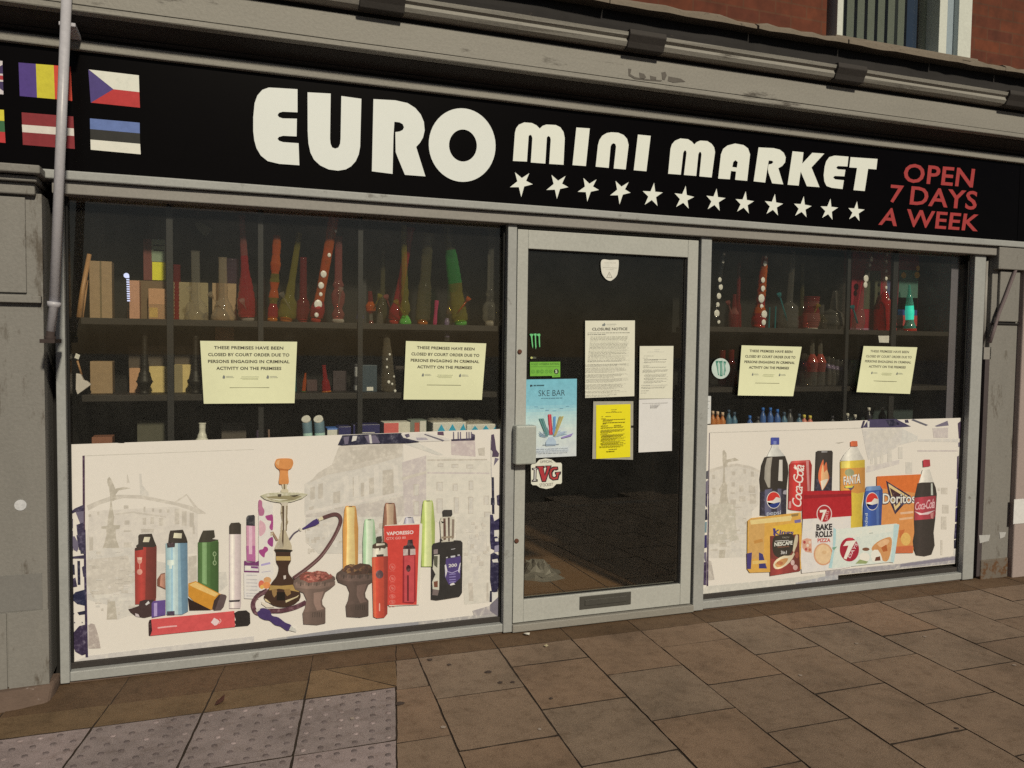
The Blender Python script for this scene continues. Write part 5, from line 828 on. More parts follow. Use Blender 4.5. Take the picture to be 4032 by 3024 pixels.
# vape poster
Q = (q('E2', '62,1122')[0], q('E2', '692,1092')[0], q('E2', '700,130')[0], q('E2', '66,140')[0])
s_ = Sheet(Q, YD); cols = [(0, (206, 206, 204)), (.35, (204, 212, 212)), (.55, (178, 206, 208)), (.68, (134, 188, 196)), (1, (122, 184, 190))]
for i in range(24):
    v = (i + .5) / 24
    for (a, ca), (b_, cb) in zip(cols, cols[1:]):
        if a <= v <= b_: t = (v - a) / (b_ - a); c = tuple(ca[k] * (1 - t) + cb[k] * t for k in range(3))
    s_.n = 0; s_.base(ink(S(*c)), 1, 1, 0, 1, i / 24, (i + 1) / 24)
s_.poly([(.08, .925), (.1, .94), (.1, .9), (.085, .905)], (30, 40, 46)); s_.bar(.1, .13, .91, .93, (30, 40, 46)); [s_.bar(u, u + .05, .913, .93, (60, 96, 100)) for u in (.15, .21, .26, .31)]; s_.text('SKE BAR', .25, .77, .785, .86, (46, 62, 66), -.012); s_.words(.3, .72, .752, .008, (84, 124, 130), rnd)
for u in (.2, .32, .42, .56, .7, .82): s_.bar(u - .03, u + .04, .62 + .03 * math.sin(u * 9), .626 + .03 * math.sin(u * 9), (122, 168, 176))
for i in range(18):
    a = .3 + i * .15; r0, r1 = .06, rnd.uniform(.2, .36); u, v = .5, .24; s_.poly([(u + r0 * math.cos(a), v + r0 * .6 * math.sin(a)), (u + r1 * math.cos(a - .05), v + r1 * .6 * math.sin(a - .05)), (u + r1 * .8 * math.cos(a + .07), v + r1 * .5 * math.sin(a + .07))], rnd.choice(((176, 190, 192), (150, 170, 176), (190, 198, 200), (166, 178, 190))))
def stick(u0, v0, u1, v1, w, c, c2): s_.poly([(u0 - w, v0), (u0 + w, v0), (u1 + w, v1), (u1 - w, v1)], c); s_.poly([(u0 - w * .3, v0), (u0 + w * .2, v0), (u1 + w * .2, v1), (u1 - w * .3, v1)], c2)
stick(.42, .27, .28, .5, .022, (74, 120, 110), (110, 150, 140)); stick(.44, .29, .33, .5, .022, (86, 130, 120), (120, 156, 148)); stick(.5, .29, .47, .55, .032, (190, 52, 62), (216, 96, 100)); stick(.56, .29, .57, .52, .024, (110, 160, 196), (80, 130, 180)); stick(.57, .27, .68, .52, .022, (176, 164, 110), (150, 136, 70)); stick(.59, .29, .73, .52, .02, (190, 176, 110), (160, 140, 76))
s_.poly([(.4, .2), (.46, .26), (.54, .26), (.6, .2), (.6, .15), (.4, .15)], (176, 190, 206)); s_.poly([(.7, .25), (.9, .29), (.94, .3), (.9, .26), (.72, .235)], (150, 130, 176)); s_.bar(.34, .66, .16, .166, (96, 112, 126))
for v in (.11, .09, .075, .06): s_.words(.22, .85, v, .006, (186, 190, 190), rnd)
s_.build('vape_poster', 'pale blue poster with coloured vape pens behind the door handle', 'poster')
# stickers on the door and window
def stick_thing(name, lab, y, fn, cat='sticker'):
    p = Pr(y); fn(p); return tag(p.build(name), lab, cat)
def ivg(p):
    p.shape(q('E2', '128,1210 145,1190 190,1185 230,1140 310,1122 385,1135 440,1175 500,1175 514,1195 514,1420 500,1438 445,1440 400,1485 320,1502 240,1485 195,1455 150,1455 130,1435'), S(226, 220, 192)); 
    for t, Q_ in (('OFFICIAL', '238,1150 395,1140 398,1172 242,1182'), ('STOCKIST', '232,1436 405,1425 402,1462 240,1476')): p.text(t, TQ('E2', Q_), S(84, 74, 66), .01)
    for a, b_, c in (('I', '140,1240 220,1235 216,1412 138,1418', 0), ('V', '185,1212 385,1205 310,1418 262,1420', 1), ('G', '345,1225 505,1218 500,1400 345,1395', 1)):
        pass
    p.shape(q('E2', '138,1240 212,1236 212,1262 200,1264 196,1380 214,1382 212,1412 136,1416 138,1388 158,1384 162,1268 140,1268'), S(48, 38, 40)); p.shape(q('E2', '150,1250 200,1246 188,1262 184,1390 200,1396 150,1402 172,1388 176,1262'), S(220, 214, 200))
    p.shape(q('E2', '184,1216 300,1212 302,1240 288,1244 300,1310 318,1240 306,1234 306,1210 386,1208 384,1232 372,1240 316,1416 262,1418 212,1244 184,1244'), S(50, 34, 38)); p.shape(q('E2', '198,1226 290,1222 276,1238 302,1350 334,1238 318,1222 372,1218 362,1234 306,1404 272,1406 224,1236'), S(172, 52, 54))
    p.shape(q('E2', '400,1222 465,1222 472,1262 440,1275 420,1270 398,1300 400,1345 425,1352 440,1330 425,1320 425,1290 506,1284 500,1320 485,1330 470,1390 400,1400 355,1370 345,1310 360,1250'), S(50, 34, 38)); p.shape(q('E2', '405,1236 450,1232 458,1252 400,1262 380,1300 388,1350 420,1366 455,1345 440,1310 440,1300 490,1296 470,1320 460,1378 400,1386 368,1360 358,1310 372,1258'), S(176, 62, 58))
stick_thing('round_badge_sticker', 'white badge sticker with red and black lettering on the door glass below the handle', YD, ivg)
def hyg(p):
    p.shape(q('E1', '112,1433 470,1430 470,1612 375,1616 372,1598 112,1602'), S(118, 176, 62)); p.text('FOOD HYGIENE RATING', TQ('E1', '128,1448 455,1444 455,1468 128,1472'), S(72, 108, 44), .012); p.shape(band(q('E1', '122,1490 460,1488'), 1.2), S(70, 100, 44))
    for i, x in enumerate((148, 205, 254, 308, 357)): p.shape([ell('E1', x, 1547, 20, 22), ell('E1', x, 1547, 15, 17)[::-1]], S(76, 130, 50)); p.text(str(i), TQ('E1', f'{x-6},1536 {x+6},1536 {x+6},1559 {x-6},1559'), S(70, 120, 46))
    p.shape(ell('E1', 423, 1546, 29, 31), S(34, 40, 26)); p.text('5', TQ('E1', '410,1526 437,1526 437,1566 410,1566'), S(200, 214, 170), .03); p.text('VERY GOOD', TQ('E1', '392,1592 455,1590 455,1604 392,1606'), S(80, 128, 50))
stick_thing('hygiene_sticker', 'green food hygiene rating sticker marked 5 above the pale blue poster', YD, hyg)
def claw(p, k, t3, col):
    for t in t3: p.shape(q(k, t), S(*col))
CL = ('106,1106 120,1098 145,1100 152,1112 140,1130 142,1180 148,1240 145,1275 135,1240 128,1180 122,1130', '150,1100 185,1094 190,1110 182,1130 184,1200 188,1250 180,1284 172,1240 170,1180 168,1125', '192,1102 225,1095 236,1110 228,1130 230,1200 232,1255 222,1258 216,1200 214,1130 200,1120')
stick_thing('claw_sticker', 'bright green three-clawed emblem stuck on the left of the door glass', YD, lambda p: claw(p, 'E1', CL, (112, 196, 120)))
stick_thing('small_sticker', 'tiny pale yellow sticker above the green hygiene sticker', YD, lambda p: (p.shape(ell('E1', 130, 1383, 14, 13), S(190, 190, 110)), p.shape(q('E1', '145,1370 185,1372 184,1394 145,1396'), S(84, 84, 66))))
def shield(p):
    p.shape(sm(q('E1', '985,215 1060,222 1150,220 1165,245 1160,330 1140,410 1085,462 1050,468 1010,445 970,390 955,320 955,240'), 4), S(224, 216, 192)); p.shape([q('E1', '1052,360 1092,436 1016,436'), q('E1', '1053,375 1080,428 1027,428')], S(150, 144, 124)); p.shape(band(q('E1', '1053,392 1053,412'), 1.6), S(130, 122, 104)); p.shape(ell('E1', 1053, 421, 3, 3), S(130, 122, 104)); p.text('CCTV IN USE', TQ('E1', '995,250 1130,252 1130,264 995,262'), S(150, 142, 122), .0); p.shape(band(q('E1', '975,312 1150,318'), 1.8), S(176, 168, 148)); p.shape(band(q('E1', '1010,332 1105,335'), 1.6), S(186, 178, 158))
stick_thing('security_sticker', 'white shield-shaped warning sticker at the top of the door glass', YD, shield)
def rnd_(p):
    p.shape(ell('D8', 157, 344, 72, 82), S(196, 206, 186))
    for t in ('115,285 140,282 135,310 138,360 145,400 135,395 128,350', '140,285 172,283 168,310 170,370 172,405 150,405 152,350 150,310', '178,285 200,290 192,320 196,360 185,402 178,395 182,340'): p.shape(q('D8', t), S(70, 128, 104)); 
    for t in ('128,300 136,300 142,385 138,385', '156,295 162,295 164,395 158,395', '184,300 190,302 188,385 183,385'): p.shape(q('D8', t), S(150, 186, 160))
stick_thing('round_emblem_sticker', 'round white sticker with a dark green clawed emblem in the right window', .036, rnd_)
def wn(p):
    p.shape(q('D8', '40,560 80,562 77,780 34,786'), S(212, 208, 194)); [p.shape(band(q('D8', f'44,{y} {x},{y}'), 2), S(130, 126, 118)) for y, x in ((603, 72), (630, 60), (660, 64), (700, 56), (745, 52))]
stick_thing('side_notice', 'narrow white notice at the left edge of the right window, just above the film', .036, wn, 'notice')
# ------------------------------------------------------------------ inside the shop
b = MB(); FLT = paint('brown_floor_tile', S(130, 96, 64, 1.25), .2, 2.5, .5, .1)
b.box(-.6, 5.6, .13, 6, -.02, .012, FLT); tag(b.build('shop_floor'), kind='structure')
b = MB(); [b.box(x, x + .006, .13, 6, .0125, .0132, BLK) for x in (1.75, 2.06, 2.36, 2.67, 2.97)]; [b.box(1.2, 3.4, y, y + .006, .0122, .0129, BLK) for y in (.55, 1.2, 1.85, 2.5)]; tag(b.build('floor_joints'), kind='structure')
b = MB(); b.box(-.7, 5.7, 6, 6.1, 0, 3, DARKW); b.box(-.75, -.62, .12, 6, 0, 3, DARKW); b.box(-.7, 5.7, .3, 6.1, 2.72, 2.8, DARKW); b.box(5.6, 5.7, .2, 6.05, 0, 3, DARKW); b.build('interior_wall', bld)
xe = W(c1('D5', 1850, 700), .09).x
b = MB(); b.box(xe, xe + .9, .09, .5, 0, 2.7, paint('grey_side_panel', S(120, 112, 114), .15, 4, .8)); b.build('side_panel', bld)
# shelves
y0, y1 = .075, .40
DY = lambda y: .08 + (y - .15) * .72
def zsh_(k, t, y=y0): return line_z([(k, t)], y)
zu = zsh_('D1', '400,1497 1600,1505'); zl_ = zsh_('D6', '300,615 1000,600'); zu2 = zsh_('D4', '400,1485 1500,1500'); zl2 = zsh_('D8', '100,492 900,490'); zd = 1.02
print('shelves', zu, zl_, zu2, zl2)
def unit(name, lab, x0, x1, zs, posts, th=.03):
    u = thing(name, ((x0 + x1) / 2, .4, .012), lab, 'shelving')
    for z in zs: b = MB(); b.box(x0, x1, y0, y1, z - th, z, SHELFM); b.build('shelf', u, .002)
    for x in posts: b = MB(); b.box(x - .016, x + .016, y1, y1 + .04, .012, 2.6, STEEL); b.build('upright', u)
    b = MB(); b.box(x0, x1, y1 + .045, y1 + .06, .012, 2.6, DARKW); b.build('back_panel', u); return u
unit('display_shelving', 'dark display shelving full of glass pipes and boxes in the left window', -.55, xp1 - .06, [zd, zl_, zu], [-.5, W(c1('D1', 1330, 1000), .4).x, W(c1('D2', 400, 900), .5).x, W(c1('D3', 60, 900), .5).x, 1.6])
unit('display_shelving', 'dark display shelving behind the right window', xq1 + .03, xe - .02, [zd, zl2, zu2], [W(c1('D5', 1110, 700), .5).x, xq1 + .1, W(c1('D5', 500, 700), .5).x])
for x in (W(c1('D1', 1325, 800), .14).x, W(c1('D2', 400, 900), .14).x): pass
b = MB(); ms = W(c1('D1', 1322, 900), .06).x; b.box(ms - .014, ms + .014, .058, .073, 1.0, 2.3, STEEL); tag(b.build('display_upright'), 'thin dark upright standing in front of the wooden boxes in the left window', 'upright')
# counter and shelving seen through the door
b = MB(); un = paint('far_shelf_grey', (.05, .052, .056), .2, 4, .7)
for i, x in enumerate((2.0, 2.62, 3.24, 3.86)): b.box(x, x + .03, 4.6, 4.64, 0, 2.4, un)
for z in (.35, .75, 1.15, 1.55, 1.95): b.box(1.6, 4.6, 4.62, 5, z, z + .03, un)
tag(b.build('far_shelving'), 'dim empty shelving at the back of the shop, seen through the door', 'shelving')
p = W(c1('E2', 1678, 1300), 1.3); cb = thing('glass_cabinet', (p.x + .2, 1.5, .012), 'dim glass display cabinet with a pale metal edge, seen at the right through the door', 'cabinet')
b = MB(); b.box(p.x - .012, p.x + .016, 1.3, 1.33, .012, 1.5, paint('aluminium_edge', (.42, .44, .46), .1, 10, .4)); b.build('edge_post', cb)
b = MB(); b.box(p.x + .1, p.x + .6, 1.35, 1.9, .012, 1.42, paint('cabinet_side', (.1, .13, .12), .3, 4, .4)); b.build('cabinet_body', cb)
b = MB(); b.box(p.x - .02, p.x + .62, 1.28, 1.92, 1.42, 1.45, STEEL); b.build('cabinet_top', cb)
for i in range(3):
    q_ = W(c1('E1', 1808 + i * 46, 980), 1.4); b = MB(); b.lathe((q_.x, 1.4, 1.451), (q_.x, 1.4, 1.451 + .2), [(0, .022), (.1, .012), (.4, .012), (.5, .022), (1, .026)], tint('teal_glass', (.12, .5, .46), .5), 12); tag(b.build('teal_glass'), ('first', 'second', 'third')[i] + ' from the left of three teal glasses on the dim cabinet behind the door', 'glass', 'teal glasses')
q_ = W(c1('E1', 1420, 980), 1.6); b = MB(); b.lathe((q_.x, 1.6, q_.z - .04), (q_.x, 1.6, q_.z + .2), [(0, .06), (.1, .1), (.5, .12), (1, .09)], tint('green_bowl_glass', (.08, .3, .2), .4), 18); b.box(q_.x - .2, q_.x + .25, 1.45, 1.8, q_.z - .07, q_.z - .041, STEEL); tag(b.build('glass_bowl'), 'greenish glass bowl on a dark ledge behind the white closure notice', 'bowl')
# plastic bag on the floor inside the door
b = MB(); p = G('E3', 200, 985, .012); rb = random.Random(8); n = 18; rows = []
for j in range(6):
    t = j / 5
    for i in range(n): a = 6.283 * i / n; r = (1 - t * .75) * rb.uniform(.8, 1.15); rows.append((p.x + .17 * r * math.cos(a), p.y + .2 * r * math.sin(a), .013 + .1 * t * rb.uniform(.5, 1.15)))
b.add(rows, [(j * n + i, j * n + (i + 1) % n, (j + 1) * n + (i + 1) % n, (j + 1) * n + i) for j in range(5) for i in range(n)] + [tuple(range(5 * n, 6 * n))], paint('white_plastic_bag', (.26, .25, .235), .15, 30, .45)); tag(b.build('plastic_bag', fixn=True), 'crumpled white plastic bag on the shop floor behind the door', 'bag')
# ------------------------------------------------------------------ goods
YI = .3
def card(name, c, rough=.7): return paint(name, c, .14, 12, rough, .15, fine=50)
def cbox(name, lab, k, x0, x1, ytop, zbase, m, y=YI, dep=.1, cat='box', ybot=None, parts=(), bev=.002, grp=None):
    y = DY(y); dep = min(dep, y1 - y - .003)
    a, b_ = W(c1(k, x0, ytop), y), W(c1(k, x1, ytop), y); z1 = a.z; z0 = zbase if ybot is None else W(c1(k, x0, ybot), y).z
    t = thing(name, ((a.x + b_.x) / 2, y, z0), lab, cat, grp); b = MB(); b.box(a.x, b_.x, y, y + dep, z0, z1, m); b.build('carton', t, bev)
    for nm, fx0, fx1, fz0, fz1, mm in parts:
        b = MB(); X = lambda f: a.x + (b_.x - a.x) * f; Z = lambda f: z0 + (z1 - z0) * f; b.box(X(fx0), X(fx1), y - .0015, y - .0003, Z(fz0), Z(fz1), mm); b.build(nm, t)
    return t
def wc(r, g, b): return S(r, g, b, 1.85)
TAN = card('brown_cardboard', wc(124, 100, 70)); TANP = card('pinkish_cardboard', wc(150, 108, 80)); PEACH = card('peach_card', wc(152, 112, 78)); OLIVE = card('olive_card', wc(110, 96, 66)); BRN = card('dull_brown_card', wc(86, 68, 46)); PCH2 = card('yellowish_card', wc(166, 142, 88))
tp = lambda n, x0, x1, z0, z1, m: (n, x0, x1, z0, z1, m)
TAPE = card('packing_tape', wc(92, 76, 50), .35); LBLW = card('white_label', wc(190, 180, 160)); LBLY = card('yellow_label', wc(176, 166, 40)); LBLG = card('grey_green_label', wc(104, 112, 86)); REDB = card('dark_red_card', wc(84, 44, 36))
cbox('cardboard_box', 'tall brown cardboard box beside the leaning bamboo stick', 'D1', 318, 600, 778, zu, TAN, parts=[tp('tape', .46, .54, 0, 1, TAPE)])
cbox('cardboard_box', 'narrow pinkish box next to the string of white lights', 'D1', 795, 945, 1022, zu, TANP, y=.26)
cbox('cardboard_box', 'dull brown box standing behind two smaller cartons on the upper shelf', 'D1', 840, 1290, 1020, zu, BRN, y=.37)
cbox('cardboard_box', 'peach box wrapped in shiny film on the upper shelf', 'D1', 1055, 1284, 1122, zu, PEACH, y=.26, parts=[tp('shrink_wrap', .0, 1, .02, .5, tint('clear_wrap', (.7, .62, .5), .35, .05)), tp('label', .05, .5, .06, .38, PCH2)])
z_ = W(c1('D1', 1000, 1018), .33).z
zb_top = W(c1('D1', 1000, 1020), DY(.37)).z
cbox('product_carton', 'tall carton with grey-green and bright yellow labels on top of the dull brown box', 'D1', 990, 1266, 505, zb_top + .001, REDB, y=.4, dep=.06, parts=[tp('label', .38, 1, .46, 1, LBLG), tp('label', .4, 1, .01, .45, LBLY), tp('print_line', .45, .95, .84, .87, STEEL), tp('print_line', .45, .95, .72, .75, STEEL)])
cbox('cardboard_box', 'wide olive box behind the clear glass beakers', 'D1', 1368, 1800, 1040, zu, OLIVE, y=.38)
cbox('cardboard_box', 'tan box half hidden behind the frosted glass pipe', 'D1', 1850, 2150, 1055, zu, TAN, y=.38)
b = MB(); a0, a1 = W(c1('D1', 195, 1470), .15), W(c1('D1', 322, 700), .2); a0.z = zu; b.tube([a0, a0.lerp(a1, .45) + Vector((-.004, 0, 0)), a1], [.014, .011, .010], card('bamboo', wc(138, 100, 62), .45), 10); b.tube([a0 + Vector((.012, .01, 0)), a1 + Vector((-.012, .01, -.12))], .006, card('bamboo', None), 8); tag(b.build('bamboo_stick'), 'thin bamboo stick leaning against the tall brown cardboard box', 'stick')
b = MB(); led = glow('cool_white_led', (.55, .62, 1), .9); pa, pb = W(c1('D1', 800, 985), .12), W(c1('D1', 810, 1275), .12)  # glowing dots added in place of a lit sign's reflection in the glass
for i in range(11): t = i / 10; c_ = pa.lerp(pb, t); b.box(c_.x - .006, c_.x + .006,   .118, .123, c_.z - .0035, c_.z + .0025, led)
b.lathe((pa.x - .006, .12, pa.z + .008), (pa.x - .006, .125, pa.z + .008), [(0, .012), (1, .012)], led, 12); b.tube([(pb.x, .127, zu), (pb.x, .127, pa.z + .02)], .003, STEEL, 6)
tag(b.build('led_strip'), 'short vertical strip of glowing blue-white lights on the upper shelf', 'light strip')
def bong(lab, k, base, top, prof, y=YI, zb=None, foot=None, stem=None, spots=None, name='glass_pipe', cat='water pipe'):
    "prof: (t, radius in crop px, material) from base to mouth"
    y = DY(y); A, B = W(c1(k, *base), y), W(c1(k, *top), y)
    if zb is not None: A = A + (B - A) * ((zb - A.z) / (B.z - A.z))
    s = mpp(c1(k, *base), y) / CR[k][2]; t = thing(name, A, lab, cat); b = MB(); ax = (B - A); z0 = .04 if foot else 0
    pr_ = []; ms = []; rk = random.Random(lab); ph = rk.uniform(0, 6); am = rk.choice((.02, .04, .055, .06))
    for j in range(len(prof) - 1):
        (t0, r0, m0), (t1, r1, _) = prof[j], prof[j + 1]; n = max(2, int((t1 - t0) * 42))
        for i in range(n):
            u = i / n; e = u * u * (3 - 2 * u); tt = t0 + (t1 - t0) * u; pr_.append((max(z0, tt), (r0 + (r1 - r0) * e) * s * (1 + am * math.sin(tt * 95 + ph) + .014 * math.sin(tt * 41 + ph)))); ms.append(m0)
    pr_.append((prof[-1][0], prof[-1][1] * s)); b.lathe(A, B, pr_, lambda j: ms[j], 24, cap=True); b.build('glass_body', t)
    if foot: b = MB(); rr = foot[0] * s; L = ax.length; b.lathe(A, A + ax * .055, [(0, rr), (.6, rr), (.85, rr * .86), (1, rr * .5)], foot[1], 22); b.build('foot', t)
    if stem:
        p0, p1 = W(c1(k, *stem[0]), y - stem[3] * s if len(stem) > 3 else y - .03), W(c1(k, *stem[1]), y - .06); b = MB(); b.tube([p1, p0], 7 * s * 1.3, stem[2], 8); d = (p1 - p0).normalized(); b.lathe(p1, p1 + d * .028, [(0, .005), (.5, .011), (1, .014)], stem[2], 12); b.build('downstem', t)
    if spots:
        b = MB()
        for x, yy, r in spots:
            c_ = W(c1(k, x, yy), y); u = max(0, min(1, (c_ - A).dot(ax) / ax.length_squared)); R_ = 0
            for (t0, r0), (t1, r1) in zip(pr_, pr_[1:]):
                if t0 <= u <= t1 and t1 > t0: R_ = r0 + (r1 - r0) * (u - t0) / (t1 - t0)
            b.ball((c_.x, y - R_ * .97, c_.z), r * s, .0035, r * s * 1.15, SPOT, 12)
        if b.v: b.build('dots', t)
    return t
SPOT = paint('cream_dots', wc(206, 190, 166), .1, 40, .3)
gr_ = lambda n, c, a=.6: tint(n, c, a * .82)
gRed = gr_('red_glass', (.42, .03, .035), .7); gOr = gr_('orange_glass', (.6, .13, .02), .75); gYel = gr_('olive_yellow_glass', (.3, .27, .05), .45); gClr = gr_('clear_glass', (.5, .48, .44), .22); gFro = gr_('frosted_glass', (.42, .36, .28), .55); gGrn = gr_('green_glass', (.05, .3, .08), .6); gPnk = gr_('pink_glass', (.4, .14, .13), .5); gOlv = gr_('dark_olive_glass', (.12, .11, .06), .55); gBlk = gr_('black_glass', (.012, .012, .013), .9); gCyn = gr_('cyan_glass', (.05, .4, .45), .45); gDrd = gr_('deep_red_glass', (.2, .02, .022), .75); gSmk = gr_('smoky_glass', (.2, .19, .18), .35)
fOr = gr_('orange_foot_glass', (.7, .22, .03), .85); fWh = gr_('white_foot_glass', (.55, .5, .44), .8); fGn = gr_('lime_foot_glass', (.18, .6, .12), .85); fRd = gr_('red_foot_glass', (.65, .06, .04), .85)
bong('clear glass beaker pipe in front of the wide olive box', 'D1', (1655, 1500), (1640, 660), [(0, 140, gClr), (.08, 150, gClr), (.2, 130, gClr), (.33, 60, gClr), (.6, 55, gClr), (.98, 55, gClr), (1, 64, gClr)], .27, zu, stem=((1640, 1380), (1580, 1180), gClr))
bong('frosted pale glass pipe with a wide base at the end of the wooden boxes', 'D1', (1990, 1510), (1980, 740), [(0, 150, gFro), (.06, 155, gFro), (.22, 110, gFro), (.36, 58, gFro), (.98, 52, gFro), (1, 58, gFro)], .27, zu, stem=((1990, 1400), (1860, 1240), gFro))
bong('tall red glass pipe with a pale foot and a pinkish clear neck', 'D2', (240, 1515), (165, 215), [(0, 100, gRed), (.05, 118, gRed), (.18, 122, gRed), (.32, 88, gRed), (.5, 52, gRed), (.62, 46, gPnk), (.96, 34, gPnk), (1, 42, gPnk)], .27, zu, (86, fWh), ((235, 1420), (190, 1320), gClr))
bong('orange and yellow bulbed glass pipe with an orange foot', 'D2', (545, 1515), (605, 470), [(0, 50, gOr), (.06, 66, gRed), (.15, 64, gRed), (.21, 44, gYel), (.28, 66, gOr), (.38, 46, gOr), (.46, 62, gYel), (.56, 50, gOr), (.66, 66, gOr), (.78, 50, gOr), (.88, 56, gOr), (1, 44, gOr)], .26, zu, (64, fOr))
bong('olive clear glass pipe with a slanting stem and an orange foot', 'D2', (715, 1515), (880, 430), [(0, 90, gYel), (.06, 120, gYel), (.2, 110, gYel), (.3, 60, gYel), (.5, 44, gYel), (.97, 36, gYel), (1, 42, gYel)], .28, zu, (78, fOr), ((800, 1440), (690, 1240), gClr))
bong('dark red glass pipe standing behind the olive and orange-dotted pipes', 'D2', (925, 1520), (930, 740), [(0, 80, gDrd), (.08, 92, gDrd), (.28, 84, gDrd), (.4, 48, gDrd), (1, 44, gDrd)], .36, zu, (60, fRd))
bong('orange glass pipe with cream dots leaning to the right', 'D2', (1085, 1520), (1315, 215), [(0, 62, gOr), (.05, 84, gRed), (.13, 90, gRed), (.2, 64, gOr), (.3, 58, gOr), (.6, 60, gOr), (.97, 64, gOr), (1, 74, gOr)], .25, zu, (64, fRd), None, [(1105, 1325, 52), (1175, 950, 40), (1145, 1090, 38), (1245, 715, 24), (1140, 1200, 24), (1325, 420, 18), (1085, 1455, 28)])
bong('pink bubbly glass pipe with a white foot', 'D2', (1362, 1525), (1370, 480), [(0, 64, gPnk), (.05, 66, gPnk), (.1, 82, gPnk), (.17, 50, gPnk), (.24, 80, gPnk), (.33, 88, gPnk), (.4, 52, gPnk), (.44, 74, gPnk), (.49, 48, gPnk), (.96, 46, gPnk), (1, 54, gPnk)], .26, zu, (76, fWh), ((1360, 1380), (1390, 1180), gClr))
bong('small orange glass bubbler near the middle of the upper shelf', 'D3', (195, 1540), (180, 1160), [(0, 30, gPnk), (.1, 22, gClr), (.32, 20, gPnk), (.4, 60, gOr), (.55, 64, gOr), (.68, 34, gDrd), (1, 26, gDrd)], .3, zu, None, ((230, 1370), (280, 1260), gYel))
bong('red glass pipe leaning behind the slim green-footed pipe', 'D3', (480, 1540), (690, 370), [(0, 56, gRed), (.05, 84, gRed), (.13, 86, gRed), (.22, 56, gRed), (.5, 46, gRed), (.97, 42, gRed), (1, 50, gRed)], .32, zu, (66, fRd), ((430, 1380), (395, 1270), gPnk))
bong('slim yellowish glass pipe with a lime green cone foot', 'D3', (618, 1545), (600, 340), [(0, 74, fGn), (.04, 70, fGn), (.09, 36, gYel), (.14, 66, gYel), (.2, 58, gYel), (.26, 40, gYel), (.32, 52, gYel), (.37, 38, gYel), (.44, 44, gYel), (.5, 36, gYel), (.98, 34, gYel), (1, 40, gYel)], .25, zu, None, ((620, 1480), (530, 1330), gYel))
bong('dark olive glass cylinder pipe with an orange foot', 'D3', (830, 1560), (905, 440), [(0, 60, gOlv), (.05, 92, gOlv), (.2, 90, gOlv), (.42, 84, gOlv), (.47, 66, gOlv), (.97, 66, gOlv), (1, 74, gOlv)], .27, zu, (66, fOr))
bong('small bright pink glass tube on the upper shelf', 'D3', (985, 1565), (1010, 1275), [(0, 22, gr_('hot_pink_glass', (.6, .06, .2), .9)), (.1, 26, gr_('hot_pink_glass', None)), (.5, 20, gr_('hot_pink_glass', None)), (.95, 26, gr_('hot_pink_glass', None)), (1, 24, gr_('hot_pink_glass', None))], .26, zu)
bong('small lilac glass piece beside the green leaning pipe', 'D3', (1135, 1580), (1138, 1495), [(0, 26, gr_('lilac_glass', (.35, .28, .42), .7)), (.4, 32, gr_('lilac_glass', None)), (1, 20, gr_('lilac_glass', None))], .26, zu)
bong('green glass pipe leaning left with a bright green foot', 'D3', (1308, 1575), (1135, 330), [(0, 70, gYel), (.05, 96, gYel), (.2, 92, gYel), (.33, 78, gYel), (.42, 84, gGrn), (.6, 78, gGrn), (.75, 66, gOlv), (1, 60, gOlv)], .27, zu, (76, fGn), ((1260, 1440), (1375, 1290), gOr))
bong('tall clear glass pipe nearest the door post', 'D3', (1675, 1585), (1700, 350), [(0, 66, gClr), (.03, 60, gClr), (.07, 92, gClr), (.2, 96, gClr), (.24, 60, gSmk), (.3, 50, gClr), (.33, 66, gSmk), (.36, 46, gClr), (.97, 46, gClr), (1, 54, gClr)], .25, zu, (64, fWh))
# hanging odds and ends in the dim top of the left window
b = MB(); P_ = [W(p, .3) for p in q('D1', '1635,330 1690,285 1760,330 1850,390 1790,460 1740,455 1680,400')]; b.prism([(p.x, p.z) for p in P_], .3, .32, card('pale_green_pouch', wc(74, 76, 60), .4)); p = P_[1]; b.tube([(p.x, .31, p.z - .01), (p.x - .02, .31, p.z + .16), (p.x - .02, .31, 2.7)], .003, STEEL, 6); tag(b.build('hanging_pouch'), 'pale green pouch hanging in the dark top of the left window', 'pouch')
# second shelf, left
b = MB(); rb = random.Random(3); P_ = [W(p, .11) for p in q('D6', '108,420 150,430 175,480 205,490 240,520 165,575 120,620 105,560')]; b.prism([(p.x, max(p.z, zl_ + .001)) for p in P_], .11, .14, card('white_paper_bag', wc(170, 158, 142))); tag(b.build('paper_packet', None, .003), 'crumpled white packet at the left end of the middle shelf', 'packet')
b = MB(); P_ = [W(p, .12) for p in q('D6', '108,245 145,262 130,300 95,285')]; c_ = sum((Vector(p) for p in P_), Vector()) / 4; b.prism([(p.x, p.z) for p in P_], .12, .125, card('white_label', None)); b.tube([(c_.x, .123, c_.z - .02), (c_.x + .015, .14, zl_ + .09)], .005, card('bamboo', None), 6); tag(b.build('tag_on_stick'), 'small white tag on a stick above the crumpled white packet', 'tag')
cbox('cardboard_box', 'plain tan box on the middle shelf next to the crumpled white packet', 'D6', 230, 425, 316, zl_, TAN)
cbox('cardboard_box', 'peach box left of the dark carved vase on the middle shelf', 'D6', 572, 668, 376, zl_, PEACH, y=.36)
cbox('cardboard_box', 'larger yellowish box right of the dark carved vase', 'D6', 745, 905, 360, zl_, PCH2, y=.36)
cbox('cardboard_box', 'half-hidden yellow box beside the dark upright, left of the first court notice', 'D6', 965, 1125, 345, zl_, PCH2, y=.36, parts=[tp('label', 0, .45, 0, 1, OLIVE)])
VAS = paint('dark_carved_wood', (.02, .017, .014), .3, 20, .5)
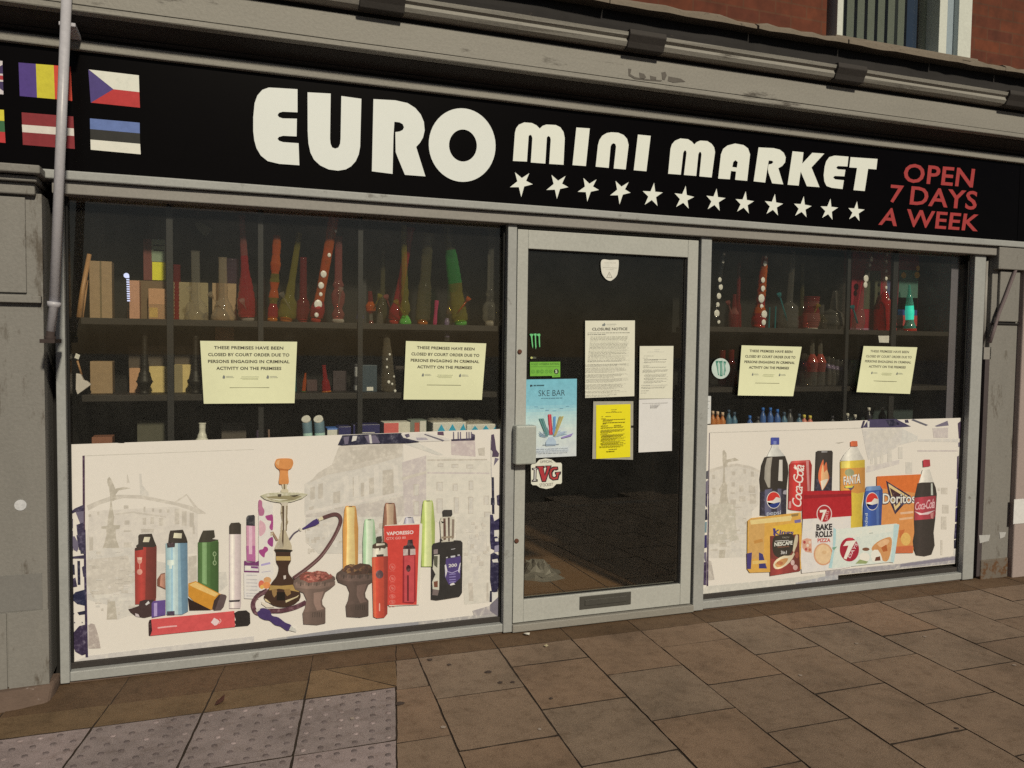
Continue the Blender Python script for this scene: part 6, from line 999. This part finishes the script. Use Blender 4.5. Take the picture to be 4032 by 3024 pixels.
for lab, x, h0 in (('dark carved wooden vase pipe between two yellowish boxes', 706, 60), ('dark wooden vase pipe partly behind the first court notice', 1150, 90)):
    bong(lab, 'D6', (x, 605), (x + 2, h0), [(0, 50, VAS), (.05, 40, VAS), (.12, 52, VAS), (.2, 74, VAS), (.28, 56, VAS), (.4, 38, VAS), (.6, 30, VAS), (.9, 24, VAS), (1, 28, VAS)], .26, zl_, name='wooden_vase', cat='vase')
cbox('hanging_carton', 'orange-tan carton under the upper shelf above the first court notice', 'D6', 1322, 1485, 0, zl_, TANP, y=.4, dep=.05)
bong('teal glass bulb just above the first court notice', 'D6', (1970, 600), (1970, 70), [(0, 60, gCyn), (.4, 56, gCyn), (.75, 52, gSmk), (.93, 50, gFro), (1, 26, gFro)], .32, zl_)
bong('small orange glass pipe right of the first court notice', 'D7', (120, 660), (138, 490), [(0, 20, gOr), (.5, 20, gOr), (.8, 12, gOr), (1, 8, gOr)], .3, zl_, (24, gGrn))
bong('red glass pipe with an orange foot on the middle shelf', 'D7', (355, 700), (325, 410), [(0, 40, gRed), (.1, 46, gRed), (.35, 40, gRed), (.5, 24, gRed), (.95, 18, gRed), (1, 22, gRed)], .26, zl_, (50, fOr))
cbox('dark_carton', 'dark grey-blue box with a white label on the middle shelf', 'D7', 712, 872, 410, zl_, card('slate_card', wc(50, 58, 60), .4), y=.27, parts=[tp('label', .34, .75, .04, .18, LBLW)])
cbox('dark_carton', 'narrow black and white box beside the dark grey-blue box', 'D7', 630, 700, 400, zl_, card('black_card', wc(40, 38, 38), .4), y=.3, parts=[tp('label', .1, .6, .55, .9, card('pale_grey_label', wc(120, 116, 108))), tp('label', .0, .5, .06, .22, card('pale_grey_label', None))])
bong('grey patterned cone pipe left of the second court notice', 'D7', (985, 705), (968, 95), [(0, 78, gr_('grey_pattern_glass', (.16, .14, .11), .8)), (.1, 80, gr_('grey_pattern_glass', None)), (.5, 60, gr_('grey_pattern_glass', None)), (.95, 34, gr_('grey_pattern_glass', None)), (1, 44, gr_('grey_pattern_glass', None))], .25, zl_, None, None, [(1030, 525, 10), (960, 430, 12), (975, 580, 16), (1010, 600, 12), (1040, 670, 14), (990, 300, 12), (960, 350, 10)])
bong('lilac bottle hanging below the upper shelf above the second court notice', 'D7', (1588, 165), (1586, 50), [(0, 26, gSmk), (.35, 26, gr_('lilac_glass', None)), (.7, 26, gr_('lilac_glass', None)), (1, 14, gr_('lilac_glass', None))], .22)
for i, (kk, x) in enumerate((('D2', 400), ('D3', 62))):
    b = MB(); ms = W(c1(kk, x, 900), .06).x; b.box(ms - .012, ms + .012, .058, .073, 1.0, 2.3, STEEL); tag(b.build('display_upright'), ('thin dark upright between the tall red and the orange-yellow glass pipes', 'thin dark upright right of the pink bubbly glass pipe')[i], 'upright')
bong('dim red glass piece behind the shelf upright, above the wide olive box', 'D1', (1410, 1500), (1410, 830), [(0, 50, gDrd), (.5, 50, gDrd), (1, 46, gDrd)], .4, zu)
bong('small clear bubbler with a blue tint right of the upright', 'D3', (60, 1545), (45, 1260), [(0, 40, gSmk), (.2, 50, gr_('bluish_glass', (.2, .2, .32), .4)), (.5, 30, gSmk), (.6, 14, gSmk), (1, 14, gCyn)], .3, zu)
bong('little clear glass cone beside the small orange bubbler', 'D3', (300, 1545), (310, 1330), [(0, 44, gSmk), (.4, 40, gSmk), (.7, 16, gSmk), (1, 18, gPnk)], .36, zu)
bong('faint violet glass neck behind the green leaning pipe', 'D3', (1170, 1560), (1160, 1100), [(0, 40, gSmk), (.3, 44, gr_('lilac_glass', None)), (.5, 24, gSmk), (1, 22, gSmk)], .4, zu)
bong('dim olive glass pipe in the gap between the pink and the red leaning pipes', 'D3', (330, 1540), (345, 640), [(0, 60, gOlv), (.2, 64, gOlv), (.4, 30, gOlv), (1, 28, gOlv)], .46, zu)
bong('dark violet tall box-like tube behind the tall red pipe', 'D2', (40, 1515), (40, 760), [(0, 90, gr_('dusky_violet_glass', (.1, .06, .09), .8)), (1, 90, gr_('dusky_violet_glass', None))], .44, zu)
for i, (x0, x1, y_, lab) in enumerate(((565, 905, 180, 'broad dim brown board behind the dark carved vase'), (965, 1180, 180, 'broad dim olive board beside the first court notice'), (1330, 1600, 90, 'dim brown carton hidden by the first court notice'))):
    cbox('back_carton', lab, 'D6', x0, x1, y_, zl_, card('dim_brown_card', wc(64, 54, 42)), y=.46, dep=.03)
for i, (x0, x1, y_, c_, lab) in enumerate(((150, 260, 560, (62, 44, 40), 'dim maroon carton behind the small orange pipe'), (420, 560, 470, (50, 40, 38), 'dark carton between the red pipe and the narrow black box'), (1060, 1150, 420, (48, 40, 34), 'dark carton right of the grey patterned cone'), (1960, 2090, 420, (44, 46, 44), 'dark carton right of the second court notice'))):
    cbox('back_carton', lab, 'D7', x0, x1, y_, zl_, card('dim_card_%d_tone' % c_[0], wc(*c_)), y=.4, dep=.05)
# goods standing on the deck behind the films
cbox('small_carton', 'reddish brown carton just above the film at the far left', 'D6', 245, 425, 978, zd, card('reddish_card', wc(112, 72, 52)), y=.2)
cbox('grey_carton', 'dull grey box behind the left film under the middle shelf', 'D6', 640, 905, 830, zd, card('dull_grey_card', wc(70, 66, 52)), y=.4)
cbox('grey_carton', 'dark grey-brown box right of the white vase behind the film', 'D6', 1375, 1592, 850, zd, card('grey_brown_card', wc(68, 60, 50)), y=.4)
wv = card('white_ceramic', wc(190, 180, 150), .3)
bong('white long-necked ceramic vase just above the left film', 'D6', (1205, 1080), (1210, 852), [(0, 70, wv), (.3, 66, wv), (.5, 42, wv), (.7, 28, wv), (.95, 30, wv), (1, 34, wv)], .22, zd, name='ceramic_vase', cat='vase')
bong('thin pink stick standing above the left film', 'D6', (1792, 1080), (1788, 910), [(0, 8, gr_('pale_pink_plastic', (.5, .35, .3), .95)), (1, 8, gr_('pale_pink_plastic', None))], .3, zd, name='pink_stick', cat='stick')
bong('small lilac cup above the left film', 'D6', (1700, 1080), (1700, 915), [(0, 20, gr_('lilac_glass', None)), (.6, 26, gr_('lilac_glass', None)), (1, 22, gr_('lilac_glass', None))], .35, zd, name='lilac_cup', cat='cup')
CB = card('blue_grey_can', wc(86, 104, 108), .35); CBL = card('light_blue_can', wc(150, 172, 168), .35); CW = card('white_can_lid', wc(200, 196, 180), .35)
for i, (x0, x1, lab) in enumerate(((112, 232, 'blue-grey can with a slanting white top, left of a pair above the left film'), (236, 362, 'blue-grey can with a slanting white top, right of a pair above the left film'))):
    a, b_ = W(c1('D7', x0, 1130), .08), W(c1('D7', x1, 1130), .08); zt = W(c1('D7', x0, 985), .08).z; cx = (a.x + b_.x) / 2; r = (b_.x - a.x) * .42
    t = thing('drink_can', (cx, .08 + r, zd), lab, 'can', 'pair of blue-grey cans'); b = MB(); b.lathe((cx, .08 + r, zd), (cx - .008, .08 + r, zt), [(0, r * .9), (.04, r), (.55, r), (.62, r * 1.0), (.97, r), (1, r * .92)], lambda j: CBL if j < 2 else CB, 20); b.build('can_body', t)
    b = MB(); b.lathe((cx - .008, .08 + r - .002, zt), (cx - .014, .08 + r - .012, zt + .012), [(0, r * .94), (1, r * .9)], CW, 20); b.build('lid', t)
BLU = card('dark_blue_card', wc(44, 42, 76), .3)
cbox('dark_blue_carton', 'small dark blue box beside the pair of cans', 'D7', 478, 605, 1042, zd, BLU, y=.16)
cbox('dark_blue_carton', 'wide dark blue box with shiny stripes above the left film', 'D7', 628, 900, 1022, zd, BLU, y=.18, parts=[tp('print_line', .3, .8, .6, .64, card('silver_print', wc(190, 190, 200), .2))])
cbox('blue_wedge', 'bright blue and white packet lying right of the cans', 'D7', 362, 480, 1060, zd, card('bright_blue_card', wc(60, 96, 150), .4), y=.2, parts=[tp('label', 0, .9, 0, .93, LBLW)])
cbox('flavour_box', 'red and cream box above the left film', 'D7', 942, 1212, 1000, zd, card('cream_card', wc(196, 178, 150)), y=.17, parts=[tp('print', .0, .55, .0, .98, card('coral_print', wc(190, 84, 76)))])
cbox('flavour_box', 'small box striped grey and red beside the red and cream box', 'D7', 1214, 1380, 976, zd, card('grey_green_card', wc(100, 104, 90)), y=.2, parts=[tp('print', .25, .55, 0, .9, card('brick_print', wc(150, 76, 60))), tp('print', .58, .95, .3, .96, card('silver_print', None))])
TRI = card('blue_triangle_print', wc(44, 134, 190)); WB = card('white_carton', wc(216, 210, 196), .4)
a, b_ = W(c1('D7', 1440, 1000), .09), W(c1('D7', 2125, 1012), .09)
for i in range(2):
    x0, x1 = a.x + (b_.x - a.x) * i / 2 + .002, a.x + (b_.x - a.x) * (i + 1) / 2 - .002; zt = a.z if i == 0 else b_.z
    t = thing('triangle_carton', ((x0 + x1) / 2, .09, zd), ('left' if i == 0 else 'right') + ' of two white shrink-wrapped boxes with blue triangles behind the left film', 'box', 'white boxes with blue triangles'); b = MB(); b.box(x0, x1, .09, .33, zd, zt, WB); b.build('carton', t, .004); zb2 = W(c1('D7', 1700, 1085), .09).z
    for j in range(3):
        w = (x1 - x0) / 3; c_ = x0 + w * (j + .75); b = MB(); b.prism([(c_ - w * .36, zb2), (c_ + w * .36 if c_ + w * .36 < x1 else x1, zb2), (min(c_, x1 - .01), zb2 + (zt - zb2) * .8)], .088, .0895, TRI); b.build('triangle_print', t)
    b = MB(); rb = random.Random(i)
    for j in range(5): cx = x0 + (x1 - x0) * (j + .5) / 5; b.ball((cx, .18, zt + .004), .026, .06, rb.uniform(.008, .016), tint('crinkled_wrap', (.6, .58, .54), .3, .08), 10)
    b.build('shrink_wrap', t)
# right window goods
bong('black glass pipe with white dots leaning right at the door post', 'D4', (235, 1480), (395, 270), [(0, 80, gBlk), (.1, 92, gBlk), (.2, 72, gBlk), (.3, 46, gBlk), (.98, 44, gBlk), (1, 50, gBlk)], .26, zu2, None, None, [(250, 1265, 46), (275, 1400, 26), (285, 1120, 30), (305, 980, 38), (335, 835, 36), (320, 715, 30), (375, 420, 22), (393, 295, 18)])
bong('small dull red bubbler between the black dotted and orange dotted pipes', 'D4', (570, 1470), (590, 950), [(0, 60, gDrd), (.1, 66, gDrd), (.4, 70, gPnk), (.6, 34, gDrd), (1, 24, gDrd)], .32, zu2, None, ((560, 1350), (500, 1130), gPnk))
bong('thin dark red glass neck rising behind the small dull red bubbler', 'D4', (640, 1480), (665, 440), [(0, 50, gDrd), (.3, 44, gDrd), (.4, 26, gDrd), (1, 24, gDrd)], .4, zu2)
bong('orange glass pipe with cream dots standing in the right window', 'D4', (975, 1485), (1085, 330), [(0, 88, gRed), (.08, 100, gRed), (.2, 88, gOr), (.32, 62, gRed), (.45, 60, gOr), (.75, 52, gOr), (1, 46, gOr)], .26, zu2, (90, fRd), None, [(1010, 1280, 48), (995, 1410, 36), (990, 1150, 30), (985, 1020, 52), (1015, 860, 36), (1015, 720, 34), (1055, 450, 34), (1070, 345, 18)])
bong('clear wide bottle with a cyan slanting stem in the right window', 'D4', (1460, 1490), (1550, 230), [(0, 130, gSmk), (.05, 136, gSmk), (.28, 120, gSmk), (.34, 40, gSmk), (.98, 34, gr_('bluish_glass', (.2, .2, .32), .4)), (1, 40, gr_('bluish_glass', None))], .28, zu2, None, ((1450, 1380), (1335, 1000), gCyn))
for i, (x, t0) in enumerate(((1165, 1160), (1265, 1150))): bong(('left' if i == 0 else 'right') + ' of two thin green-tinted glass rods beside the orange dotted pipe', 'D4', (x - 12, 1440), (x, t0), [(0, 10, gCyn), (1, 8, gCyn)], .24, zu2, name='glass_rod', cat='rod')
bong('squat reddish clear jar with a pale square foot in the right window', 'D4', (1830, 1505), (1850, 990), [(0, 80, gPnk), (.1, 100, gPnk), (.3, 120, gPnk), (.5, 110, gDrd), (.7, 92, gPnk), (.85, 100, gDrd), (1, 104, gDrd)], .27, zu2, (92, fWh), ((1850, 1330), (1930, 1180), gYel))
bong('smoky clear glass bubbler beside the red printed box', 'D5', (250, 1230), (300, 730), [(0, 110, gSmk), (.15, 140, gSmk), (.4, 110, gSmk), (.55, 40, gSmk), (1, 24, gSmk)], .3, zu2)
xw_ = lambda n, c: card(n, wc(*c), .35)
cbox('printed_box', 'wide printed box, dark red above and below a dark green band', 'D5', 540, 1060, 130, zu2, xw_('deep_red_print', (108, 26, 34)), y=.36, dep=.08, parts=[tp('print', .32, .74, .26, .72, xw_('dark_olive_print', (62, 60, 44))), tp('print', .9, .99, .36, .62, xw_('blue_grey_print', (64, 66, 84))), tp('print', .9, .99, .62, .68, xw_('tan_print', (140, 106, 70))), tp('print', 0, 1, 0, .03, xw_('pink_grey_print', (120, 80, 90)))])
bong('red glass flask with a beaded clear neck in front of the wide printed box', 'D5', (960, 1240), (975, 220), [(0, 96, gRed), (.05, 104, gRed), (.3, 90, gRed), (.45, 40, gRed), (.5, 22, gClr), (.98, 22, gClr), (1, 26, gClr)], .3, zu2, None, None, [(975, 245, 16), (970, 340, 18), (968, 470, 16), (965, 570, 18), (965, 690, 16), (965, 850, 10), (955, 1110, 12)])
bong('slim clear pipe with pale dots leaning beside the wide printed box', 'D5', (600, 1230), (780, 220), [(0, 60, gSmk), (.12, 66, gSmk), (.3, 30, gSmk), (1, 26, gSmk)], .28, zu2, None, ((600, 1165), (545, 985), gCyn), [(765, 310, 22), (740, 390, 16), (690, 570, 34), (680, 655, 28)])
bx = cbox('printed_box', 'rainbow printed box, red at both ends with yellow spots and a green middle', 'D5', 1155, 1432, 185, zu2, xw_('maroon_print', (92, 28, 38)), y=.36, dep=.08, parts=[tp('print', .05, .98, .27, .76, xw_('teal_green_print', (60, 84, 70))), tp('print', .05, .98, .2, .42, xw_('navy_print', (44, 52, 92))), tp('print', 0, 1, 0, .2, xw_('brick_red_print', (140, 52, 48))), tp('print', 0, 1, .04, .07, xw_('pale_pink_print', (176, 120, 108)))])
b = MB()
for x, y, r in ((1215, 525, 32), (1395, 520, 34), (1405, 430, 26)): c_ = W(c1('D5', x, y), DY(.36)); rr = r * mpp(c1('D5', x, y), .3) / 3.403; b.lathe((c_.x, DY(.36) - .0034, c_.z), (c_.x, DY(.36) - .0016, c_.z), [(0, rr), (1, rr)], xw_('amber_print', (170, 124, 44)), 16)
b.build('spot_print', bx)
lamp = bong('glowing cyan lamp in front of the rainbow printed box', 'D5', (1300, 1230), (1295, 650), [(0, 60, fRd), (.06, 60, gr_('teal_glass', None)), (.25, 40, glow('cyan_glow', (.03, .8, .6), .5)), (.4, 44, glow('cyan_glow', None)), (.55, 40, gr_('teal_glass', None)), (.72, 30, gr_('teal_glass', None)), (.8, 18, gr_('teal_glass', None)), (1, 10, gr_('teal_glass', None))], .26, zu2, name='cyan_lamp', cat='lamp')
p0 = [W(p, .07) for p in q('D8', '1404,84 1490,84 1488,140 1412,138')]; b = MB(); b.prism([(p.x, p.z) for p in p0], .07, .073, LBLW); b.tube([(p0[0].x + .02, .076, p0[0].z), (p0[0].x + .02, .076, zu2 - .03)], .002, STEEL, 6); tag(b.build('price_card'), 'small blank white card hanging above the rightmost court notice', 'card')
b = MB(); ms = W(c1('D5', 1105, 700), .06).x; b.box(ms - .02, ms + .02, .058, .073, 1.0, 2.3, STEEL); tag(b.build('display_upright'), 'dark upright between the two printed boxes in the right window', 'upright')
b = MB(); ms = W(c1('D5', 480, 700), .06).x; b.box(ms - .012, ms + .012, .058, .073, 1.0, 2.3, STEEL); tag(b.build('display_upright'), 'thin dark upright left of the wide printed box', 'upright')
bong('small dark glass bubbler with a bright mouth beside the squat reddish jar', 'D4', (2010, 1490), (2020, 1120), [(0, 60, gSmk), (.3, 70, gOlv), (.6, 30, gSmk), (1, 26, gSmk)], .34, zu2)
bong('dull grey tall cylinder behind the smoky bubbler', 'D5', (390, 1240), (395, 560), [(0, 60, gSmk), (1, 60, gSmk)], .44, zu2)
bong('dim brown glass neck between the cyan stem and the reddish jar', 'D4', (1690, 1490), (1700, 420), [(0, 60, gDrd), (.2, 66, gOlv), (.4, 26, gOlv), (1, 24, gDrd)], .46, zu2)
# middle and lower shelves, right window
for i, (x, lab) in enumerate(((882, 'left'), (945, 'right'))): bong(lab + ' of a pair of pink round-bottomed bottles between the two slanting notices', 'D8', (x, 485), (x, 110), [(0, 26, gSmk), (.3, 30, gPnk), (.5, 36, gr_('coral_glass', (.55, .12, .1), .75)), (.6, 26, gr_('coral_glass', None)), (.68, 14, gClr), (1, 12, gClr)], .28, zl2, name='pink_bottle', cat='bottle')
for i, x in enumerate((815, 850, 1000, 1035, 1070, 1105)): bong(('first', 'second', 'third', 'fourth', 'fifth', 'last')[i] + ' from the left of six small smoky bottles between the slanting notices', 'D8', (x, 485), (x + 2, 225 + 12 * i), [(0, 24, gSmk), (.4, 26, gSmk), (.6, 20, gr_('lilac_glass', None)), (.75, 14, gSmk), (1, 18, fWh)], .36, zl2, name='smoky_bottle', cat='bottle')
bong('green glass jar left of the rightmost court notice', 'D8', (1215, 485), (1220, 280), [(0, 38, gr_('sage_glass', (.16, .22, .14), .7)), (.7, 38, gr_('sage_glass', None)), (.78, 30, gr_('sage_foot', (.3, .4, .26), .8)), (1, 26, gr_('sage_foot', None))], .26, zl2, name='green_jar', cat='jar')
for i, (x0, y0_, m_) in enumerate(((170, 200, gDrd), (240, 195, gDrd), (250, 300, gOr))): bong(('dull red jar nearest the round sticker', 'dull red jar beside the first slanting notice', 'low orange jar behind the round sticker')[i], 'D8', (x0, 485), (x0, y0_), [(0, 30, m_), (.6, 30, m_), (.7, 18, m_), (1, 20, m_)], .36 - .06 * (i == 2), zl2, name='red_jar', cat='jar')
BOT = {'o': (card('amber_bottle', wc(150, 90, 44), .3), card('pale_cap', wc(190, 150, 120), .4)), 'b': (card('blue_bottle', wc(50, 76, 116), .3), card('blue_cap', wc(44, 92, 150), .4)), 't': (card('teal_bottle', wc(64, 90, 102), .3), card('slate_cap', wc(52, 66, 78), .4)), 'k': (card('black_bottle', wc(34, 32, 34), .25), card('ivory_cap', wc(170, 160, 140), .4)), 'y': (card('peach_bottle', wc(170, 100, 80), .3), card('yellow_cap', wc(200, 160, 70), .4)), 'g': (card('grey_bottle', wc(64, 62, 60), .3), card('dark_cap', wc(46, 44, 46), .4))}
spec = [('o', 108, 682, 'amber sauce bottle, first of three at the left above the right film'), ('o', 146, 686, 'amber sauce bottle, middle of three above the right film'), ('o', 186, 692, 'amber sauce bottle with a yellow band, last of three above the right film'), ('t', 235, 672, 'teal bottle next to the three amber bottles'), ('t', 280, 690, 'second teal bottle right of the amber bottles'), ('b', 402, 718, 'short bright blue bottle standing alone above the right film'), ('g', 468, 726, 'dull grey pot right of the short blue bottle'), ('b', 507, 655, 'tall blue bottle, first of three tall blue ones'), ('b', 566, 655, 'tall blue bottle, middle of three tall blue ones'), ('b', 622, 668, 'tall blue bottle, last of three tall blue ones'), ('t', 676, 690, 'teal bottle right of the tall blue ones'), ('g', 722, 668, 'grey bottle with a darker cap right of the teal one'), ('t', 795, 705, 'teal pot just left of the peach bottles'), ('y', 835, 712, 'peach and yellow bottle, left of two'), ('y', 882, 718, 'peach and yellow bottle, right of two'), ('g', 1060, 720, 'dull grey pot below the gap between the notices'), ('k', 1180, 700, 'black bottle with an ivory cap left of the dark mirror panel'), ('k', 1240, 710, 'black bottle with an ivory cap in front of the dark mirror panel'), ('k', 1350, 655, 'black bottle under the rightmost court notice'), ('k', 1460, 650, 'tall black bottle with a bright ivory cap under the rightmost notice'), ('k', 1530, 690, 'short black bottle, last before the dark side panel')]
for ty, x, yt_, lab in spec:
    m1, m2 = BOT[ty]; y = .11; t_, bs_ = W(c1('D8', x, yt_), y), W(c1('D8', x, 800), y); r = 22 * mpp(c1('D8', x, 750), y) / 2.0109; h_ = t_.z - zd
    t = thing('bottle', (t_.x, y + r, zd), lab, 'bottle', 'bottles above the right film'); b = MB(); b.lathe((t_.x, y + r, zd), (t_.x, y + r, t_.z - .02), [(0, r * .95), (.05, r), (.72, r), (.86, r * .62), (.95, r * .4), (1, r * .4)], m1, 16); b.build('bottle_body', t); b = MB(); b.lathe((t_.x, y + r, t_.z - .021), (t_.x, y + r, t_.z), [(0, r * .5), (.9, r * .48), (1, r * .4)], m2, 14); b.build('cap', t)
b = MB(); p0, p1 = W(c1('D8', 1182, 545), .3), W(c1('D8', 1682, 545), .3); b.box(p0.x, p1.x, .3, .315, zd, p0.z, paint('mirror_panel', (.06, .08, .085), .2, 3, .15)); tag(b.build('mirror_panel'), 'dark teal-grey panel behind the black bottles in the right window', 'panel')
# ------------------------------------------------------------------ light
el, az = math.radians(34), math.radians(8)
sd = bpy.data.lights.new('street_light', 'SUN'); sd.energy = 3.05; sd.angle = math.radians(4); sd.color = (1, .895, .68)
so = bpy.data.objects.new('street_light', sd); C.objects.link(so); v = Vector((math.sin(az) * math.cos(el), -math.cos(az) * math.cos(el), math.sin(el)))
so.rotation_euler = v.to_track_quat('Z', 'Y').to_euler(); so.location = v * 12
w = bpy.data.worlds.new('World'); sc.world = w; w.use_nodes = True; nt = w.node_tree; bg = nt.nodes['Background']
sk = nt.nodes.new('ShaderNodeTexSky'); sk.sky_type = 'NISHITA'; sk.sun_disc = False; sk.sun_elevation = el; sk.sun_rotation = math.pi - az
nt.links.new(sk.outputs[0], bg.inputs[0]); bg.inputs[1].default_value = .018
sc.view_settings.view_transform = 'Standard'; sc.view_settings.look = 'None'; sc.view_settings.exposure = 0; sc.view_settings.gamma = 1
sc.cycles.use_denoising = False; sc.cycles.max_bounces = 8; sc.cycles.transparent_max_bounces = 24; sc.cycles.caustics_reflective = False; sc.cycles.caustics_refractive = False
